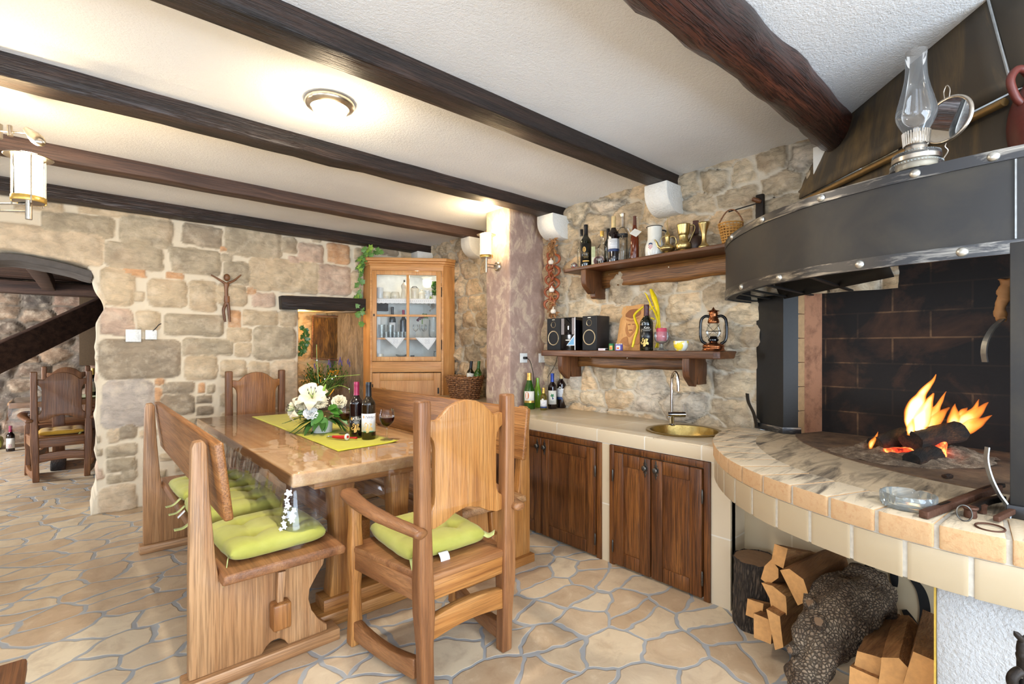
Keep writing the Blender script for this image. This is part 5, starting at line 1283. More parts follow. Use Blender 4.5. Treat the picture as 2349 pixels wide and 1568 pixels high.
# ---------------------------------------------------------------- bottles
def face_cam(x, y): return math.atan2(-y, -x) + PI/2
def shell(b, r, z0, z1, a0, a1, seg=18, zf=None):
    """part of a cylinder wall centred on the local -y side"""
    b.grid(lambda u, v: Vector((r*math.sin(a0 + (a1-a0)*u), -r*math.cos(a0 + (a1-a0)*u), z0 + (z1-z0)*v)), seg, 1)
    return b
def bottle(label, loc, H, R, body, foil=None, labels=(), prof='bordeaux', level=None, group=None, cat='bottle', name='wine_bottle', rz=None, tilt=None):
    t = thing(name, label, cat, loc, face_cam(loc[0], loc[1]) if rz is None else rz, group)
    if tilt: t.rotation_euler = (tilt[0], tilt[1], t.rotation_euler[2])
    if prof == 'bordeaux':
        P = [(0,.012*H),(R*.55,.006*H),(R*.93,0),(R,.02*H),(R,.56*H),(R*.985,.60*H),(R*.88,.655*H),(R*.62,.705*H),(R*.43,.745*H),(R*.385,.80*H),(R*.375,.93*H),(R*.40,.94*H),(R*.40,.975*H),(R*.375,.98*H),(R*.36,H),(0,H)]
        fz = .76
    elif prof == 'flute':
        P = [(0,.01*H),(R*.93,0),(R,.02*H),(R,.42*H),(R*.94,.50*H),(R*.78,.60*H),(R*.58,.70*H),(R*.42,.80*H),(R*.36,.9*H),(R*.38,.94*H),(R*.36,H),(0,H)]; fz = .80
    elif prof == 'tall':
        P = [(0,.01*H),(R*.95,0),(R,.015*H),(R,.60*H),(R*.97,.64*H),(R*.60,.70*H),(R*.44,.74*H),(R*.42,.96*H),(R*.48,.965*H),(R*.48,H),(0,H)]; fz = .72
    elif prof == 'flask':
        P = [(0,.01*H),(R*.95,0),(R,.02*H),(R,.50*H),(R*.97,.54*H),(R*.5,.62*H),(R*.36,.66*H),(R*.33,.86*H),(R*.36,.87*H),(R*.36,H),(0,H)]; fz = .85
    pp = sp2(P[3:8], 4); P = P[:3] + pp + P[8:]
    MB().lathe(P, (0,0,0), 30).build('glass_body', body, t, smooth=50)
    if foil:
        def rad(z):
            for (r0, z0), (r1, z1) in zip(P, P[1:]):
                if z0 <= z <= z1 and z1 > z0: return r0 + (r1-r0)*(z-z0)/(z1-z0)
            return P[-2][0]
        zz = [H*fz + (H*1.003-H*fz)*i/10 for i in range(11)]
        MB().lathe([(rad(min(z, H*.995)) + .0008, z) for z in zz] + [(0, H*1.004)], (0,0,0), 24).build('foil', foil, t, smooth=50)
    for lb in labels:
        m, z0, z1, a = lb[:4]
        o = shell(MB(), R + .0006, z0*H, z1*H, -a, a).build('paper_label', m, t, smooth=60, solid=.0004)
        for extra in lb[4:]:
            extra(o, R, H)
    return t
def disc_print(m, x, z, rx, rz_, n=18, wob=0.0, nm='label_print'):
    def f(par, R, H):
        b = MB(); vs = [None]; pts = []
        for i in range(n):
            a = 2*PI*i/n; k = 1 + wob*math.sin(a*5 + 1); px_, pz = x + rx*k*math.cos(a), z*H + rz_*k*math.sin(a)
            an = px_/R; pts.append(Vector(((R+.0014)*math.sin(an), -(R+.0014)*math.cos(an), pz)))
        b.add(pts, [tuple(range(n))]); b.build(nm, m, par, smooth=0)
    return f
def band_print(m, z0, z1, a, dz=.0012):
    def f(par, R, H): shell(MB(), R + dz, z0*H, z1*H, -a, a).build('label_print', m, par, smooth=60)
    return f
def word(body, m, z, size, x=0, shear=.3):
    def f(par, R, H):
        an = x/R; M = Matrix.Translation(((R+.0016)*math.sin(an), -(R+.0016)*math.cos(an), z*H)) @ Matrix.Rotation(an, 4, 'Z') @ Matrix.Rotation(PI/2, 4, 'X')
        text('lettering', body, size, m, par, M, shear)
    return f
def lines(m, z, n, w, dz=.012):
    def f(par, R, H):
        b = MB()
        for i in range(n): shell(b, R + .0012, z*H - i*dz*H, z*H - i*dz*H + .0016, -w*(1 - .25*(i % 2)), w*(1 - .2*(i % 2)), 8)
        b.build('label_print', m, par, smooth=60)
    return f
def leaf_print(m, x, z, s):
    def f(par, R, H):
        b = MB(); pts = []; n = 40
        for i in range(n):
            a = 2*PI*i/n; k = 1 + .28*math.cos(a*5 + PI/2 + .4) + .10*math.cos(a*10); an = (x + s*k*math.cos(a))/R
            pts.append(Vector(((R+.0014)*math.sin(an), -(R+.0014)*math.cos(an), z*H + s*k*1.05*math.sin(a))))
        b.add(pts, [tuple(range(n))]); b.build('label_print', m, par, smooth=0)
    return f
# on the sink counter, before the pillar
A_ = MAT
def onz(u, v, z): p = FZ(u, v, z); return (p.x, p.y, z)
def dist(p): return p[0]*FWX + p[1]*FWY
def hgt(p, v): return EYE + (V0 - v)/FP*dist(p) - p[2]
CG_ = 'wine bottles in the counter corner by the pillar'
p = (2.735, 2.888, CT); H = hgt(p, 855)
bottle('tall green glass bottle with gold foil, leftmost on the counter by the pillar', p, H, .0475, A_['greenglass'], A_['goldfoil'], ((A_['paper'], .18, .50, .95, disc_print(plain('orange_print', S(196,110,60), .6), -.018, .38, .016, .030), band_print(A_['goldfoil'], .18, .24, .9)),), 'flute', group=CG_)
p = onz(1244.5, 939.5, CT); p = (p[0], p[1] - .012, CT); bottle('small quarter size wine bottle standing in front of the tall green bottle', p, hgt(p, 889), .027, NM('olive_bottle_glass', .06, 0, S(92,78,22)).m, A_['goldfoil'], ((A_['whitepaper'], .16, .46, 1.25, band_print(A_['navy'], .10, .17, 1.3), disc_print(A_['paper'], -.008, .47, .009, .011), lines(A_['ink'], .36, 2, .5, .05)),), 'bordeaux', group=CG_)
p = onz(1267, 936.5, CT); bottle('dark wine bottle with a blue foil cap and white label on the counter', p, hgt(p, 856), .036, A_['redglass'], A_['bluefoil'], ((A_['paper'], .13, .52, 1.1, leaf_print(A_['green'], 0, .38, .0125), disc_print(A_['navy'], .004, .30, .006, .009), lines(A_['ink'], .22, 2, .4, .03)),), group=CG_)
p = onz(1288, 934.5, CT); bottle('dark wine bottle with a cream cap and blue banded label on the counter', p, hgt(p, 847), .038, A_['redglass'], A_['creamfoil'], ((A_['whitepaper'], .29, .51, 1.3, band_print(A_['navy'], .225, .285, 1.3), disc_print(A_['paper'], -.012, .515, .011, .014), disc_print(A_['ink'], -.012, .515, .005, .008), lines(A_['ink'], .44, 3, .7, .035)),), group=CG_)
p = (2.86, 2.92, CT); bottle('bright green bottle neck half hidden behind the blue capped bottle', p, hgt(p, 866), .034, NM('lime_bottle_glass', .08, 0, S(120,160,40)).m, None, (), 'flute', group=CG_)
# on the upper shelf
ZU = 1.8642; XU = 2.87
def shp(u, x=XU, z=ZU):
    q = FX(u, 600, x); return (x, q.y, z)
def hx(u, v, x=XU, z=ZU): return FX(u, v, x).z - z
UG = 'bottles on the upper shelf'
bottle('dark green wine bottle with black cap and gold print, left end of upper shelf', shp(1344), hx(1344, 515.8), .0415, A_['darkglass'], A_['blackfoil'], ((NM('black_label', .3, 0, S(22,22,20)).m, .12, .56, .9, disc_print(A_['goldink'], -.012, .42, .012, .020), lines(A_['goldink'], .33, 4, .5, .035), band_print(A_['goldink'], .14, .17, .6)),), group=UG)
p = shp(1334, 2.945); bottle('bottle with a flat dark cap standing behind the leftmost upper shelf bottle', p, hx(1336, 526, 2.945), .034, A_['glass'], A_['blackfoil'], (), 'flask', group=UG)
p = shp(1395.5, 2.95); bottle('dark capped bottle peeping out behind the blue banded wine bottle', p, hx(1399, 524, 2.95), .030, A_['darkglass'], A_['blackfoil'], (), 'bordeaux', group=UG)
bottle('wine bottle with white and blue label and cream foil on the upper shelf', shp(1407.5), hx(1407.5, 496.6), .0405, A_['redglass'], A_['creamfoil'], ((A_['whitepaper'], .31, .52, 1.35, band_print(A_['navy'], .255, .305, 1.35), disc_print(A_['paper'], -.028, .53, .012, .013), lines(A_['ink'], .46, 3, .6, .03)),), group=UG)
t = bottle('clear squat spirit bottle with a gold screw cap on the upper shelf', shp(1381), hx(1381, 530.5), .036, A_['glass'], A_['goldfoil'], (), 'flask', group=UG)
MB().lathe([(0,.006),(.033,.006),(.033,.035),(0,.035)], (0,0,0), 24).build('spirit', A_['redglass'], t)
t = bottle('tall clear spirit bottle with a silver collar and grey band on the upper shelf', shp(1428, 2.89), hx(1428, 489.5, 2.89), .0375, A_['glass'], A_['nickel'], ((A_['glass'], .3, .32, .2, word('KIN', A_['ink'], .47, .022, .0, 0)),), 'tall', group=UG)
shell(MB(), .0378, .54*hx(1428, 489.5, 2.89), .585*hx(1428, 489.5, 2.89), -PI*.98, PI*.98, 30).build('grey_band', A_['graycab'], t, smooth=60)
p = shp(1456, 2.88); H = hx(1456, 496, 2.88)
t = bottle('slim amber spirit bottle with a paper tag round its neck on the upper shelf', p, H, .029, A_['amber'], plain('brown_cap', S(92,48,34), .5), (), 'flute', group=UG)
b = MB(); b.add([(-.036,-.034,.60*H),(.010,-.037,.515*H),(.046,-.032,.63*H),(.0,-.026,.71*H)], [(0,1,2,3)]); b.build('paper_tag', A_['paper'], t, solid=.001, smooth=0)
t = thing('glass_jug', 'round clear glass jug with a handle behind the amber bottle', 'jug', shp(1459, 2.94))
H = hx(1449, 499, 2.94)
MB().lathe([(.04,0),(.052,.02),(.056,.055),(.05,.10),(.03,.14),(.020,.17),(.020,H-.01),(.024,H)], (0,0,0), 26, cap=False).build('body', A_['glass'], t, smooth=60)
MB().tube(spline([(-.018,.014,H-.02),(-.040,.034,H-.03),(-.048,.040,H-.07),(-.036,.028,H-.11)], 6), .004, 8).build('handle', A_['glass'], t)
t = thing('juice_carton', 'small narrow pale green carton between bottles on the upper shelf', 'carton', shp(1361, 2.85), face_cam(2.85, 2.3))
hh = hx(1361, 566, 2.85); MB().box((-.014,-.014,0),(.014,.014,hh)).build('box', plain('pale_green_card', S(196,200,150), .6), t, bevel=.001)
MB().box((-.0105,-.0148,.02),(.0105,-.0142,.07)).build('printed_panel', plain('cream_card', S(232,226,196), .6), t)
t = thing('round_tin', 'round brown tin standing on its rim beside the pale green carton', 'tin', (2.875, shp(1373)[1], ZU), face_cam(2.87, 2.2))
MB().lathe([(.0,-.016),(.037,-.016),(.039,-.014),(.039,.014),(.037,.016),(0,.016)], (0,0,.039), 36, axis=(0,-1,0)).build('drum', plain('brown_tin', S(82,40,28), .35), t, smooth=40)
MB().lathe([(.037,.0165),(.039,.0165),(.039,.0175),(.037,.0175)], (0,0,.039), 36, axis=(0,-1,0), cap=False).build('rim', plain('pink_rim', S(206,150,120), .4), t)
MB().lathe([(.0,.0166),(.014,.0166),(.014,.0172),(0,.0172)], (.006,0,.026), 18, axis=(0,-1,0)).build('printed_rose', plain('rose_print', S(214,90,100), .5), t)
b = MB(); b.box((-.02,-.0172,.052),(.02,-.0166,.056)); b.box((-.016,-.0172,.044),(.018,-.0166,.047)); b.build('printed_words', A_['paper'], t)
t = thing('sweets_bag', 'small cellophane bag of red and white sweets at the left shelf end', 'sweets', shp(1318, 2.84))
MB().ball((0,0,.026), .028, 14, 9, (1.25,.9,.9)).build('cellophane', A_['ashglass'], t, warp=(.008, 60))
for i, (x, y, z, m) in enumerate(((-.014,0,.014,'redink'),(.012,-.008,.015,'paper'),(0,.012,.016,'redink'),(.006,-.004,.030,'redink'),(-.010,-.006,.028,'paper'),(.022,.004,.013,'goldink'))):
    MB().ball((x,y,z), .0105, 10, 7).build('sweet', A_[m], t)
# white enamel jug with the checkered shield
p = shp(1502, 2.87); t = thing('enamel_jug', 'white enamel jug with a red and white checkered shield on the upper shelf', 'jug', p, face_cam(p[0], p[1]))
H = hx(1502, 521)
R = .063
MB().lathe(sp2([(0,.004),(R*.80,0),(R*.93,.012),(R,.045),(R*.97,.075),(R*.80,.108),(R*.73,.125),(R*.72,H-.01),(R*.76,H)], 4), (0,0,0), 40, cap=False).build('body', A_['enamel'], t, solid=.0016, smooth=60)
b = MB(); b.tube([Vector((R*.765*math.cos(a)*(1 + .10*max(0, -math.cos(a))**6), R*.765*math.sin(a), H + .001)) for a in [2*PI*i/36 for i in range(36)]], .0026, 8, closed=True); b.build('dark_rim', A_['ink'], t)
MB().tube(spline([(R*.74,.01,H-.02),(R*1.15,.014,H-.03),(R*1.35,.016,H-.075),(R*1.2,.014,.075),(R*.96,.01,.06)], 6), .0055, 10).build('handle', A_['ink'], t)
def shield(par):
    b = MB(); w = MB(); x0 = -.030
    for i in range(5):
        for j in range(5):
            x, z = x0 - .0115 + i*.0052, .048 + j*.0058
            if j == 0 and i in (0, 4): continue
            r = R*.995; a0, a1 = x/r, (x+.0052)/r
            (b if (i + j) % 2 == 0 else w).add([Vector(((R+.0012)*math.sin(a), -(R+.0012)*math.cos(a), zz)) for a, zz in ((a0,z),(a1,z),(a1,z+.0058),(a0,z+.0058))], [(0,1,2,3)])
    b.build('shield_red', A_['redink'], par, smooth=0); w.build('shield_white', A_['whitepaper'], par, smooth=0)
    k = MB()
    for i in range(5):
        x = x0 - .012 + i*.0052; a0, a1 = x/R, (x+.006)/R; dz = .003*math.sin(i/4*PI)
        k.add([Vector(((R+.0002)*math.sin(a), -(R+.0002)*math.cos(a), zz)) for a, zz in ((a0,.079+dz),(a1,.079+dz),(a1,.087+dz),((a0+a1)/2,.0895+dz),(a0,.087+dz))], [(0,1,2,3,4)])
    k.build('shield_crown', A_['navy'], par, smooth=0)
shield(t)
# brassware
p = shp(1531, 2.86); t = thing('brass_ewer', 'small brass ewer with a long spout and pointed lid on the upper shelf', 'ewer', p, face_cam(p[0], p[1]))
H = hx(1531, 497.5, 2.86); k = H/.205
MB().lathe(sp2([(0,0),(.023*k,0),(.022*k,.006),(.013*k,.016),(.030*k,.026),(.040*k,.044),(.034*k,.058),(.018*k,.070),(.0125*k,.085),(.0125*k,.115),(.014*k,.122)], 4), (0,0,0), 28).build('body', A_['brass'], t, smooth=60)
MB().lathe(sp2([(.0145*k,.122),(.013*k,.135),(.007*k,.150),(.0035*k,.158),(.0022*k,.175),(.0012*k,H)], 4), (0,0,0), 18).build('lid', A_['brass'], t, smooth=60)
MB().tube(spline([(-.034*k,0,.048),(-.048*k,0,.066),(-.056*k,0,.092),(-.066*k,0,.108)], 6), [.0075*k]*6 + [.006*k]*6 + [.004*k]*6 + [.003*k], 10).build('spout', A_['brass'], t)
MB().tube(spline([(.012*k,0,.118),(.030*k,0,.122),(.042*k,0,.108),(.044*k,0,.075),(.034*k,0,.048)], 6), .0026*k, 8).build('handle', A_['brass'], t)
MB().tube(spline([(-.012*k,0,.128),(-.03*k,0,.118),(-.036*k,0,.090),(-.035*k,0,.07)], 6), .0018*k, 8).build('spout_stay', A_['brass'], t)
p = shp(1568, 2.87); t = thing('brass_pitcher', 'round bellied brass pitcher with a loop handle on the upper shelf', 'pitcher', p, face_cam(p[0], p[1]))
H = hx(1568, 515)
MB().lathe(sp2([(0,0),(.031,0),(.030,.008),(.024,.018),(.040,.024),(.047,.040),(.046,.058),(.034,.070),(.027,.086),(.026,.112),(.033,.125),(.040,H-.004),(.041,H)], 4), (0,0,0), 34, cap=False).build('body', A_['brass'], t, solid=.0016, smooth=60)
MB().tube(spline([(.038,0,H-.006),(.062,0,H-.010),(.066,0,H-.035),(.050,0,H-.075),(.034,0,.068)], 7), [.0045]*29, 10, flat=1.5).build('handle', A_['brass'], t)
p = shp(1615, 2.85); t = thing('brass_vase', 'trumpet shaped brass vase right of the brass pitcher on the upper shelf', 'vase', p, face_cam(p[0], p[1]))
H = hx(1615, 510, 2.85)
MB().lathe(sp2([(0,0),(.026,0),(.032,.010),(.031,.020),(.019,.034),(.013,.052),(.0125,.085),(.018,.112),(.034,H)], 5), (0,0,0), 30, cap=False).build('body', A_['brass'], t, solid=.0014, smooth=60)
p = shp(1596, 2.93); t = thing('brown_flask', 'dark brown round flask with a square stopper behind the brass vase', 'flask', p, face_cam(p[0], p[1]))
H = hx(1594, 507, 2.93); MB().lathe(sp2([(0,0),(.040,0),(.050,.03),(.051,.062),(.040,.098),(.018,.115),(.015,.128)], 4), (0,0,0), 26).build('body', plain('dark_brown_leather', S(58,36,26), .45, 0, .3), t, smooth=60)
MB().box((-.018,-.018,.124),(.018,.018,H)).build('stopper', plain('brown_cork_cap', S(86,50,36), .6), t, bevel=.003)
# wicker basket with a hoop at the right end
p = shp(1676, 2.86); t = thing('wicker_basket', 'small golden wicker basket with a hoop handle by the hood', 'basket', p)
H = hx(1660, 519)
b = MB()
for i in range(9):
    f = i/8; r = .040 + .026*f; z = .006 + (H*.98)*f
    b.tube([Vector(((r + .0022*math.sin(k*8 + i*PI))*math.cos(2*PI*k/48), (r + .0022*math.sin(k*8 + i*PI))*math.sin(2*PI*k/48), z)) for k in range(48)], .0042, 7, closed=True)
for k in range(20):
    a = 2*PI*k/20; b.tube([Vector((.039*math.cos(a), .039*math.sin(a), .004)), Vector((.0655*math.cos(a), .0655*math.sin(a), H))], .003, 6)
b.lathe([(0,.002),(.04,.002),(.04,.006),(0,.006)], (0,0,0), 24); b.build('weave', A_['wickergold'], t, smooth=60)
hz = hx(1675, 484); MB().tube(spline([Vector((-.02,.064,H*.9)), Vector((-.012,.056,H + .03)), Vector((0,.02,hz)), Vector((.01,-.02,hz)), Vector((.014,-.056,H + .03)), Vector((.02,-.064,H*.9))], 8), .0042, 8).build('hoop_handle', A_['wicker'], t)
p = FX(1737, 500, 2.93); t = thing('hand_mill', 'old iron hand tool with a wooden knob on the wall behind the hood rim', 'tool', (2.93, p.y, ZU))
z1 = FX(1744, 446, 2.93).z; q = FX(1744, 446, 2.93)
MB().box((2.915, q.y - .022, ZU), (2.945, q.y + .022, z1)).build('iron_plate', A_['iron'], t, wc=True, bevel=.006)
MB().lathe([(.0,-.03),(.010,-.028),(.014,-.01),(.012,.02),(0,.024)], (2.90, q.y + .012, z1 - .035), 14, axis=(-.5,.6,.3)).build('wooden_knob', W('walnut','z'), t, wc=True)
MB().bar((2.92, q.y + .02, z1 - .05), (2.88, q.y + .16, z1 - .075), .006, .006).build('crank', A_['iron'], t, wc=True)
# ---------------------------------------------------------------- on the lower shelf
ZL = 1.2502
def lsp(u, x): q = FX(u, 790, x); return q.y
def speaker(label, u0, u1, vt):
    xf = 2.80; y1, y0 = lsp(u0, xf), lsp(u1, xf); h = FX(u1, vt, xf).z - ZL
    t = thing('loudspeaker', label, 'speaker', (xf, (y0+y1)/2, ZL), 0, 'pair of black loudspeakers on the lower shelf')
    w = y1 - y0
    MB().box((0,-w/2,0),(.145,w/2,h)).build('cabinet', A_['graycab'], t, bevel=.003)
    MB().box((-.003,-w/2+.003,.003),(0,w/2-.003,h-.003)).build('cloth_front', A_['speaker'], t, bevel=.002)
    for z, r in ((.38*h, .056), (.80*h, .024)):
        MB().lathe([(r*.9,-.004),(r*.9,.002),(r,.003),(r*1.03,.0),(r*1.03,-.004)], (-.0035,0,z), 40, axis=(-1,0,0), cap=False).build('cone_ring', A_['gold'], t, smooth=50)
    MB().box((-.0045,-.014,.945*h),(-.003,.014,.957*h)).build('maker_plate', A_['gold'], t)
    return t
speaker('left black loudspeaker, nearest the pillar on the lower shelf', 1255, 1286, 729)
speaker('right black loudspeaker beside the wooden carving on the lower shelf', 1336, 1369, 723)
xf = 2.795; y1, y0 = lsp(1287, xf), lsp(1320, xf); h = FX(1320, 726.5, xf).z - ZL; w = y1 - y0
t = thing('stereo_unit', 'black stereo centre unit with a blue triangle sticker between the loudspeakers', 'stereo', (xf, (y0+y1)/2, ZL))
MB().box((0,-w/2,0),(.16,w/2,h)).build('case', A_['blackgloss'], t, bevel=.003)
MB().box((-.002,-w/2+.004,h*.48),(0,-w/2+.034,h-.006)).build('side_panel', plain('brown_grey_panel', S(110,98,94), .4), t); MB().box((-.002,w/2-.034,h*.48),(0,w/2-.004,h-.006)).build('side_panel', plain('brown_grey_panel_b', S(110,98,94), .4), t)
MB().box((-.004,-w/2+.036,h*.47),(0,w/2-.036,h-.008)).build('display', NM('display_gloss', .04, 0, S(10,12,16)).m, t, bevel=.002)
MB().box((-.003,-.020,h*.300),(-.001,.022,h*.318)).build('maker_plate', A_['gold'], t)
MB().box((-.003,-w/2+.0005,.004),(.0,-w/2+.003,h-.004)).build('chrome_strip', A_['chrome'], t)
b = MB().add([(-.003,-w/2+.008,.036),(-.003,.014,.036),(-.003,-w/2+.008,.118)], [(0,1,2)]); st_ = b.build('sticker', A_['whitepaper'], t, solid=.0006, smooth=0)
b = MB().add([(-.0042,-w/2+.012,.041),(-.0042,.004,.041),(-.0042,-w/2+.012,.104)], [(0,1,2)]); b.build('sticker_print', A_['blueprint'], st_, smooth=0)
q = FX(1383, 797, 2.775); t = thing('matchbox', 'small white and grey matchbox lying before the right loudspeaker', 'matchbox', (2.785, q.y, ZL)); MB().box((-.012,-.022,0),(.02,.040,.015)).build('sleeve', A_['whitepaper'], t, bevel=.0008); MB().box((-.0125,-.0225,.0015),(.0195,-.0215,.0135)).build('striking_side', A_['graycab'], t); MB().box((-.0128,-.008,.004),(-.0118,.034,.011)).build('printed_words', plain('pale_pink_print', S(214,170,180), .6), t)
for (u, r, m1, m2, lb) in ((1403,.019,'green','goldink','small green and orange jar beside the matchbox'), (1420,.026,'lavender','whitepaper','small purple and white glass jar in front of the wooden carving')):
    q = FX(u, 797, 2.80); t = thing('small_jar', lb, 'jar', (2.80, q.y, ZL), face_cam(2.8, q.y))
    MB().lathe([(0,0),(r,0),(r,.040),(r*.95,.042),(0,.042)], (0,0,0), 24).build('glass', A_[m1], t, smooth=50); MB().lathe([(0,.042),(r*.97,.042),(r*.97,.048),(0,.048)], (0,0,0), 24).build('lid', A_['ashglass'] if r > .02 else A_['green'], t)
    shell(MB(), r + .0006, .006, .034, -.8, .3).build('paper_label', A_[m2], t, smooth=60)
    shell(MB(), r + .0012, .010, .022, -.6, .0).build('label_print', plain('orange_red_print', S(220,96,40), .5), t, smooth=60)
# wood slab with the carved portrait of a man in a cap
c0 = FX(1441, 795, 2.90); t = thing('carved_plaque', 'wooden slab carved with a portrait of a man in a flat cap', 'plaque', (2.90, c0.y, ZL))
hh = FX(1441, 699, 2.95).z - ZL; ww = (lsp(1410, 2.92) - lsp(1468, 2.92))
def sl_(y, z, o=0.0): return Vector((.012 + .07*z/hh - o, y, z))
oz = [(-.47,.0),(.49,.0),(.50,.25),(.49,.55),(.47,.8),(.44,.93),(.36,.985),(.1,.98),(-.2,1.0),(-.40,.99),(-.44,.93),(-.46,.6)]
oz = sp2(oz, 4)
b = MB(); n = len(oz); b.add([sl_(a*ww, z*hh, .010) for a, z in oz] + [sl_(a*ww, z*hh, -.020) for a, z in oz], [tuple(range(n)), tuple(range(2*n-1, n-1, -1))] + [(i, (i+1) % n, n+(i+1) % n, n+i) for i in range(n)])
sl = b.build('slab', A_['carved'], t, smooth=30)
b = MB(); n = len(oz); b.add([sl_(a*ww*1.06 - .012, z*hh*1.015, -.021) for a, z in oz] + [sl_(a*ww*1.06 - .012, z*hh*1.015, -.034) for a, z in oz], [tuple(range(n)), tuple(range(2*n-1, n-1, -1))] + [(i, (i+1) % n, n+(i+1) % n, n+i) for i in range(n)]); b.build('bark_back', A_['bark'], t, smooth=30)
def engr(pts, m, nm, o=.0115):
    pts = sp2(pts + [pts[0]], 5)[:-1]; b = MB(); b.add([sl_(a*ww, z*hh, o) for a, z in pts], [tuple(range(len(pts)))]); b.build(nm, A_[m], sl, smooth=0, solid=.0008)
engr([(.27,.74),(.28,.80),(.15,.885),(-.05,.905),(-.24,.89),(-.30,.83),(-.26,.76),(.0,.70)], 'carvedark', 'cap_relief')
engr([(.22,.66),(.24,.70),(0,.665),(-.22,.715),(-.24,.69),(0,.63)], 'carvemid', 'cap_relief')
engr([(.20,.62),(.22,.45),(.13,.33),(.02,.29),(-.10,.37),(-.19,.50),(-.19,.62),(-.12,.56),(-.06,.42),(.02,.37),(.10,.42),(.15,.52)], 'carvemid', 'face_relief', .0113)
engr([(.38,.18),(.30,.26),(.12,.30),(.04,.18),(-.02,.10),(.1,.09)], 'carvemid', 'coat_relief'); engr([(-.05,.12),(-.14,.34),(-.3,.42),(-.36,.30),(-.38,.14)], 'carvemid', 'coat_relief')
for z, a, c in ((.555,.05,.14),(.555,-.12,-.03),(.43,-.05,.08)): engr([(a,z),(c,z+.004),(c,z+.022),(a,z+.022)], 'carvedark', 'face_relief', .0118)
b = MB()
for i in range(6): b.add([sl_((-.12+i*.045)*ww*-1, z*hh, .0114) for z in (.035, .075)] + [sl_((-.105+i*.045)*ww*-1, z*hh, .0114) for z in (.075, .035)], [(0,1,2,3)])
b.build('carved_letters', A_['carvemid'], sl, smooth=0)
# yellow branch
t = thing('yellow_branch', 'forked branch painted bright yellow behind the black label bottle', 'branch', (2.86, lsp(1480, 2.86), ZL))
def br(P, R, nm='branch'):
    C = spline([FX(u, v, x) for u, v, x in P], 6); Rr = [q.x for q in spline([(r, 0, 0) for r in R], 6)]; MB().tube(C, Rr, 10).build(nm, A_['yellowpaint'], t, wc=True, warp=(.002, 40), smooth=80)
br([(1451,796,2.80),(1456,775,2.81),(1463,752,2.82),(1459,738,2.83),(1455,725,2.84),(1462,714,2.86),(1476,703,2.88)], [.008,.009,.0095,.009,.008,.0075,.006])
br([(1508,797,2.88),(1511,772,2.89),(1512,748,2.90),(1510,722,2.91),(1506,700,2.92),(1500,682,2.93),(1493,664,2.94)], [.008,.009,.010,.011,.016,.018,.010])
br([(1504,755,2.88),(1508,735,2.88),(1503,718,2.89),(1495,704,2.90),(1489,690,2.90),(1484,678,2.91),(1479,671,2.91)], [.004,.006,.007,.0065,.006,.005,.003])
br([(1477,713,2.86),(1490,710,2.88),(1500,702,2.91)], [.004,.0045,.004], 'twig'); br([(1502,733,2.89),(1494,729,2.88),(1491,736,2.87)], [.005,.004,.003], 'twig'); br([(1503,797,2.84),(1508,784,2.86),(1505,776,2.88),(1500,768,2.88)], [.004,.005,.004,.003], 'twig'); br([(1490,698,2.90),(1486,702,2.89)], [.005,.004], 'twig')
p = (2.80, lsp(1483, 2.80), ZL); H = FX(1483, 698.8, 2.80).z - ZL
bottle('wine bottle with black label and gold leaf before the yellow branch', p, H, .0425, A_['darkglass'], plain('maroon_foil', S(70,24,34), .35), ((NM('black_label_b', .3, 0, S(20,20,20)).m, .08, .55, 1.2, leaf_print(plain('pale_gold_leaf', S(206,180,104), .4, .4), -.012, .185, .0225), lines(A_['paper'], .46, 2, .7, .03), word('Kalo', A_['paper'], .50, .020, 0)),), group=None)
q = (2.83, lsp(1517.5, 2.83), ZL); t = thing('candle_goblet', 'pink candle in a footed pressed glass goblet on the lower shelf', 'candle holder', q)
MB().lathe(sp2([(0,.001),(.042,.001),(.040,.006),(.022,.016),(.010,.034),(.014,.046),(.034,.056),(.046,.080),(.047,.105),(.043,.122)], 4), (0,0,0), 30, cap=False).build('goblet', A_['ashglass'], t, smooth=50)
MB().lathe([(0,.062),(.033,.062),(.033,.140),(.030,.146),(.0,.143)], (0,0,0), 28).build('candle', A_['pinkwax'], t, smooth=50)
MB().tube([(0,0,.143),(.002,0,.152)], .0012, 6).build('wick', A_['ink'], t)
q = (2.83, lsp(1562, 2.83), ZL); t = thing('ceramic_bowl', 'small yellow and white speckled bowl on the lower shelf', 'bowl', q)
MB().lathe(sp2([(0,.004),(.024,0),(.030,.006),(.040,.024),(.044,.046),(.043,.062)], 4), (0,0,0), 30, cap=False).build('bowl', A_['splash'], t, solid=.002, smooth=60)
# hurricane lantern
q = (2.85, lsp(1636.5, 2.85), ZL); H = FX(1636, 703, 2.85).z - ZL; k = H/.255
t = thing('hurricane_lantern', 'dark copper hurricane lantern at the right end of the lower shelf', 'lantern', q, face_cam(q[0], q[1]))
MB().lathe(sp2([(0,.0),(.064,.0),(.064,.006),(.060,.016),(.062,.030),(.052,.042),(.026,.050),(.022,.056)], 4), (0,0,0), 36).build('tank', A_['copper'], t, smooth=50)
MB().lathe([(.022,.054),(.030,.062),(.030,.070),(.024,.074),(.018,.088),(0,.09)], (0,0,0), 24).build('burner', A_['blackgloss'], t)
MB().lathe(sp2([(.027,.074),(.040,.095),(.042,.115),(.034,.145),(.026,.165)], 4), (0,0,0), 28, cap=False).build('globe', A_['glass'], t, smooth=60)
MB().lathe(sp2([(.030,.165),(.033,.172),(.031,.185),(.024,.205),(.026,.222),(.024,.232),(.032,.236),(.034,.240),(.012,.246),(0,H)], 3), (0,0,0), 28).build('chimney_cap', A_['copper'], t, smooth=50)
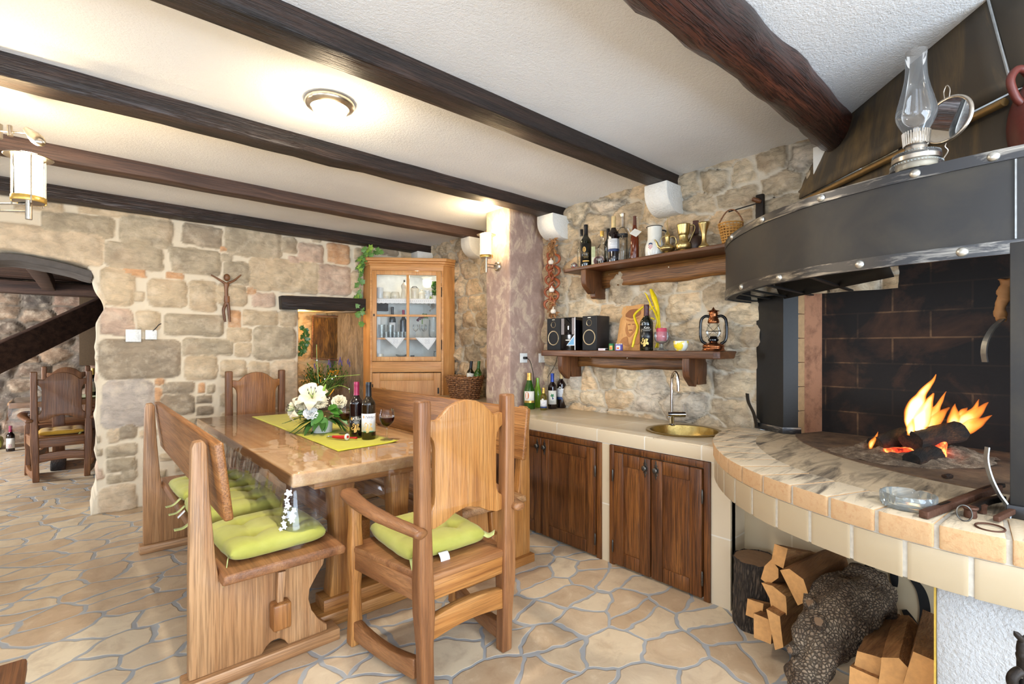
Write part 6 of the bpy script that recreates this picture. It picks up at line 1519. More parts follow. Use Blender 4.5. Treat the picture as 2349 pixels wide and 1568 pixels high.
for s in (-1, 1):
    MB().tube(spline([(s*.020,0,.205),(s*.045,0,.208),(s*.066,0,.190),(s*.072,0,.150),(s*.072,0,.095),(s*.064,0,.060),(s*.040,0,.042)], 7), .0085, 12).build('side_tube', A_['blackgloss'], t, smooth=80)
b = MB()
for s in (-1, 1):
    b.tube([(s*.044,-.012,.080),(0,-.046,.118),(-s*.036,-.012,.160)], .0012, 6)
b.tube([Vector((.043*math.cos(a), .043*math.sin(a), .118)) for a in [2*PI*i/28 for i in range(28)]], .0012, 6, closed=True); b.build('guard_wire', A_['iron'], t)
# ---------------------------------------------------------------- sockets, switches and cables
def wallplate(name, label, c, axis, w=.078, kind='socket'):
    """axis 'y': plate on a wall facing the viewer's side (normal -y)"""
    t = thing(name, label, 'socket' if kind == 'socket' else 'light switch', c)
    MB().box((-w/2,-.010,-w/2),(w/2,0,w/2)).build('frame', A_['white'], t, bevel=.003)
    if kind == 'socket':
        MB().lathe([(.024,-.002),(.024,.003),(.020,.003),(.018,-.006),(0,-.006)], (0,-.0095,0), 28, axis=(0,-1,0)).build('socket_well', A_['white'], t, smooth=40)
        b = MB()
        for x in (-.0095, .0095): b.lathe([(.0026,.0),(.0026,.001),(0,.001)], (x,-.0055,0), 10, axis=(0,-1,0))
        b.lathe([(.002,.0),(.002,.003),(0,.003)], (0,-.0055,.012), 8, axis=(0,-1,0)); b.build('contact_hole', A_['ink'], t)
    else:
        MB().box((-w*.33,-.0135,-w*.33),(w*.33,-.0095,w*.33)).build('rocker', A_['white'], t, bevel=.0018)
    return t
c = FY(1200, 820.5, 2.966); s1 = wallplate('power_socket', 'white wall socket with a black plug on the mauve pillar', c, 'y')
MB().box((-.012,-.036,-.010),(.020,-.010,.010)).build('plug', A_['black'], s1, bevel=.005, seg=3)
c = FY(1242.5, 820.5, 2.966); wallplate('power_socket', 'white wall socket right of the plugged one on the mauve pillar', c, 'y')
def cable(label, P, r=.0026, m='black'):
    o = MB().tube(spline(P, 8), r, 8).build('power_cable', A_[m], smooth=80); return tag(o, label, 'cable')
cable('black cable looping from the pillar socket down to the counter bottles', [FY(1206,819,2.935), FY(1216,828,2.945), FY(1222,850,2.958), FY(1224,866,2.960), FY(1223,886,2.958), FY(1217,904,2.955), FY(1210,915,2.952), FY(1204,916,2.952), FY(1206,909,2.952), FY(1218,907,2.950), FY(1238,912,2.945), FY(1252,912,2.950)])
cable('thin grey cable hanging from the lower shelf behind the blue capped bottle', [FX(1279,812,2.965), FX(1276,828,2.962), FX(1268,846,2.96), FX(1260,858,2.955), FX(1256,866,2.95)], .002)
c = FY(306, 769.5, 4.865); wallplate('light_switch', 'white light switch on the stone wall under the crucifix, left of the socket', c, 'y', .098, 'switch')
c = FY(346.5, 767.5, 4.868); wallplate('power_socket', 'white socket on the coursed stone wall beside the light switch', c, 'y', .076)
cable('short dark cable end sticking out of the wall above the socket', [FY(349,760,4.862), FY(358,752,4.855), FY(364,745,4.85), FY(370,742,4.845)], .0035)
# ---------------------------------------------------------------- glazed pine corner cabinet (local x along its front, y into the corner)
CO = Vector((2.23, 4.705, 0)); CR = Vector((2.826, 4.268, 0)); CW = (CR - CO).length; CRZ = math.atan2((CR - CO).y, (CR - CO).x)
cab = thing('corner_cabinet', 'tall honey pine corner cabinet with a glazed door of four panes', 'cabinet', CO, CRZ)
Rm = Matrix.Rotation(-CRZ, 3, 'Z')
def loc(x, y): p = Rm @ (Vector((x, y, 0)) - CO); return (p.x, p.y)
cab_plan = [(0,0), loc(2.23,4.865), loc(2.95,4.865), loc(2.965,4.268), (CW,0)]
PZ = W('pine','z'); PX = W('pine','x'); ZTOP = 2.12
# sides, base and top
MB().prism([(.0,.001), cab_plan[1], (cab_plan[1][0]+.02, cab_plan[1][1]), (.02,.0)], 'z', 0, ZTOP).build('side_panel', PZ, cab, bevel=.003)
MB().prism([(CW,0), cab_plan[3], (cab_plan[3][0]-.02, cab_plan[3][1]+.01), (CW-.02,.0)], 'z', 0, ZTOP).build('side_panel', PZ, cab, bevel=.003)
ins = [(.012,.012), (cab_plan[1][0]+.012, cab_plan[1][1]-.006), (cab_plan[2][0]-.004, cab_plan[2][1]-.008), (cab_plan[3][0]-.008, cab_plan[3][1]), (CW-.012,.012)]
b = MB()
for (p, q) in zip(ins[:-1], ins[1:]): b.add([(p[0],p[1],1.16),(q[0],q[1],1.16),(q[0],q[1],2.06),(p[0],p[1],2.06)], [(0,1,2,3)])
b.build('inside_lining', A_['cabwhite'], cab, smooth=0)
MB().prism(ins, 'z', 1.150, 1.170).build('inside_floor', A_['cabwhite'], cab, smooth=0)
MB().prism(ins, 'z', 2.055, 2.10).build('roof', A_['cabwhite'], cab, smooth=0)
cr = []
for o, z0, z1 in ((.012,2.108,2.128),(.026,2.128,2.150),(.044,2.150,2.182)):
    cr.append(([(-o*.7,-o), (cab_plan[1][0]-o, cab_plan[1][1]), cab_plan[2], (cab_plan[3][0]+o*.3, cab_plan[3][1]-o), (CW+o*.7,-o)], z0, z1))
b = MB()
for pl, z0, z1 in cr: b.prism(pl, 'z', z0, z1)
b.build('cornice', PX, cab, bevel=.006, seg=3, smooth=40)
fr = MB(); fr.box((0,-.012,2.055),(CW,.012,2.112)); fr.box((0,-.012,.0),(.022,.012,2.06)); fr.box((CW-.022,-.012,0),(CW,.012,2.06)); fr.box((.022,-.012,1.02),(CW-.022,.012,1.128)); fr.box((.022,-.012,0),(CW-.022,.012,.10))
fr.build('face_frame', PX, cab, bevel=.003)
# upper door
GX = (.068, .366, .394, CW-.072); GZ = (1.178, 1.585, 1.607, 2.010)
d = MB(); d.box((.024,-.024,1.132),(GX[0],-.002,2.052)); d.box((GX[3],-.024,1.132),(CW-.024,-.002,2.052)); d.box((GX[0],-.0235,1.132),(GX[3],-.002,GZ[0])); d.box((GX[0],-.0235,GZ[3]),(GX[3],-.002,2.052))
d.box((GX[1],-.022,GZ[0]),(GX[2],-.004,GZ[3])); d.box((GX[0],-.0225,GZ[1]),(GX[3],-.004,GZ[2]))
door = d.build('glazed_door', PZ, cab, bevel=.003)
for xa, xb in ((GX[0],GX[1]),(GX[2],GX[3])):
    for za, zb in ((GZ[0],GZ[1]),(GZ[2],GZ[3])): MB().box((xa-.003,-.012,za-.003),(xb+.003,-.010,zb+.003)).build('pane', A_['pane'], door, smooth=0)
MB().box((.036,-.0255,1.588),(.050,-.0235,1.612)).build('keyhole_plate', A_['ink'], door)
for z in (1.30, 1.84): MB().tube([(CW-.022,-.018,z-.05),(CW-.022,-.018,z+.05)], .006, 10).build('hinge', A_['iron'], cab)
# lower door with a fielded panel
d = MB(); d.box((.026,-.022,.12),(.098,-.002,1.012)); d.box((CW-.098,-.022,.12),(CW-.026,-.002,1.012)); d.box((.098,-.0215,.12),(CW-.098,-.002,.20)); d.box((.098,-.0215,.935),(CW-.098,-.002,1.012))
door2 = d.build('lower_door', PZ, cab, bevel=.004); MB().box((.095,-.014,.195),(CW-.095,-.006,.94)).build('panel', PZ, door2, bevel=.004)
MB().tube([(.028,-.022,.80),(.028,-.022,.90)], .006, 8).build('hinge', A_['iron'], cab); MB().box((CW-.060,-.025,.80),(CW-.044,-.022,.86)).build('keyhole_plate', A_['ink'], door2)
# shelves
SZ1, SZ2, SZ3 = 1.772, 1.372, 1.170
pl = [(.016,.03), (cab_plan[1][0]+.016, cab_plan[1][1]-.01), (cab_plan[2][0]-.006, cab_plan[2][1]-.012), (cab_plan[3][0]-.012, cab_plan[3][1]), (CW-.016,.03)]
for z in (SZ1, SZ2): MB().prism(pl, 'z', z-.018, z).build('inner_shelf', A_['cabwhite'] if z == SZ1 else PX, cab, smooth=0)
# lace edging and triangle doilies
o = thing('lace_edging', 'white lace edging along the top cabinet shelf behind the glass', 'lace', CO, CRZ)
b = MB(); N = 120
b.grid(lambda u, v: Vector((.02 + (CW-.04)*u, .026 - .002*v, SZ1 + .002 - (.046 + .006*abs(math.sin(u*N*.42)))*v)), N*2, 4); b.build('lace_band', A_['lace'], o, solid=.001, smooth=60)
b = MB()
for i in range(34): x = .03 + (CW-.06)*i/33; b.box((x-.003,.0225,SZ1-.026),(x+.003,.0235,SZ1-.018))
b.build('eyelets', plain('lace_hole', S(196,196,196), .9), o)
for (x0, x1, dz, lb) in ((.14,.345,.112,'left white lace doily corner hanging over the glass shelf'), (.45,.675,.128,'right white lace doily corner hanging over the glass shelf')):
    o = thing('lace_doily', lb, 'doily', CO, CRZ); b = MB(); N = 40
    def tri(u, v):
        e = 1 - v; xc = (x0+x1)/2 + .02*(v); w = (x1-x0)/2*e; s = .004*abs(math.sin(v*26))
        return Vector((xc + (2*u-1)*(w + s), .026 - .003*math.sin(v*3), SZ2 + .002 - dz*v))
    b.grid(tri, 12, N); b.build('doily_cloth', A_['lace'], o, solid=.001, smooth=60)
    b = MB()
    for v in [i/9 for i in range(1, 9)]:
        for s in (-1, 1):
            xc = (x0+x1)/2 + .02*v + s*(x1-x0)/2*(1-v)*.80; b.box((xc-.003,.0205,SZ2-dz*v-.003),(xc+.003,.0225,SZ2-dz*v+.003))
    for a in range(4): xc = (x0+x1)/2 + .010 + (-1)**a*.014; zc = SZ2 - dz*.30 + (1 if a > 1 else -1)*.013; b.tube([Vector((xc + .009*math.cos(k), .0215, zc + .009*math.sin(k))) for k in [2*PI*i/14 for i in range(14)]], .0016, 5, closed=True)
    b.build('lace_pattern', plain('lace_grey_thread', S(206,204,206), .9), o)  # slightly greyer thread for the lace marks
    MB().prism([(x0,.026),(x1,.026),((x0+x1)/2+.02,.10)], 'z', SZ2+.0005, SZ2+.0015).build('doily_top', A_['lace'], o)
# crockery (positions in cabinet coordinates)
def inside(name, label, cat, x, y, z, group=None):
    p = Matrix.Rotation(CRZ, 3, 'Z') @ Vector((x, y, 0)) + CO
    return thing(name, label, cat, (p.x, p.y, z), CRZ, group)
KG = 'cream crockery on the top cabinet shelf'
def pot(t, prof, m='ceramic', nm='body', k=1): MB().lathe(sp2([(r*k, z*k) for r, z in prof], 4), (0,0,0), 26, cap=False).build(nm, A_[m], t, solid=.002, smooth=60); return t
t = inside('white_jug', 'white jug at the left edge of the top cabinet shelf', 'jug', .080, .10, SZ1+.001, KG); pot(t, [(0,.002),(.030,0),(.034,.03),(.036,.07),(.034,.11),(.036,.118)], 'whiteceramic')
MB().tube(spline([(-.034,0,.10),(-.055,0,.09),(-.052,0,.05),(-.035,0,.04)], 5), .004, 8).build('handle', A_['whiteceramic'], t)
for x, lb in ((.150,'left of two round cream mugs behind the cabinet glass'), (.236,'right of two round cream mugs behind the cabinet glass')):
    t = inside('mug', lb, 'mug', x, .10, SZ1+.001, KG); pot(t, [(0,.002),(.034,0),(.042,.02),(.043,.045),(.038,.068),(.035,.074)])
    b = MB()
    for k in (-.012, .012): b.tube([Vector((k + .008*math.cos(a), -.0425, .020 + .008*math.sin(a))) for a in [2*PI*i/16 for i in range(16)]], .0014, 6, closed=True)
    b.build('painted_rings', plain('taupe_ring', S(150,138,124), .5), t)
t = inside('oil_bottle', 'tall waisted cream ceramic bottle with a dark stopper in the cabinet', 'bottle', .330, .10, SZ1+.001, KG); pot(t, [(0,.002),(.033,0),(.036,.01),(.032,.06),(.026,.10),(.032,.13),(.030,.148),(.018,.162),(.010,.172),(.010,.178)])
MB().lathe([(.0,.178),(.006,.178),(.008,.186),(.008,.200),(0,.204)], (0,0,0), 14).build('stopper', A_['ink'], t)
t = inside('storage_jar', 'cream lidded ceramic jar with a dark wire lid in the cabinet', 'jar', .435, .10, SZ1+.001, KG); pot(t, [(0,.002),(.030,0),(.033,.02),(.036,.07),(.044,.105),(.042,.112),(.010,.116),(0,.116)])
MB().lathe([(.0,.116),(.038,.117),(.036,.121),(0,.123)], (0,0,0), 24).build('lid', A_['pewter'], t); MB().tube(spline([(-.022,0,.12),(-.018,0,.134),(.018,0,.134),(.022,0,.12)], 5), .003, 8).build('lid_handle', A_['pewter'], t)
t = inside('sugar_pot', 'small cream ceramic pot with a round knob beside the cherub', 'pot', .508, .10, SZ1+.001, KG); pot(t, [(0,.002),(.028,0),(.033,.02),(.034,.05),(.026,.074),(.012,.082),(.006,.086),(.009,.094),(.006,.101),(0,.102)])
t = inside('cherub_figurine', 'white cherub figurine with raised wing in the cabinet', 'figurine', .570, .09, SZ1+.001)
b = MB(); b.ball((0,0,.026), .026, 16, 10, (1,.8,1)); b.ball((-.002,0,.078), .021, 14, 9, (1,.9,1)); b.ball((.002,0,.052), .020, 14, 9, (1,.8,.9))
for a in range(7): b.ball((-.002 + .019*math.cos(a*.9), -.004 + .010*math.sin(a*1.7), .088 + .006*math.sin(a)), .008, 8, 6)
b.ball((.034,.004,.062), .016, 12, 8, (1.1,.5,1.25)); b.ball((.024,0,.048), .010, 10, 7); b.ball((-.022,-.006,.046), .009, 10, 7); b.ball((-.012,-.018,.014), .011, 10, 7); b.ball((.012,-.018,.014), .011, 10, 7)
b.build('figure', A_['whiteceramic'], t, smooth=80)
t = inside('glass_jar', 'large glass jar with artificial green leaves on the top cabinet shelf', 'jar', .655, .11, SZ1+.001); MB().lathe([(0,.002),(.045,.002),(.046,.012),(.046,.13),(.043,.135)], (0,0,0), 28, cap=False).build('glass', A_['glass'], t, smooth=50)
b = MB(); r = random.Random(4)
for i in range(60): a = r.uniform(0,2*PI); q = r.random()**.5; b.ball((-.012 + .034*q*math.cos(a), .03*q*math.sin(a), r.uniform(.05,.185)), r.uniform(.008,.013), 8, 6)
b.build('green_leaves', A_['leaf'], t, smooth=80)
b = MB()
for i in range(16): b.ball((.040 + r.uniform(-.014,.012), r.uniform(-.02,.02), r.uniform(.115,.175)), .010, 8, 6)
b.build('dark_grapes', plain('dark_grape', S(52,34,52), .3), t, smooth=80); MB().ball((-.062,-.01,.018), .018, 12, 8).build('lime_ball', A_['leaflight'], t)
# bottles and glasses on the lower shelf
for x, y, v, body, foil, lb, pap in ((.190,.22,704,'darkglass','blackfoil','white labelled wine bottle behind the cabinet glass','whitepaper'), (.305,.22,711,'redglass','redfoil','dark wine bottle with a maroon cap behind the cabinet glass',None)):
    p = Matrix.Rotation(CRZ, 3, 'Z') @ Vector((x, y, 0)) + CO; d = dist(p)
    bottle(lb, (p.x, p.y, SZ2+.001), EYE + (V0-v)/FP*d - SZ2, .036, A_[body], A_[foil], ((A_[pap], .14, .50, 1.2),) if pap else (), group='wine bottles in the corner cabinet')
def tumbler(t, r, h, m='ashglass'): MB().lathe([(0,.004),(r*.80,.004),(r*.82,0),(r*.84,0),(r,h),(r*.95,h),(r*.80,.010),(0,.010)], (0,0,0), 18).build('glass', A_[m], t, smooth=50); return t
t0 = tumbler(inside('tall_glass', 'tall clear tumbler at the left side of the cabinet glass shelf', 'glass', .098, .10, SZ2+.001), .034, .135); dup(t0, t0.location + Matrix.Rotation(CRZ, 3, 'Z') @ Vector((.082,.05,0)), None, 'tall clear tumbler behind the small cabinet shot glasses')
t0 = tumbler(inside('shot_glass', 'small clear shot glass in the crowded row on the cabinet glass shelf', 'glass', .150, .07, SZ2+.001, 'small shot glasses in the corner cabinet'), .019, .062)
for (x, y) in ((.192,.075),(.196,.13),(.232,.07),(.240,.125),(.272,.075),(.282,.13),(.312,.07),(.345,.085),(.350,.14)): dup(t0, Matrix.Rotation(CRZ, 3, 'Z') @ Vector((x,y,0)) + CO + Vector((0,0,SZ2+.001)))
def wineglass(t, k=1.0, upside=False):
    P = [(0,.0),(.034,.0),(.034,.002),(.006,.006),(.0035,.02),(.0035,.075),(.006,.082),(.022,.094),(.034,.112),(.037,.132),(.034,.160),(.030,.172)]
    P = [(r*k, z*k) for r, z in P]
    MB().lathe(sp2(P[:4], 1) + sp2(P[4:], 3), (0,0,0), 26, cap=False).build('glass', A_['glass'], t, smooth=60); return t
t0 = wineglass(inside('wine_glass', 'stemmed wine glass right of the middle bar in the cabinet', 'glass', .445, .10, SZ2+.001), .80); dup(t0, t0.location + Matrix.Rotation(CRZ, 3, 'Z') @ Vector((.085,.02,0)), None, 'stemmed wine glass beside the tall glass pitcher in the cabinet')
t = inside('glass_pitcher', 'tall clear glass pitcher at the right of the cabinet glass shelf', 'pitcher', .630, .10, SZ2+.001); MB().lathe([(0,.003),(.040,.003),(.050,.02),(.052,.08),(.046,.16),(.050,.215)], (0,0,0), 28, cap=False).build('glass', A_['ashglass'], t, smooth=60)
MB().tube(spline([(.048,0,.19),(.078,0,.18),(.076,0,.10),(.052,0,.07)], 6), .005, 8).build('handle', A_['ashglass'], t)
t = inside('grape_garland', 'bunch of dark grapes with green leaves laid over a glass in the cabinet', 'artificial grapes', .520, .14, SZ2 + .145)
b = MB(); r = random.Random(6)
for i in range(34): f = r.random(); b.ball((-.062 + .075*f, r.uniform(-.016,.016), .086 - .055*(1-f)**1.5 + r.uniform(-.012,.012)), .0105, 8, 6)
b.build('grapes', plain('maroon_grape', S(92,30,52), .3), t, smooth=80)
b = MB()
for i in range(16): b.ball((.020 + r.uniform(-.02,.024), r.uniform(-.016,.016), .088 + r.uniform(-.02,.018)), .011, 8, 5, (1.2,.5,.9))
b.build('leaves', A_['leafdark'], t, smooth=80); MB().tube([(-.01,0,.075),(-.01,0,0)], .006, 8).build('stem', A_['stem'], t)
t = inside('glass_vase', 'plain glass goblet holding up the grape bunch in the cabinet', 'glass', .510, .14, SZ2+.001); MB().lathe([(0,.002),(.034,.002),(.005,.010),(.005,.06),(.030,.085),(.036,.145)], (0,0,0), 24, cap=False).build('glass', A_['glass'], t, smooth=60)
t = inside('small_crock', 'small taupe pot at the left of the cabinet floor', 'pot', .090, .08, SZ3+.001); pot(t, [(0,.002),(.026,0),(.027,.03),(.025,.036)])
t = inside('glass_dish', 'low clear glass dish on the cabinet floor', 'dish', .30, .10, SZ3+.001); pot(t, [(0,.003),(.03,0),(.056,.02),(.060,.028)], 'ashglass', 'dish')
t = inside('dark_tin', 'small black tin on the cabinet floor right of the middle bar', 'tin', .415, .08, SZ3+.001); MB().box((-.020,-.012,0),(.020,.012,.020)).build('box', A_['ink'], t, bevel=.003)
point('cabinet_fill', Matrix.Rotation(CRZ, 3, 'Z') @ Vector((CW*.62, .10, 0)) + CO + Vector((0,0,2.03)), .9, (1,.93,.80), .02)  # added fill light, brightens the inside of the cabinet
t = inside('preserve_jar', 'squat glass preserve jar with wire lid at the right of the cabinet floor', 'jar', .665, .09, SZ3+.001); MB().lathe([(0,.002),(.034,.002),(.036,.04),(.030,.052)], (0,0,0), 24, cap=False).build('glass', A_['ashglass'], t); MB().lathe([(0,.054),(.032,.054),(.032,.062),(0,.064)], (0,0,0), 24).build('lid', A_['pewter'], t)
# ---------------------------------------------------------------- set on the dining table
RZ = TZ + .0075
def leaf(b, base, d, L, Wd, up=(0,0,1), curl=.3, n=8, fold=.12, serr=0.0):
    base, d, up = Vector(base), Vector(d).normalized(), Vector(up)
    r = d.cross(up).normalized(); u = r.cross(d); vs = []; i0 = len(b.v)
    for i in range(n + 1):
        f = i/n; w = Wd*math.sin(PI*min(1, f**.75))**.9*(1 + serr*(i % 2)) if 0 < i < n else .0008
        c = base + d*(L*f*(1 - .12*curl*f)) + u*(-curl*L*f*f*.6 + .12*L*f)
        vs += [c - r*w/2 + u*fold*w, c, c + r*w/2 + u*fold*w]
    b.add(vs, [(3*i+k, 3*i+k+1, 3*i+k+4, 3*i+k+3) for i in range(n) for k in (0, 1)])
# bottles, glasses, corkscrew
p = FZ(818, 1001.5, RZ); t = bottle('wine bottle with raspberry cap and black label, left of the pair on the table', (p.x, p.y, RZ), hgt((p.x, p.y, RZ), 875.5), .0405, A_['redglass'], A_['redfoil'], ((NM('black_label_c', .3, 0, S(24,22,22)).m, .095, .395, 1.25, leaf_print(A_['goldink'], -.006, .185, .0225), disc_print(A_['goldink'], -.030, .345, .006, .009), word('Kalo', A_['paper'], .345, .026, -.002), lines(A_['paper'], .30, 3, .5, .018)),), group='two wine bottles on the table')
p = FZ(845.5, 1005.5, RZ); t = bottle('wine bottle with black cap and white label, right of the pair on the table', (p.x, p.y, RZ), hgt((p.x, p.y, RZ), 876.5), .0405, NM('brown_bottle_glass', .05, 0, S(34,24,10), Specular_IOR_Level=.8).m, A_['blackfoil'], ((A_['whitepaper'], .135, .455, 1.3, leaf_print(plain('pale_gold_print', S(226,190,126), .6), -.004, .215, .024), band_print(A_['green'], .133, .146, .75), disc_print(plain('peach_print', S(226,180,140), .6), -.029, .40, .006, .009), word('Nelio', plain('grey_print', S(150,150,154), .6), .40, .024, .006), lines(plain('light_grey_print', S(190,194,198), .6), .35, 3, .5, .02)),), group='two wine bottles on the table')
def filled(label, u, v, k):
    p = FZ(u, v, RZ); t = thing('wine_glass', label, 'wine glass', p, 0, 'two glasses of red wine on the table')
    b_ = [(.006,.068),(.020,.076),(.034,.094),(.040,.116),(.0395,.132),(.034,.158)]
    MB().lathe([(0,0),(.034,0),(.034,.0015),(.018,.004),(.006,.010),(.0042,.022),(.0062,.030),(.0042,.038),(.004,.060)] + sp2(b_, 4), (0,0,0), 34, cap=False).xf(Matrix.Scale(k, 4)).build('glass', A_['glass'], t, smooth=60)
    w_ = sp2(b_, 4); w_ = [(r*.965, z + .0008) for r, z in w_ if z < .118]
    MB().lathe([(0, w_[0][1])] + w_ + [(0, w_[-1][1])], (0,0,0), 30).xf(Matrix.Scale(k, 4)).build('wine', A_['wine'], t, smooth=60)
    return t
filled('glass of red wine at the right edge of the runner beside the bottles', 887.5, 1008, 1.12)
filled('glass of red wine between the flowers and the wine bottles', 792, 994, 1.10)
p = FZ(783, 1008, RZ); t = thing('corkscrew', 'red and chrome winged corkscrew lying on the green runner', 'corkscrew', p)
rr = Vector((RTX, RTY, 0)); fw = Vector((FWX, FWY, 0)); e1 = (rr*.92 - fw*.38).normalized(); e2 = (rr*.38 + fw*.92)
def cs(a, c, z): return e1*a + e2*c + Vector((0,0,z))
MB().tube([cs(-.062,0,.013), cs(-.030,0,.013), cs(.012,0,.015), cs(.030,0,.017)], [.008,.010,.011,.009], 14).build('frame', A_['redink'], t)
MB().lathe([(.0,-.006),(.015,-.006),(.0185,-.002),(.0185,.004),(.016,.006),(.008,.006),(0,.004)], cs(.040,0,.0195), 24, axis=e1).build('cap_ring', A_['white'], t, smooth=50)
MB().lathe([(0,.0),(.008,.0),(.008,.0075),(0,.008)], cs(.040,0,.0195), 16, axis=e1).build('cap_centre', A_['redink'], t)
MB().tube([cs(-.062,0,.012), cs(-.090,.002,.010), cs(-.112,.004,.006)], [.007,.006,.003], 12).build('lever', A_['nickel'], t)
MB().tube([cs(.022,.020,.010), cs(.050,.030,.010), cs(.082,.036,.010)], [.006,.005,.007], 12).build('lever', A_['redink'], t)
b = MB(); b.tube([cs(-.05 - .0012*i, .004*math.cos(i*.8), .012 + .004*math.sin(i*.8)) for i in range(36)], .0014, 6); b.build('screw', A_['chrome'], t)
# flower arrangement
fp_ = FZ(739, 990.5, RZ); t = flo = thing('flower_arrangement', 'white lily and carnation arrangement in a pale bowl on the dining table', 'flowers', fp_)
MB().lathe([(0,.004),(.056,.0),(.060,.003),(.064,.078),(.0615,.078),(.058,.012),(0,.010)], (0,0,0), 40).build('bowl', A_['whiteceramic'], t, smooth=50)
MB().ball((0,0,.072), .056, 18, 10, (1,1,.35)).build('moss', A_['leafdark'], t, warp=(.01, 40))
def at3(u, v, dd=0.0): return FD(u, v, dist(fp_) + dd) - fp_
r = random.Random(12)
b = MB()
for i in range(34):
    a = r.uniform(0, 2*PI); el = r.uniform(-.35, .55); L = r.uniform(.09, .16)
    leaf(b, (.035*math.cos(a), .035*math.sin(a), .075), (math.cos(a), math.sin(a), el), L, r.uniform(.028,.050), curl=r.uniform(.2,.9))
b.build('dark_foliage', A_['leafdark'], t, smooth=60)
b = MB(); toc = Vector((-fp_.x, -fp_.y, 0)).normalized()
for (u, v, du, dv, L, w) in ((738,940,-18,28,.115,.068),(740,955,6,40,.10,.055),(752,935,20,-2,.085,.045),(765,948,26,6,.09,.045),(758,935,22,14,.10,.048),(776,945,22,30,.11,.034)):
    c = at3(u, v, -.055); d = at3(u+du, v+dv, -.085) - c; leaf(b, c, d, L, w, up=toc + Vector((0,0,.6)), curl=.15, n=10, fold=.06)
b.build('broad_leaves', A_['leaf'], t, smooth=60)
b = MB()
for (u, v, du, dv) in ((735,960,-78,10),(735,962,-62,28),(730,955,-52,-6),(728,965,-45,36),(735,955,-70,-12),(740,965,-22,38),(760,955,30,30),(768,950,28,18)):
    c = at3(u, v, -.02); q = at3(u+du*1.05, v+dv, -.05); P = spline([c, c.lerp(q, .5) + Vector((0,0,.022)), Vector((q.x, q.y, max(q.z, .006)))], 8)
    for i in range(2, len(P)):
        d = (P[i]-P[i-1]).normalized(); s = d.cross(Vector((0,0,1)))
        for sg in (-1, 1): leaf(b, P[i], d*.7 + s*sg*.9 + Vector((0,0,.05)), .034*(1.15 - i/len(P)*.5), .011, curl=.2, n=4)
    b.tube(P, .0011, 5)
b.build('fern_fronds', MAT['leafdark'], t, smooth=60)
b = MB(); leaf(b, at3(700,940,-.03), at3(676,952,-.05)-at3(700,940,-.03), .055, .034, up=toc, curl=.1); leaf(b, at3(775,935,-.05), at3(790,965,-.06)-at3(775,935,-.05), .085, .026, up=toc, curl=.1)
for i in range(50):
    c = at3(665 + r.uniform(0,26), 945 + r.uniform(0,24), r.uniform(-.04,.02)); leaf(b, c, (r.uniform(-1,.2), r.uniform(-.6,.6), r.uniform(-.1,.6)), .026, .008, n=3)
b.build('pale_foliage', A_['leaflight'], t, smooth=60)
def lily(c, ax, k, nm):
    ax = Vector(ax).normalized(); q = Vector((0,0,1)).rotation_difference(ax); b = MB()
    for i in range(6):
        a = i*PI/3 + (.2 if i % 2 else 0)
        def pf(u, v, a=a, i=i):
            rad = .004 + .085*k*u; z = .060*k*math.sin(min(1.15, u*1.25)*PI/2) - .035*k*max(0, u-.62)**1.3*4
            w = .036*k*math.sin(PI*(.08 + .90*u))**.8*(1 if i % 2 == 0 else .78)
            x = (v-.5)*w*2; return q @ Vector((rad*math.cos(a) - x*math.sin(a), rad*math.sin(a) + x*math.cos(a), z - abs(v-.5)*.012*k + .004*math.sin(u*9))) + c
        b.grid(pf, 10, 6)
    o = b.build(nm, A_['petal'], flo, smooth=80)
    s = MB(); an = MB()
    for i in range(6):
        a = i*PI/3 + .4; e = q @ Vector((.022*k*math.cos(a), .022*k*math.sin(a), .075*k)) + c; s.tube([c, e], .0012*k, 5); an.ball(e, .0042*k, 8, 6, (.6,.6,1.5))
    s.build('filaments', A_['leaflight'], o); an.build('anthers', A_['ink'], o)
lily(at3(716,912,-.03), tuple(toc + Vector((0,0,.75))), 1.12, 'lily'); lily(at3(684,938,-.03), tuple(toc*.5 - rr*.7 + Vector((0,0,.15))), .85, 'lily')
def ruffle(c, R_, nm, m, seed):
    b = MB(); rg = random.Random(seed); c = Vector(c)
    for ring, (n, rad, tilt) in enumerate(((5,.35,1.1),(8,.62,.75),(11,.88,.38),(13,1.0,.02))):
        for i in range(n):
            a = 2*PI*i/n + rg.uniform(-.2,.2); el = tilt + rg.uniform(-.15,.15)
            d = (Matrix.Rotation(a, 3, 'Z') @ Vector((math.cos(el), 0, math.sin(el)))); d = Vector((0,0,1)).rotation_difference((toc + Vector((0,0,.8))).normalized()) @ d
            u_ = Vector((0,0,1)).rotation_difference((toc + Vector((0,0,.8))).normalized()) @ Vector((0,0,1)); s = d.cross(u_).normalized(); w = R_*.62
            b.grid(lambda x, y: c + d*(R_*rad*x) + s*((y-.5)*w*(.4 + .75*x)) + u_*(R_*.12*math.sin(y*9 + i)*x + R_*.18*x*(1-rad*.5)), 4, 6)
    b.build(nm, A_[m], flo, smooth=80)
ruffle(at3(713,948,-.075), .044, 'carnation', 'petalwhite', 1); ruffle(at3(778,922,-.03), .046, 'rose', 'petal', 2); ruffle(at3(735,925,-.05), .038, 'rose', 'petal', 3); ruffle(at3(693,927,-.045), .040, 'rose', 'petal', 4); ruffle(at3(722,928,-.07), .021, 'rose_bud', 'petal', 5); ruffle(at3(676,932,-.03), .032, 'rose', 'petal', 8)
MB().tube(spline([at3(737,910,-.03), at3(742,896,-.035), at3(748,880,-.04)], 6), [.0025]*4 + [.004,.0065,.0085,.009,.0085,.0075,.006,.004,.001], 10).build('lily_bud', A_['leaflight'], t)
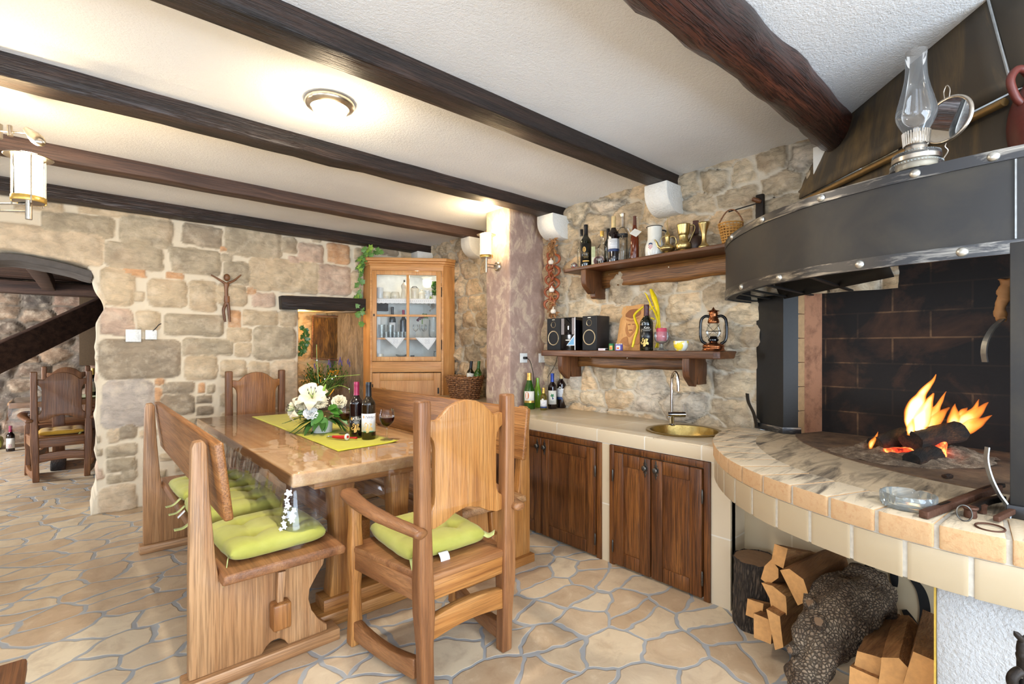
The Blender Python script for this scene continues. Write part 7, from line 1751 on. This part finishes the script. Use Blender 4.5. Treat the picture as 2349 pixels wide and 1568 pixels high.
MB().tube(spline([at3(757,905,-.01), at3(762,898,-.01), at3(766,892,-.01), at3(761,900,-.01)], 4), .003, 8).build('yellow_curl', A_['yellowflower'], t)
b = MB()
for i in range(34): b.ball(at3(744 + r.uniform(-8,12), 918 + r.uniform(-10,14), -.06 + r.uniform(-.02,.02)), .0036, 7, 5)
b.build('tiny_white_blossoms', A_['petal'], t, smooth=80)
b = MB()
for P in (((731,880),(729,850),(727,826),(726,790)), ((735,878),(760,866),(790,862),(826,859)), ((738,885),(752,866),(758,855)), ((738,900),(775,884),(800,891),(802,901))): b.tube(spline([at3(u, v, .01) for u, v in P], 6), .0011, 5)
b.build('sprig_wires', A_['leaflight'], t)
b = MB()
for u, v in ((727,826),(745,869),(762,868.5),(770,862),(801,892)): b.ball(at3(u, v, .008), .0042, 10, 7)
b.build('sprig_beads', A_['petalwhite'], t)
b = MB()
for i in range(60): a = r.uniform(0, 2*PI); b.tube([Vector((.06*math.cos(a), .06*math.sin(a), .003)), Vector((r.uniform(.09,.13)*math.cos(a+.2), r.uniform(.09,.13)*math.sin(a+.2), .0015 + r.random()*.004))], .0005, 4)
b.build('pale_grass', A_['leaflight'], t)
# bottle things on the table beyond the arch
for u, v, H_, lb, m, f in ((213,906,.30,'wine bottle with a gold neck standing on the table beyond the archway','darkglass','goldfoil'), (229,906,.22,'dark bottle with a tilted look beside the wall edge beyond the archway','redglass','blackfoil')):
    p = FZ(u, v, .742); bottle(lb, (p.x, p.y, .742), H_, .036, A_[m], A_[f], ((A_['paper'], .14, .52, 1.2),) if H_ > .25 else ())
p = FZ(24, 1034, 0); bottle('wine bottle with a pale label standing on the floor beyond the archway', (p.x, p.y, 0), .31, .040, A_['redglass'], A_['redfoil'], ((A_['paper'], .12, .52, 1.2, leaf_print(plain('faded_rose_print', S(190,160,160), .7), -.01, .22, .022)),))
p = FZ(4, 1030, 0); t = make_cushion('yellow green cushion lying on the floor at the left edge beyond the archway', .30, .30, .16, 'cushion', seed=15); t.location = (p.x - .14, p.y + .1, 0)
# ---------------------------------------------------------------- lamps
EM = emit('lit_opal_glass', (1.0, .78, .46, 1), 16.0); EMC = emit('lit_ceiling_glass', (1.0, .84, .58, 1), 14.0)
c = FZ(757, 233, 2.41); c_lamp = c.copy()
t = thing('ceiling_light', 'round flush ceiling light with a metal ring and glowing glass bowl', 'ceiling lamp', c)
cl_root = t
MB().lathe([(.108,0),(.110,-.016),(.104,-.026),(.086,-.034),(.078,-.030),(.078,0)], (0,0,0), 48, cap=False).build('metal_ring', A_['nickel'], t, smooth=50)
MB().lathe(sp2([(.080,-.028),(.074,-.046),(.056,-.062),(.030,-.071),(0,-.074)], 5), (0,0,0), 40, cap=False).build('glass_bowl', EMC, t, smooth=80)
def lantern_shade(t, c, k=1.0, nm='lamp'):
    """glowing glass cylinder under a flat metal brim, with three stays and a lower glass ring"""
    c = Vector(c)
    MB().lathe([(.040,0),(.043,.17),(0,.17)], c, 30).xf(Matrix.Identity(4)).build('glowing_glass', EM, t, smooth=50)
    MB().lathe([(.046,.172),(.076,.171),(.078,.174),(.046,.184),(0,.185)], c, 40).build('brim', A_['nickel'], t, smooth=50)
    MB().lathe([(.054,-.012),(.055,-.010),(.055,.010),(.054,.011)], c, 36, cap=False).build('lower_ring', A_['goldfoil'], t, solid=.001, smooth=50)
    MB().lathe([(.053,.0),(.053,.168)], c, 36, cap=False).build('outer_glass', A_['glass'], t, smooth=50)
    for i in range(3):
        a = i*2*PI/3 + .7; o = Vector((.0545*math.cos(a), .0545*math.sin(a), 0)); MB().tube([c + o + Vector((0,0,-.022)), c + o + Vector((0,0,.176))], .0028, 8).build('stay', A_['nickel'], t)
    MB().lathe([(0,-.012),(.050,-.012),(.052,-.008),(.02,-.004),(0,-.004)], c, 30).build('base_plate', A_['nickel'], t, smooth=50)
# wall lamp on the pillar
wp = FX(1143, 611, 2.598); t = thing('sconce_lamp', 'lit glass wall lamp with steel arm on the mauve pillar', 'wall lamp', wp)
MB().lathe([(.040,0),(.040,.012),(.034,.020),(.012,.022),(0,.022)], (0,0,0), 32, axis=(-1,0,0)).build('mounting_disc', A_['nickel'], t, smooth=50)
lx = FY(1109, 590, wp.y) - wp; L = Vector((-.125, .0, 0)); dl = dist(wp + L)
zt_ = EYE + (V0 - 592)/FP*dl - wp.z
MB().lathe([(.0,-.115),(.010,-.114),(.010,0),(0,0)], (L.x, 0, zt_), 16).build('stem', A_['nickel'], t)
for dz in (.010, -.016): MB().tube([(-.015,0,dz), (L.x,0,dz)], .0065, 10).build('arm', A_['nickel'], t)
lantern_shade(t, (L.x, 0, zt_ + .014), 1.0)
# hanging light at the left edge: two swivelling arms under a ceiling plate
lc = FD(66, 470, 2.03); t = thing('ceiling_lamp', 'ceiling lamp with lit glass shade on steel arms at the left edge', 'ceiling lamp', lc)
lantern_shade(t, (0,0,.022))
MB().lathe([(.0,-.060),(.011,-.059),(.011,.012),(0,.012)], (0,0,0), 16).build('stem', A_['nickel'], t)
q = FD(-60, 455, 2.06) - lc
for dz in (.004, -.026): MB().tube([(0,0,dz), (q.x, q.y, dz + .012)], .0045, 10).build('arm', A_['nickel'], t)
MB().lathe([(0,-.08),(.014,-.079),(.014,.20),(0,.2)], q, 16).build('upright', A_['nickel'], t)
lantern_shade(t, q + Vector((0,0,.022))); point('left_second_bulb', lc + q + Vector((0,0,.245)), 11.0, (1,.74,.42), .03)
MB().lathe([(.05,.2),(.05,.215),(.02,.24),(0,.24)], q, 24).build('hub', A_['nickel'], t)
g = MB(); a0, a1 = FD(62, 298, 2.1) - lc, FD(96, 328, 2.0) - lc
g.tube(spline([a0, a0.lerp(a1, .45), a1], 6), [.013,.014,.015,.017,.018,.019,.021,.023,.024,.024,.022,.018,.010], 16); g.build('swivel_spot', A_['nickel'], t, smooth=80)
b0 = FD(-8, 300, 2.12) - lc; MB().tube([b0, FD(62, 306, 2.12) - lc], .0045, 8).build('arm', A_['nickel'], t); MB().tube([FD(22, 288, 2.11) - lc, FD(24, 312, 2.11) - lc], .009, 12).build('joint', A_['nickel'], t)
MB().tube([b0 + Vector((0,0,-.03)), b0 + Vector((0,0,.03))], .02, 14).build('joint', A_['nickel'], t); MB().tube([b0 + Vector((0,0,.02)), Vector((b0.x, b0.y, 2.41 - lc.z))], .007, 10).build('ceiling_rod', A_['nickel'], t); MB().tube([Vector((b0.x, b0.y, 0)), Vector((q.x, q.y, .21))], .007, 10).build('joint_rod', A_['nickel'], t); MB().tube([Vector((b0.x, b0.y, 0)), b0], .007, 10).build('joint_rod', A_['nickel'], t)
# ---------------------------------------------------------------- crucifix figure on the stone wall
t = thing('crucifix', 'dark wooden crucifix figure with raised arms on the coursed stone wall', 'crucifix', FY(520, 690, 4.865))
def cp(u, v, y=4.855): return FY(u, v, y)
MB().tube(spline([cp(520,648), cp(519,662), cp(519.5,680), cp(521,698)], 5), [x*.8 for x in (.024,.028,.027,.024,.021,.0195,.0185,.018,.018,.0185,.019,.0195,.020,.020,.0195,.019)], 14, flat=.6).build('torso', W('walnut','z'), t, wc=True, smooth=80)
MB().ball(cp(520.5,636,4.842), .030, 16, 10, (.85,.7,1.05)).build('head', W('walnut','z'), t, wc=True, smooth=80)
for P in (((517,650),(503,641),(484,630)), ((523,649),(537,643),(553,630))): MB().tube(spline([cp(*q) for q in P], 5), [x*.75 for x in (.015,.0145,.014,.013,.012,.0115,.011,.010,.0095,.0085,.007)], 10, flat=.7).build('arm', W('walnut','x'), t, wc=True, smooth=80)
MB().lathe([(.020,-.028),(.024,-.02),(.021,.028)], cp(520.5,686,4.853), 16, sy=.65).build('loincloth', W('chairdark','z'), t, wc=True, smooth=60)
for P in (((519,694),(513,710),(515,728),(517,738)), ((523,694),(525,710),(526,725),(528,738))): MB().tube(spline([cp(*q) for q in P], 5), [.0125]*6 + [.0115]*4 + [.010]*3 + [.008]*3, 10, flat=.75).build('leg', W('walnut','z'), t, wc=True, smooth=80)
# ---------------------------------------------------------------- garlic and chilli braid
t = thing('garlic_braid', 'dried garlic and chilli braid hanging below the corbel by the pillar', 'garlic braid', FX(1266, 640, 2.93))
r = random.Random(3)
def bp(u, v, x=2.925): return FX(u, v, x)
b = MB(); b.tube(spline([bp(1268,548), bp(1266,600), bp(1265,660), bp(1264,726)], 6), .012, 8); b.build('string_core', A_['husk'], t, wc=True, warp=(.008, 40))
b = MB()
for i in range(17):
    f = i/16; v = 575 + 112*f; u = 1266 + 8*math.sin(i*1.5); s = 1 if i % 2 else -1
    P = spline([bp(u, v), bp(u + s*9, v+7, 2.905), bp(u + s*8, v+17, 2.90), bp(u - s*2, v+25, 2.91)], 4); b.tube(P, [.010,.0115,.012,.012,.012,.0115,.011,.010,.009,.0075,.006,.004,.002], 9)
b.build('chillies', A_['chilli'], t, wc=True, smooth=80)
b = MB()
for i in range(170):
    v = r.choice((r.uniform(548,580), r.uniform(672,728), r.uniform(545,728))); c = bp(1266 + r.uniform(-8,8), v, r.uniform(2.89,2.93)); leaf(b, c, (r.uniform(-.3,.3), r.uniform(-.8,.8), r.uniform(-1,.5)), r.uniform(.03,.055), r.uniform(.008,.018), up=(-1,0,.2), n=4)
b.build('husk_leaves', A_['husk'], t, wc=True, smooth=60)
for u, v in ((1264,600.5),(1265.5,664),(1269,713)):
    c = bp(u, v, 2.885); MB().lathe(sp2([(0,-.021),(.016,-.019),(.023,-.004),(.019,.010),(.008,.018),(.004,.030),(0,.031)], 4), c, 18).build('garlic_bulb', A_['garlic'], t, wc=True, smooth=80)
MB().tube([bp(1268,550), bp(1268,540,2.95)], .002, 6).build('hanging_string', A_['husk'], t, wc=True)
# ---------------------------------------------------------------- oil lamp with a mirror, on the hood ledge
c = FZ(2105, 386, ZT); t = thing('oil_lamp', 'old glass oil lamp with round tin mirror standing on the hood', 'oil lamp', (2.005, .325, ZT)); o0 = Vector(t.location); dL = dist(o0)
def lz(v): return EYE + (V0 - v)/FP*dL - ZT
zb = lz(342); zc0 = lz(309); zc1 = lz(118)
MB().lathe(sp2([(.0,0),(.066,0),(.069,.010),(.066,.020),(.060,.024),(.061,.040),(.063,.046),(.058,.058),(.030,.066),(.026,zb+.012),(0,zb+.012)], 3), (0,0,0), 40).build('font', A_['chimney'], t, smooth=50)
MB().lathe([(.052,.004),(.056,.045),(.0,.045)], (0,0,0), 30).build('oil', plain('pale_oil', S(196,184,160), .2), t)
b = MB()
for z, rr_ in ((.022,.0665),(.0555,.060)):
    for i in range(48): a = 2*PI*i/48; b.ball((rr_*math.cos(a), rr_*math.sin(a), z), .0022, 6, 4)
b.build('beaded_rim', A_['ashglass'], t)
MB().lathe([(.028,.060),(.029,zb+.004),(.026,zb+.010),(.031,zb+.016),(.032,zb+.030),(.0315,zc0),(.026,zc0),(0,zc0-.002)], (0,0,0), 30).build('burner', A_['nickel'], t, smooth=40)
b = MB()
for i in range(30): a = 2*PI*i/30; b.bar((.032*math.cos(a), .032*math.sin(a), zb+.012), (.0355*math.cos(a), .0355*math.sin(a), zc0+.008), .0034, .0012)
b.build('gallery', A_['nickel'], t)
hh = zc1 - zc0
MB().lathe(sp2([(.028,zc0),(.034,zc0+.05*hh),(.050,zc0+.18*hh),(.053,zc0+.28*hh),(.045,zc0+.42*hh),(.036,zc0+.56*hh),(.0295,zc0+.70*hh),(.0275,zc0+.86*hh),(.0285,zc1)], 5), (0,0,0), 40, cap=False).build('glass_chimney', A_['chimney'], t, smooth=80)
mc = FD(2172, 275, dL + .02) - o0; ma = (Vector((-.80,.42,.08))).normalized()
MB().lathe([(0,.0),(.068,.0),(.068,.002),(0,.002)], mc, 40, axis=ma).build('mirror', A_['mirror'], t, smooth=40)
MB().lathe([(.066,.0035),(.070,.006),(.075,.004),(.076,-.002),(.070,-.006),(0,-.006)], mc, 48, axis=ma, cap=False).build('tin_frame', A_['nickel'], t, smooth=60)
tp_ = mc + Vector((0,0,.075)); sd = ma.cross(Vector((0,0,1))).normalized()
MB().tube(spline([tp_ - sd*.007 + Vector((0,0,-.004)), tp_ - sd*.009 + Vector((0,0,.02)), tp_ + Vector((0,0,.036)), tp_ + sd*.009 + Vector((0,0,.02)), tp_ + sd*.007 + Vector((0,0,-.004))], 6), .0018, 8).build('hanging_loop', A_['nickel'], t)
bt = mc + Vector((0,0,-.072)); MB().tube(spline([bt, bt + Vector((-.004,.004,-.014)), bt + Vector((.004,-.002,-.028)), Vector((bt.x*.86, bt.y*.86, .046))], 6), .0022, 8).build('mirror_bracket', A_['nickel'], t)
MB().lathe([(.062,.030),(.0635,.031),(.0635,.044),(.062,.045)], (0,0,0), 40, cap=False).build('tin_band', A_['nickel'], t)
# terracotta vessel at the right frame edge on the hood
p = FD(2398, 268, 1.50); t = thing('terracotta_jug', 'dark red clay jug on the hood at the right picture edge', 'jug', (p.x + .02, p.y, 1.83))
MB().lathe(sp2([(0,0),(.06,0),(.075,.05),(.085,.13),(.075,.20),(.05,.25),(.045,.275),(.055,.30)], 5), (0,0,0), 32, cap=False).build('body', A_['terracotta'], t, solid=.003, smooth=80)
sd = -Vector((RTX, RTY, 0)); MB().tube(spline([sd*.045 + Vector((0,0,.285)), sd*.085 + Vector((0,0,.295)), sd*.108 + Vector((0,0,.26)), sd*.092 + Vector((0,0,.21)), sd*.074 + Vector((0,0,.19))], 6), .011, 12).build('handle', A_['terracotta'], t)
# wrought iron stand at the lower right edge
p = FD(2350, 1560, 1.02); t = thing('iron_fire_stand', 'wrought iron fire tool stand by the white pier at the right edge', 'fire tools', (p.x, p.y, 0))
def ip(u, v, d=1.02): return FD(u, v, d)
MB().lathe([(0,0),(.11,0),(.10,.012),(.02,.02),(.012,.03),(.012,ip(2350,1500).z),(0,ip(2350,1500).z)], (0,0,0), 24).build('base', A_['iron'], t)
MB().tube(spline([ip(2352,1530), ip(2346,1510), ip(2342,1490), ip(2344,1470), ip(2334,1456), ip(2326,1447)], 6), [.010]*10 + [.008]*8 + [.006]*8 + [.005,.004,.003,.002,.001], 10).build('leaf_finial', A_['iron'], t, wc=True)
MB().tube(spline([ip(2366,1545), ip(2338,1540), ip(2322,1556), ip(2330,1580), ip(2352,1585)], 6), .010, 10).build('scroll', A_['iron'], t, wc=True); MB().tube(spline([ip(2352,1528), ip(2340,1538), ip(2336,1550)], 6), .008, 10).build('scroll', A_['pewter'], t, wc=True)
MB().tube(spline([ip(2342,1462), ip(2350,1464), ip(2360,1456)], 5), .005, 8).build('scroll', A_['iron'], t, wc=True)
# ---------------------------------------------------------------- low ledge and bottle basket beside the cabinet
t = thing('tiled_ledge', 'pale tiled ledge between the corner cabinet and the mauve pillar', 'ledge', (2.8, 3.75, 0))
MB().box((2.50,3.29,0),(2.97,4.22,.755)).build('base_wall', A_['plaster'], t, wc=True, smooth=0); MB().box((2.48,3.285,.755),(2.975,4.225,.786)).build('ledge_top', A_['tile'], t, wc=True, bevel=.004)
q = FX(1070, 906, 2.74); t = thing('wicker_basket', 'brown oval wicker basket holding two bottles beside the corner cabinet', 'basket', (2.735, q.y + .02, .787), -.75)
b = MB(); n = 60; hb = .185
for i in range(11):
    f = i/10; ra, rb = .125 + .045*f, .085 + .035*f
    b.tube([Vector(((ra + .009*math.sin(k*10*2*PI/n*2 + i*PI))*math.cos(2*PI*k/n), (rb + .009*math.sin(k*10*2*PI/n*2 + i*PI))*math.sin(2*PI*k/n), .008 + hb*f + .010*f*math.cos(2*PI*k/n)**2)) for k in range(n)], .0085, 7, closed=True)
for k in range(22): a = 2*PI*k/22; b.tube([Vector((.124*math.cos(a), .084*math.sin(a), .004)), Vector((.171*math.cos(a), .121*math.sin(a), hb + .015))], .006, 6)
b.lathe([(0,.002),(.12,.002),(.12,.010),(0,.010)], (0,0,0), 30, sy=.68); b.build('weave', A_['wicker'], t, smooth=60)
b = MB()
for j in range(2): b.tube([Vector(((.168 + .008*math.cos(k*.8 + j*PI))*math.cos(2*PI*k/90), (.118 + .008*math.cos(k*.8 + j*PI))*math.sin(2*PI*k/90), hb + .016 + .010*math.cos(2*PI*k/90)**2 + .008*math.sin(k*.8 + j*PI))) for k in range(90)], .008, 7, closed=True)
b.build('braided_rim', A_['wicker'], t, smooth=60)
b = MB(); r = random.Random(8)
for i in range(70): a = r.uniform(0,2*PI); rd = r.random()**.5; c = Vector((-.05 + .09*rd*math.cos(a), .07*rd*math.sin(a), hb - .01 + r.random()*.04)); b.tube(spline([c, c + Vector((r.uniform(-.04,.04), r.uniform(-.04,.04), r.uniform(-.01,.03))), c + Vector((r.uniform(-.06,.06), r.uniform(-.06,.06), r.uniform(-.02,.02)))], 4), .0016, 5)
b.build('straw_filling', A_['husk'], t)
bx = Vector(t.location); Rb = Matrix.Rotation(-.75, 3, 'Z')
for dx, lb, m, f, pp in ((.040,'wine bottle with cream label leaning in the brown wicker basket','darkglass','blackfoil','paper'), (.112,'green labelled wine bottle standing in the brown wicker basket','greenglass','leafdark','leafdark')):
    w_ = Rb @ Vector((dx, -.005, 0)) + bx; bottle(lb, (w_.x, w_.y, .86), .285, .036, A_[m], A_[f], ((A_[pp], .40, .60, 1.2),), group='bottles in the wicker basket', tilt=(0, .08))
# ---------------------------------------------------------------- ivy, niche picture and dried flowers
def ivy_leaf(b, c, nrm, s, rot):
    nrm = Vector(nrm).normalized(); q = Vector((0,0,1)).rotation_difference(nrm) @ Matrix.Rotation(rot, 3, 'Z').to_quaternion() if False else Vector((0,0,1)).rotation_difference(nrm)
    P = [(0,-.9),(.35,-.55),(.8,-.5),(.55,-.05),(.75,.45),(.3,.35),(0,.5),(-.3,.35),(-.75,.45),(-.55,-.05),(-.8,-.5),(-.35,-.55)]
    cr_, sn = math.cos(rot), math.sin(rot); vs = [q @ Vector(((x*cr_ - y*sn)*s, (x*sn + y*cr_)*s, -.25*s*(x*x + y*y)*.5)) + Vector(c) for x, y in P] + [q @ Vector((0,0,.06*s)) + Vector(c)]
    b.add(vs, [(i, (i+1) % 12, 12) for i in range(12)])
t = thing('ivy_garland', 'trailing ivy garland down the left side of the corner cabinet', 'ivy', FX(822, 640, 2.2))
r = random.Random(31); st = spline([FX(850,572,2.215) + Vector((0,-.0,0)), FX(838,590,2.19), FX(826,612,2.185), FX(824,645,2.185), FX(821,680,2.185), FX(828,705,2.18), FX(826,738,2.185)], 10)
MB().tube(st, .004, 6).build('stem', A_['stem'], t, wc=True)
for nm, m, n in (('ivy_leaves','ivyleaf',62), ('light_ivy_leaves','leaflight',16)):
    b = MB()
    for i in range(n):
        c = st[r.randrange(len(st))] + Vector((r.uniform(-.05,.02), r.uniform(-.04,.04), r.uniform(-.035,.035))); ivy_leaf(b, c, (-.6 + r.uniform(-.5,.4), -.75 + r.uniform(-.4,.5), r.uniform(-.2,.7)), r.uniform(.026,.046), r.uniform(-1.2,1.2))
    b.build(nm, A_[m], t, wc=True, smooth=60)
b = MB()
for i in range(7): ivy_leaf(b, FX(866 + r.uniform(-12,12), 574 + r.uniform(-5,5), 2.30), (-.5,-.8,.3), .034, r.uniform(-1,1))
b.build('ivy_leaves', A_['ivyleaf'], t, wc=True, smooth=60)
MB().tube(spline([st[0], FX(866,576,2.30), FX(880,572,2.33)], 6), .003, 6).build('stem', A_['stem'], t, wc=True)
YN = 5.40
pc = [FY(718,724,YN), FY(786,726,YN), FY(784,826,YN), FY(715,822,YN)]
t = thing('framed_painting', 'dark framed painting hanging in the wall niche under the lintel', 'painting', (sum((p for p in pc), Vector())/4))
nY = Vector((0,-1,0))
b = MB()
for i in range(4): b.bar(pc[i], pc[(i+1) % 4], .014, .022, up=(0,1,0))
b.build('frame', W('walnut','x'), t, wc=True, bevel=.003)
ip_ = [p + (t.location - p)*.06 for p in pc]; b = MB(); b.add([p + nY*.002 for p in ip_] + [p - nY*.006 for p in ip_], [(0,1,2,3),(7,6,5,4)]); b.build('canvas', A_['painting'], t, wc=True, smooth=0)
MB().tube([(pc[0]+pc[1])/2, (pc[0]+pc[1])/2 + Vector((0,.07,.06))], .002, 6).build('hanging_wire', A_['iron'], t, wc=True)
# ivy pot at the niche left, dried arrangement on the sill
t = thing('niche_ivy', 'dark green ivy sprig at the left edge of the wall niche', 'ivy', FY(692, 800, 5.02)); b = MB()
sn_ = spline([FY(700,756,5.05), FY(698,790,5.02), FY(688,815,4.97)], 8)
for i in range(40): c = sn_[r.randrange(len(sn_))] + Vector((r.uniform(-.03,.035), r.uniform(-.03,.03), r.uniform(-.04,.04))); ivy_leaf(b, c, (r.uniform(-.8,.3), -1, r.uniform(-.2,.6)), r.uniform(.020,.034), r.uniform(-2,2))
b.build('ivy_leaves', A_['leafdark'], t, wc=True, smooth=60); MB().tube(sn_, .004, 6).build('stem', A_['stem'], t, wc=True)
MB().tube([FY(703,776,5.06), FY(716,796,5.2)], .003, 6).build('support_twig', A_['husk'], t, wc=True)
base = FY(745, 915, 5.16); base = Vector((base.x, 5.16, .625)); t = thing('dried_flower_arrangement', 'dried arrangement with yellow flowers and lavender in a clay pot in the niche', 'dried flowers', base)
MB().lathe(sp2([(0,0),(.05,0),(.075,.05),(.07,.10),(.055,.13)], 4), (0,0,0), 26, cap=False).build('pot', plain('grey_clay_pot', S(120,104,88), .8), t, solid=.003)
lf, yl, lv, sm_ = MB(), MB(), MB(), MB(); yc = base.y
for i in range(90):
    u = r.uniform(688, 800); v = r.uniform(830, 880) + abs(u-745)*.05; e = FY(u, v, yc + r.uniform(-.08,.08)) - base; s0 = Vector((0,0,.12)); sm_.tube([s0, s0.lerp(e, .6) + Vector((0,0,.02)), e], .0014, 4)
    d = (e - s0).normalized()
    for k in range(6): leaf(lf, s0.lerp(e, .55 + .08*k), d + Vector((r.uniform(-1,1), r.uniform(-1,1), r.uniform(-.5,.8))), .045, .013, n=4)
for i in range(26): c = FY(r.uniform(752,778), r.uniform(849,860), yc - .06 + r.uniform(-.03,.03)) - base; yl.ball(c, .010, 8, 6, (1,1,.6)); sm_.tube([(0,0,.12), c], .0012, 4)
for u, v in ((754,836),(757,842),(778,836),(781,830),(784,838),(798,834),(802,840),(722,845)):
    c = FY(u, v, yc - .03) - base
    for k in range(7): lv.ball(c + Vector((r.uniform(-.005,.005), r.uniform(-.005,.005), k*.008)), .006, 7, 5)
    sm_.tube([(0,0,.12), c], .0012, 4)
for i in range(26): c = FY(r.uniform(690,735), r.uniform(855,905), yc - .05 + r.uniform(-.04,.04)) - base; leaf(yl, c, (r.uniform(-1,1), -.4, r.uniform(-1,1)), .05, .014, n=4)
lf.build('foliage', A_['leafdark'], t, smooth=60); yl.build('yellow_flowers', A_['yellowflower'], t, smooth=80); lv.build('lavender_heads', A_['lavender'], t, smooth=80); sm_.build('stalks', A_['stem'], t)
# far room board
t = tag(MB().box((.02,YF-.13,1.02),(.62,YF-.09,2.02)).build('brown_board', plain('dim_brown_board', S(84,64,40), .8), None, bevel=.004), 'dim brown board on the far wall beyond the archway', 'board')
b = thing('window_ledge_glass', 'shiny glass dishes behind the dark chair beyond the archway', 'glassware', FZ(112, 900, .742)); MB().lathe([(0,.002),(.05,.004),(.09,.05),(.1,.11),(.09,.112)], (0,0,0), 24, cap=False).build('dish', A_['ashglass'], b)
# lamp light, added fill lamps, firelight and the small niche spot
point('ceiling_bulb', c_lamp + Vector((0,0,-.13)), 5, (1,.80,.52), .07)
dup(cl_root, (1.25, -1.0, 2.41), None, 'added fill lamp behind the viewer, shaped like the round ceiling light'); dup(cl_root, (-1.3, .3, 2.41), None, 'added fill lamp above the left side, shaped like the round ceiling light')  # unseen extra lamps, added to lift floor and counter
for i, (x, y, pw_) in enumerate(((c_lamp.x, c_lamp.y, 11), (1.25, -1.0, 13), (-1.3, .3, 4))):
    o = area('lamp_fill_downlight', (x, y, 2.325), (0, 0, 0), .15, .15, pw_, (1,.94,.86)); o.data.shape = 'DISK'  # downward fill under the visible lamp and both added ones
point('wall_lamp_bulb', wp + Vector((L.x, 0, zt_ + .27)), 5.0, (1,.74,.42), .03)
point('left_lamp_bulb', lc + Vector((0,0,.245)), 11.0, (1,.74,.42), .03)
fl_ = FZ(2130, 1000, .80); point('fire_glow', (fl_.x + .06, fl_.y, .99), 36.0, (1,.42,.12), .09)
point('niche_spot', (1.70, 5.12, 1.56), 4.0, (1,.66,.25), .03)
# ---------------------------------------------------------------- camera, daylight, render look
cam = bpy.data.cameras.new('camera'); cam.sensor_width = 36; cam.lens = FP/2349*36; cam.shift_y = (V0 - 784)/2349; cam.clip_start = .02
co = bpy.data.objects.new('camera', cam); COL.objects.link(co); co.location = (0, 0, EYE); co.rotation_euler = (PI/2, 0, -math.atan2(FWX, FWY)); SC.camera = co
w = bpy.data.worlds.new('sky'); SC.world = w; w.use_nodes = True
bg = w.node_tree.nodes['Background']; bg.inputs[0].default_value = (.62, .80, 1.0, 1); bg.inputs[1].default_value = .55
area('door_daylight', (-.2,-3.50,1.12), (PI*.75, 0, 0), 3.9, 2.05, 280, (.70,.84,1.0))
area('window_daylight', (-3.40,-.1,1.5), (0, -PI/2, 0), 1.15, 1.55, 26, (.70,.83,1.0))
area('second_window_daylight', (-3.40,2.45,1.5), (0, -PI/2, 0), 1.15, 1.45, 14, (.70,.84,1.0))
area('far_window_daylight', (-3.38,7.55,1.4), (0, -PI/2, 0), 1.1, 1.2, 150, (.92,.96,1.0))
SC.view_settings.view_transform = 'Standard'; SC.view_settings.look = 'None'; SC.view_settings.gamma = 1; SC.view_settings.use_curve_mapping = False
SC.view_settings.exposure = .78
cy = SC.cycles; cy.max_bounces = 6; cy.diffuse_bounces = 3; cy.glossy_bounces = 2; cy.transmission_bounces = 3; cy.transparent_max_bounces = 10; cy.use_adaptive_sampling = True; cy.adaptive_threshold = .09
cy.caustics_reflective = False; cy.caustics_refractive = False; cy.sample_clamp_indirect = 6; cy.use_denoising = True
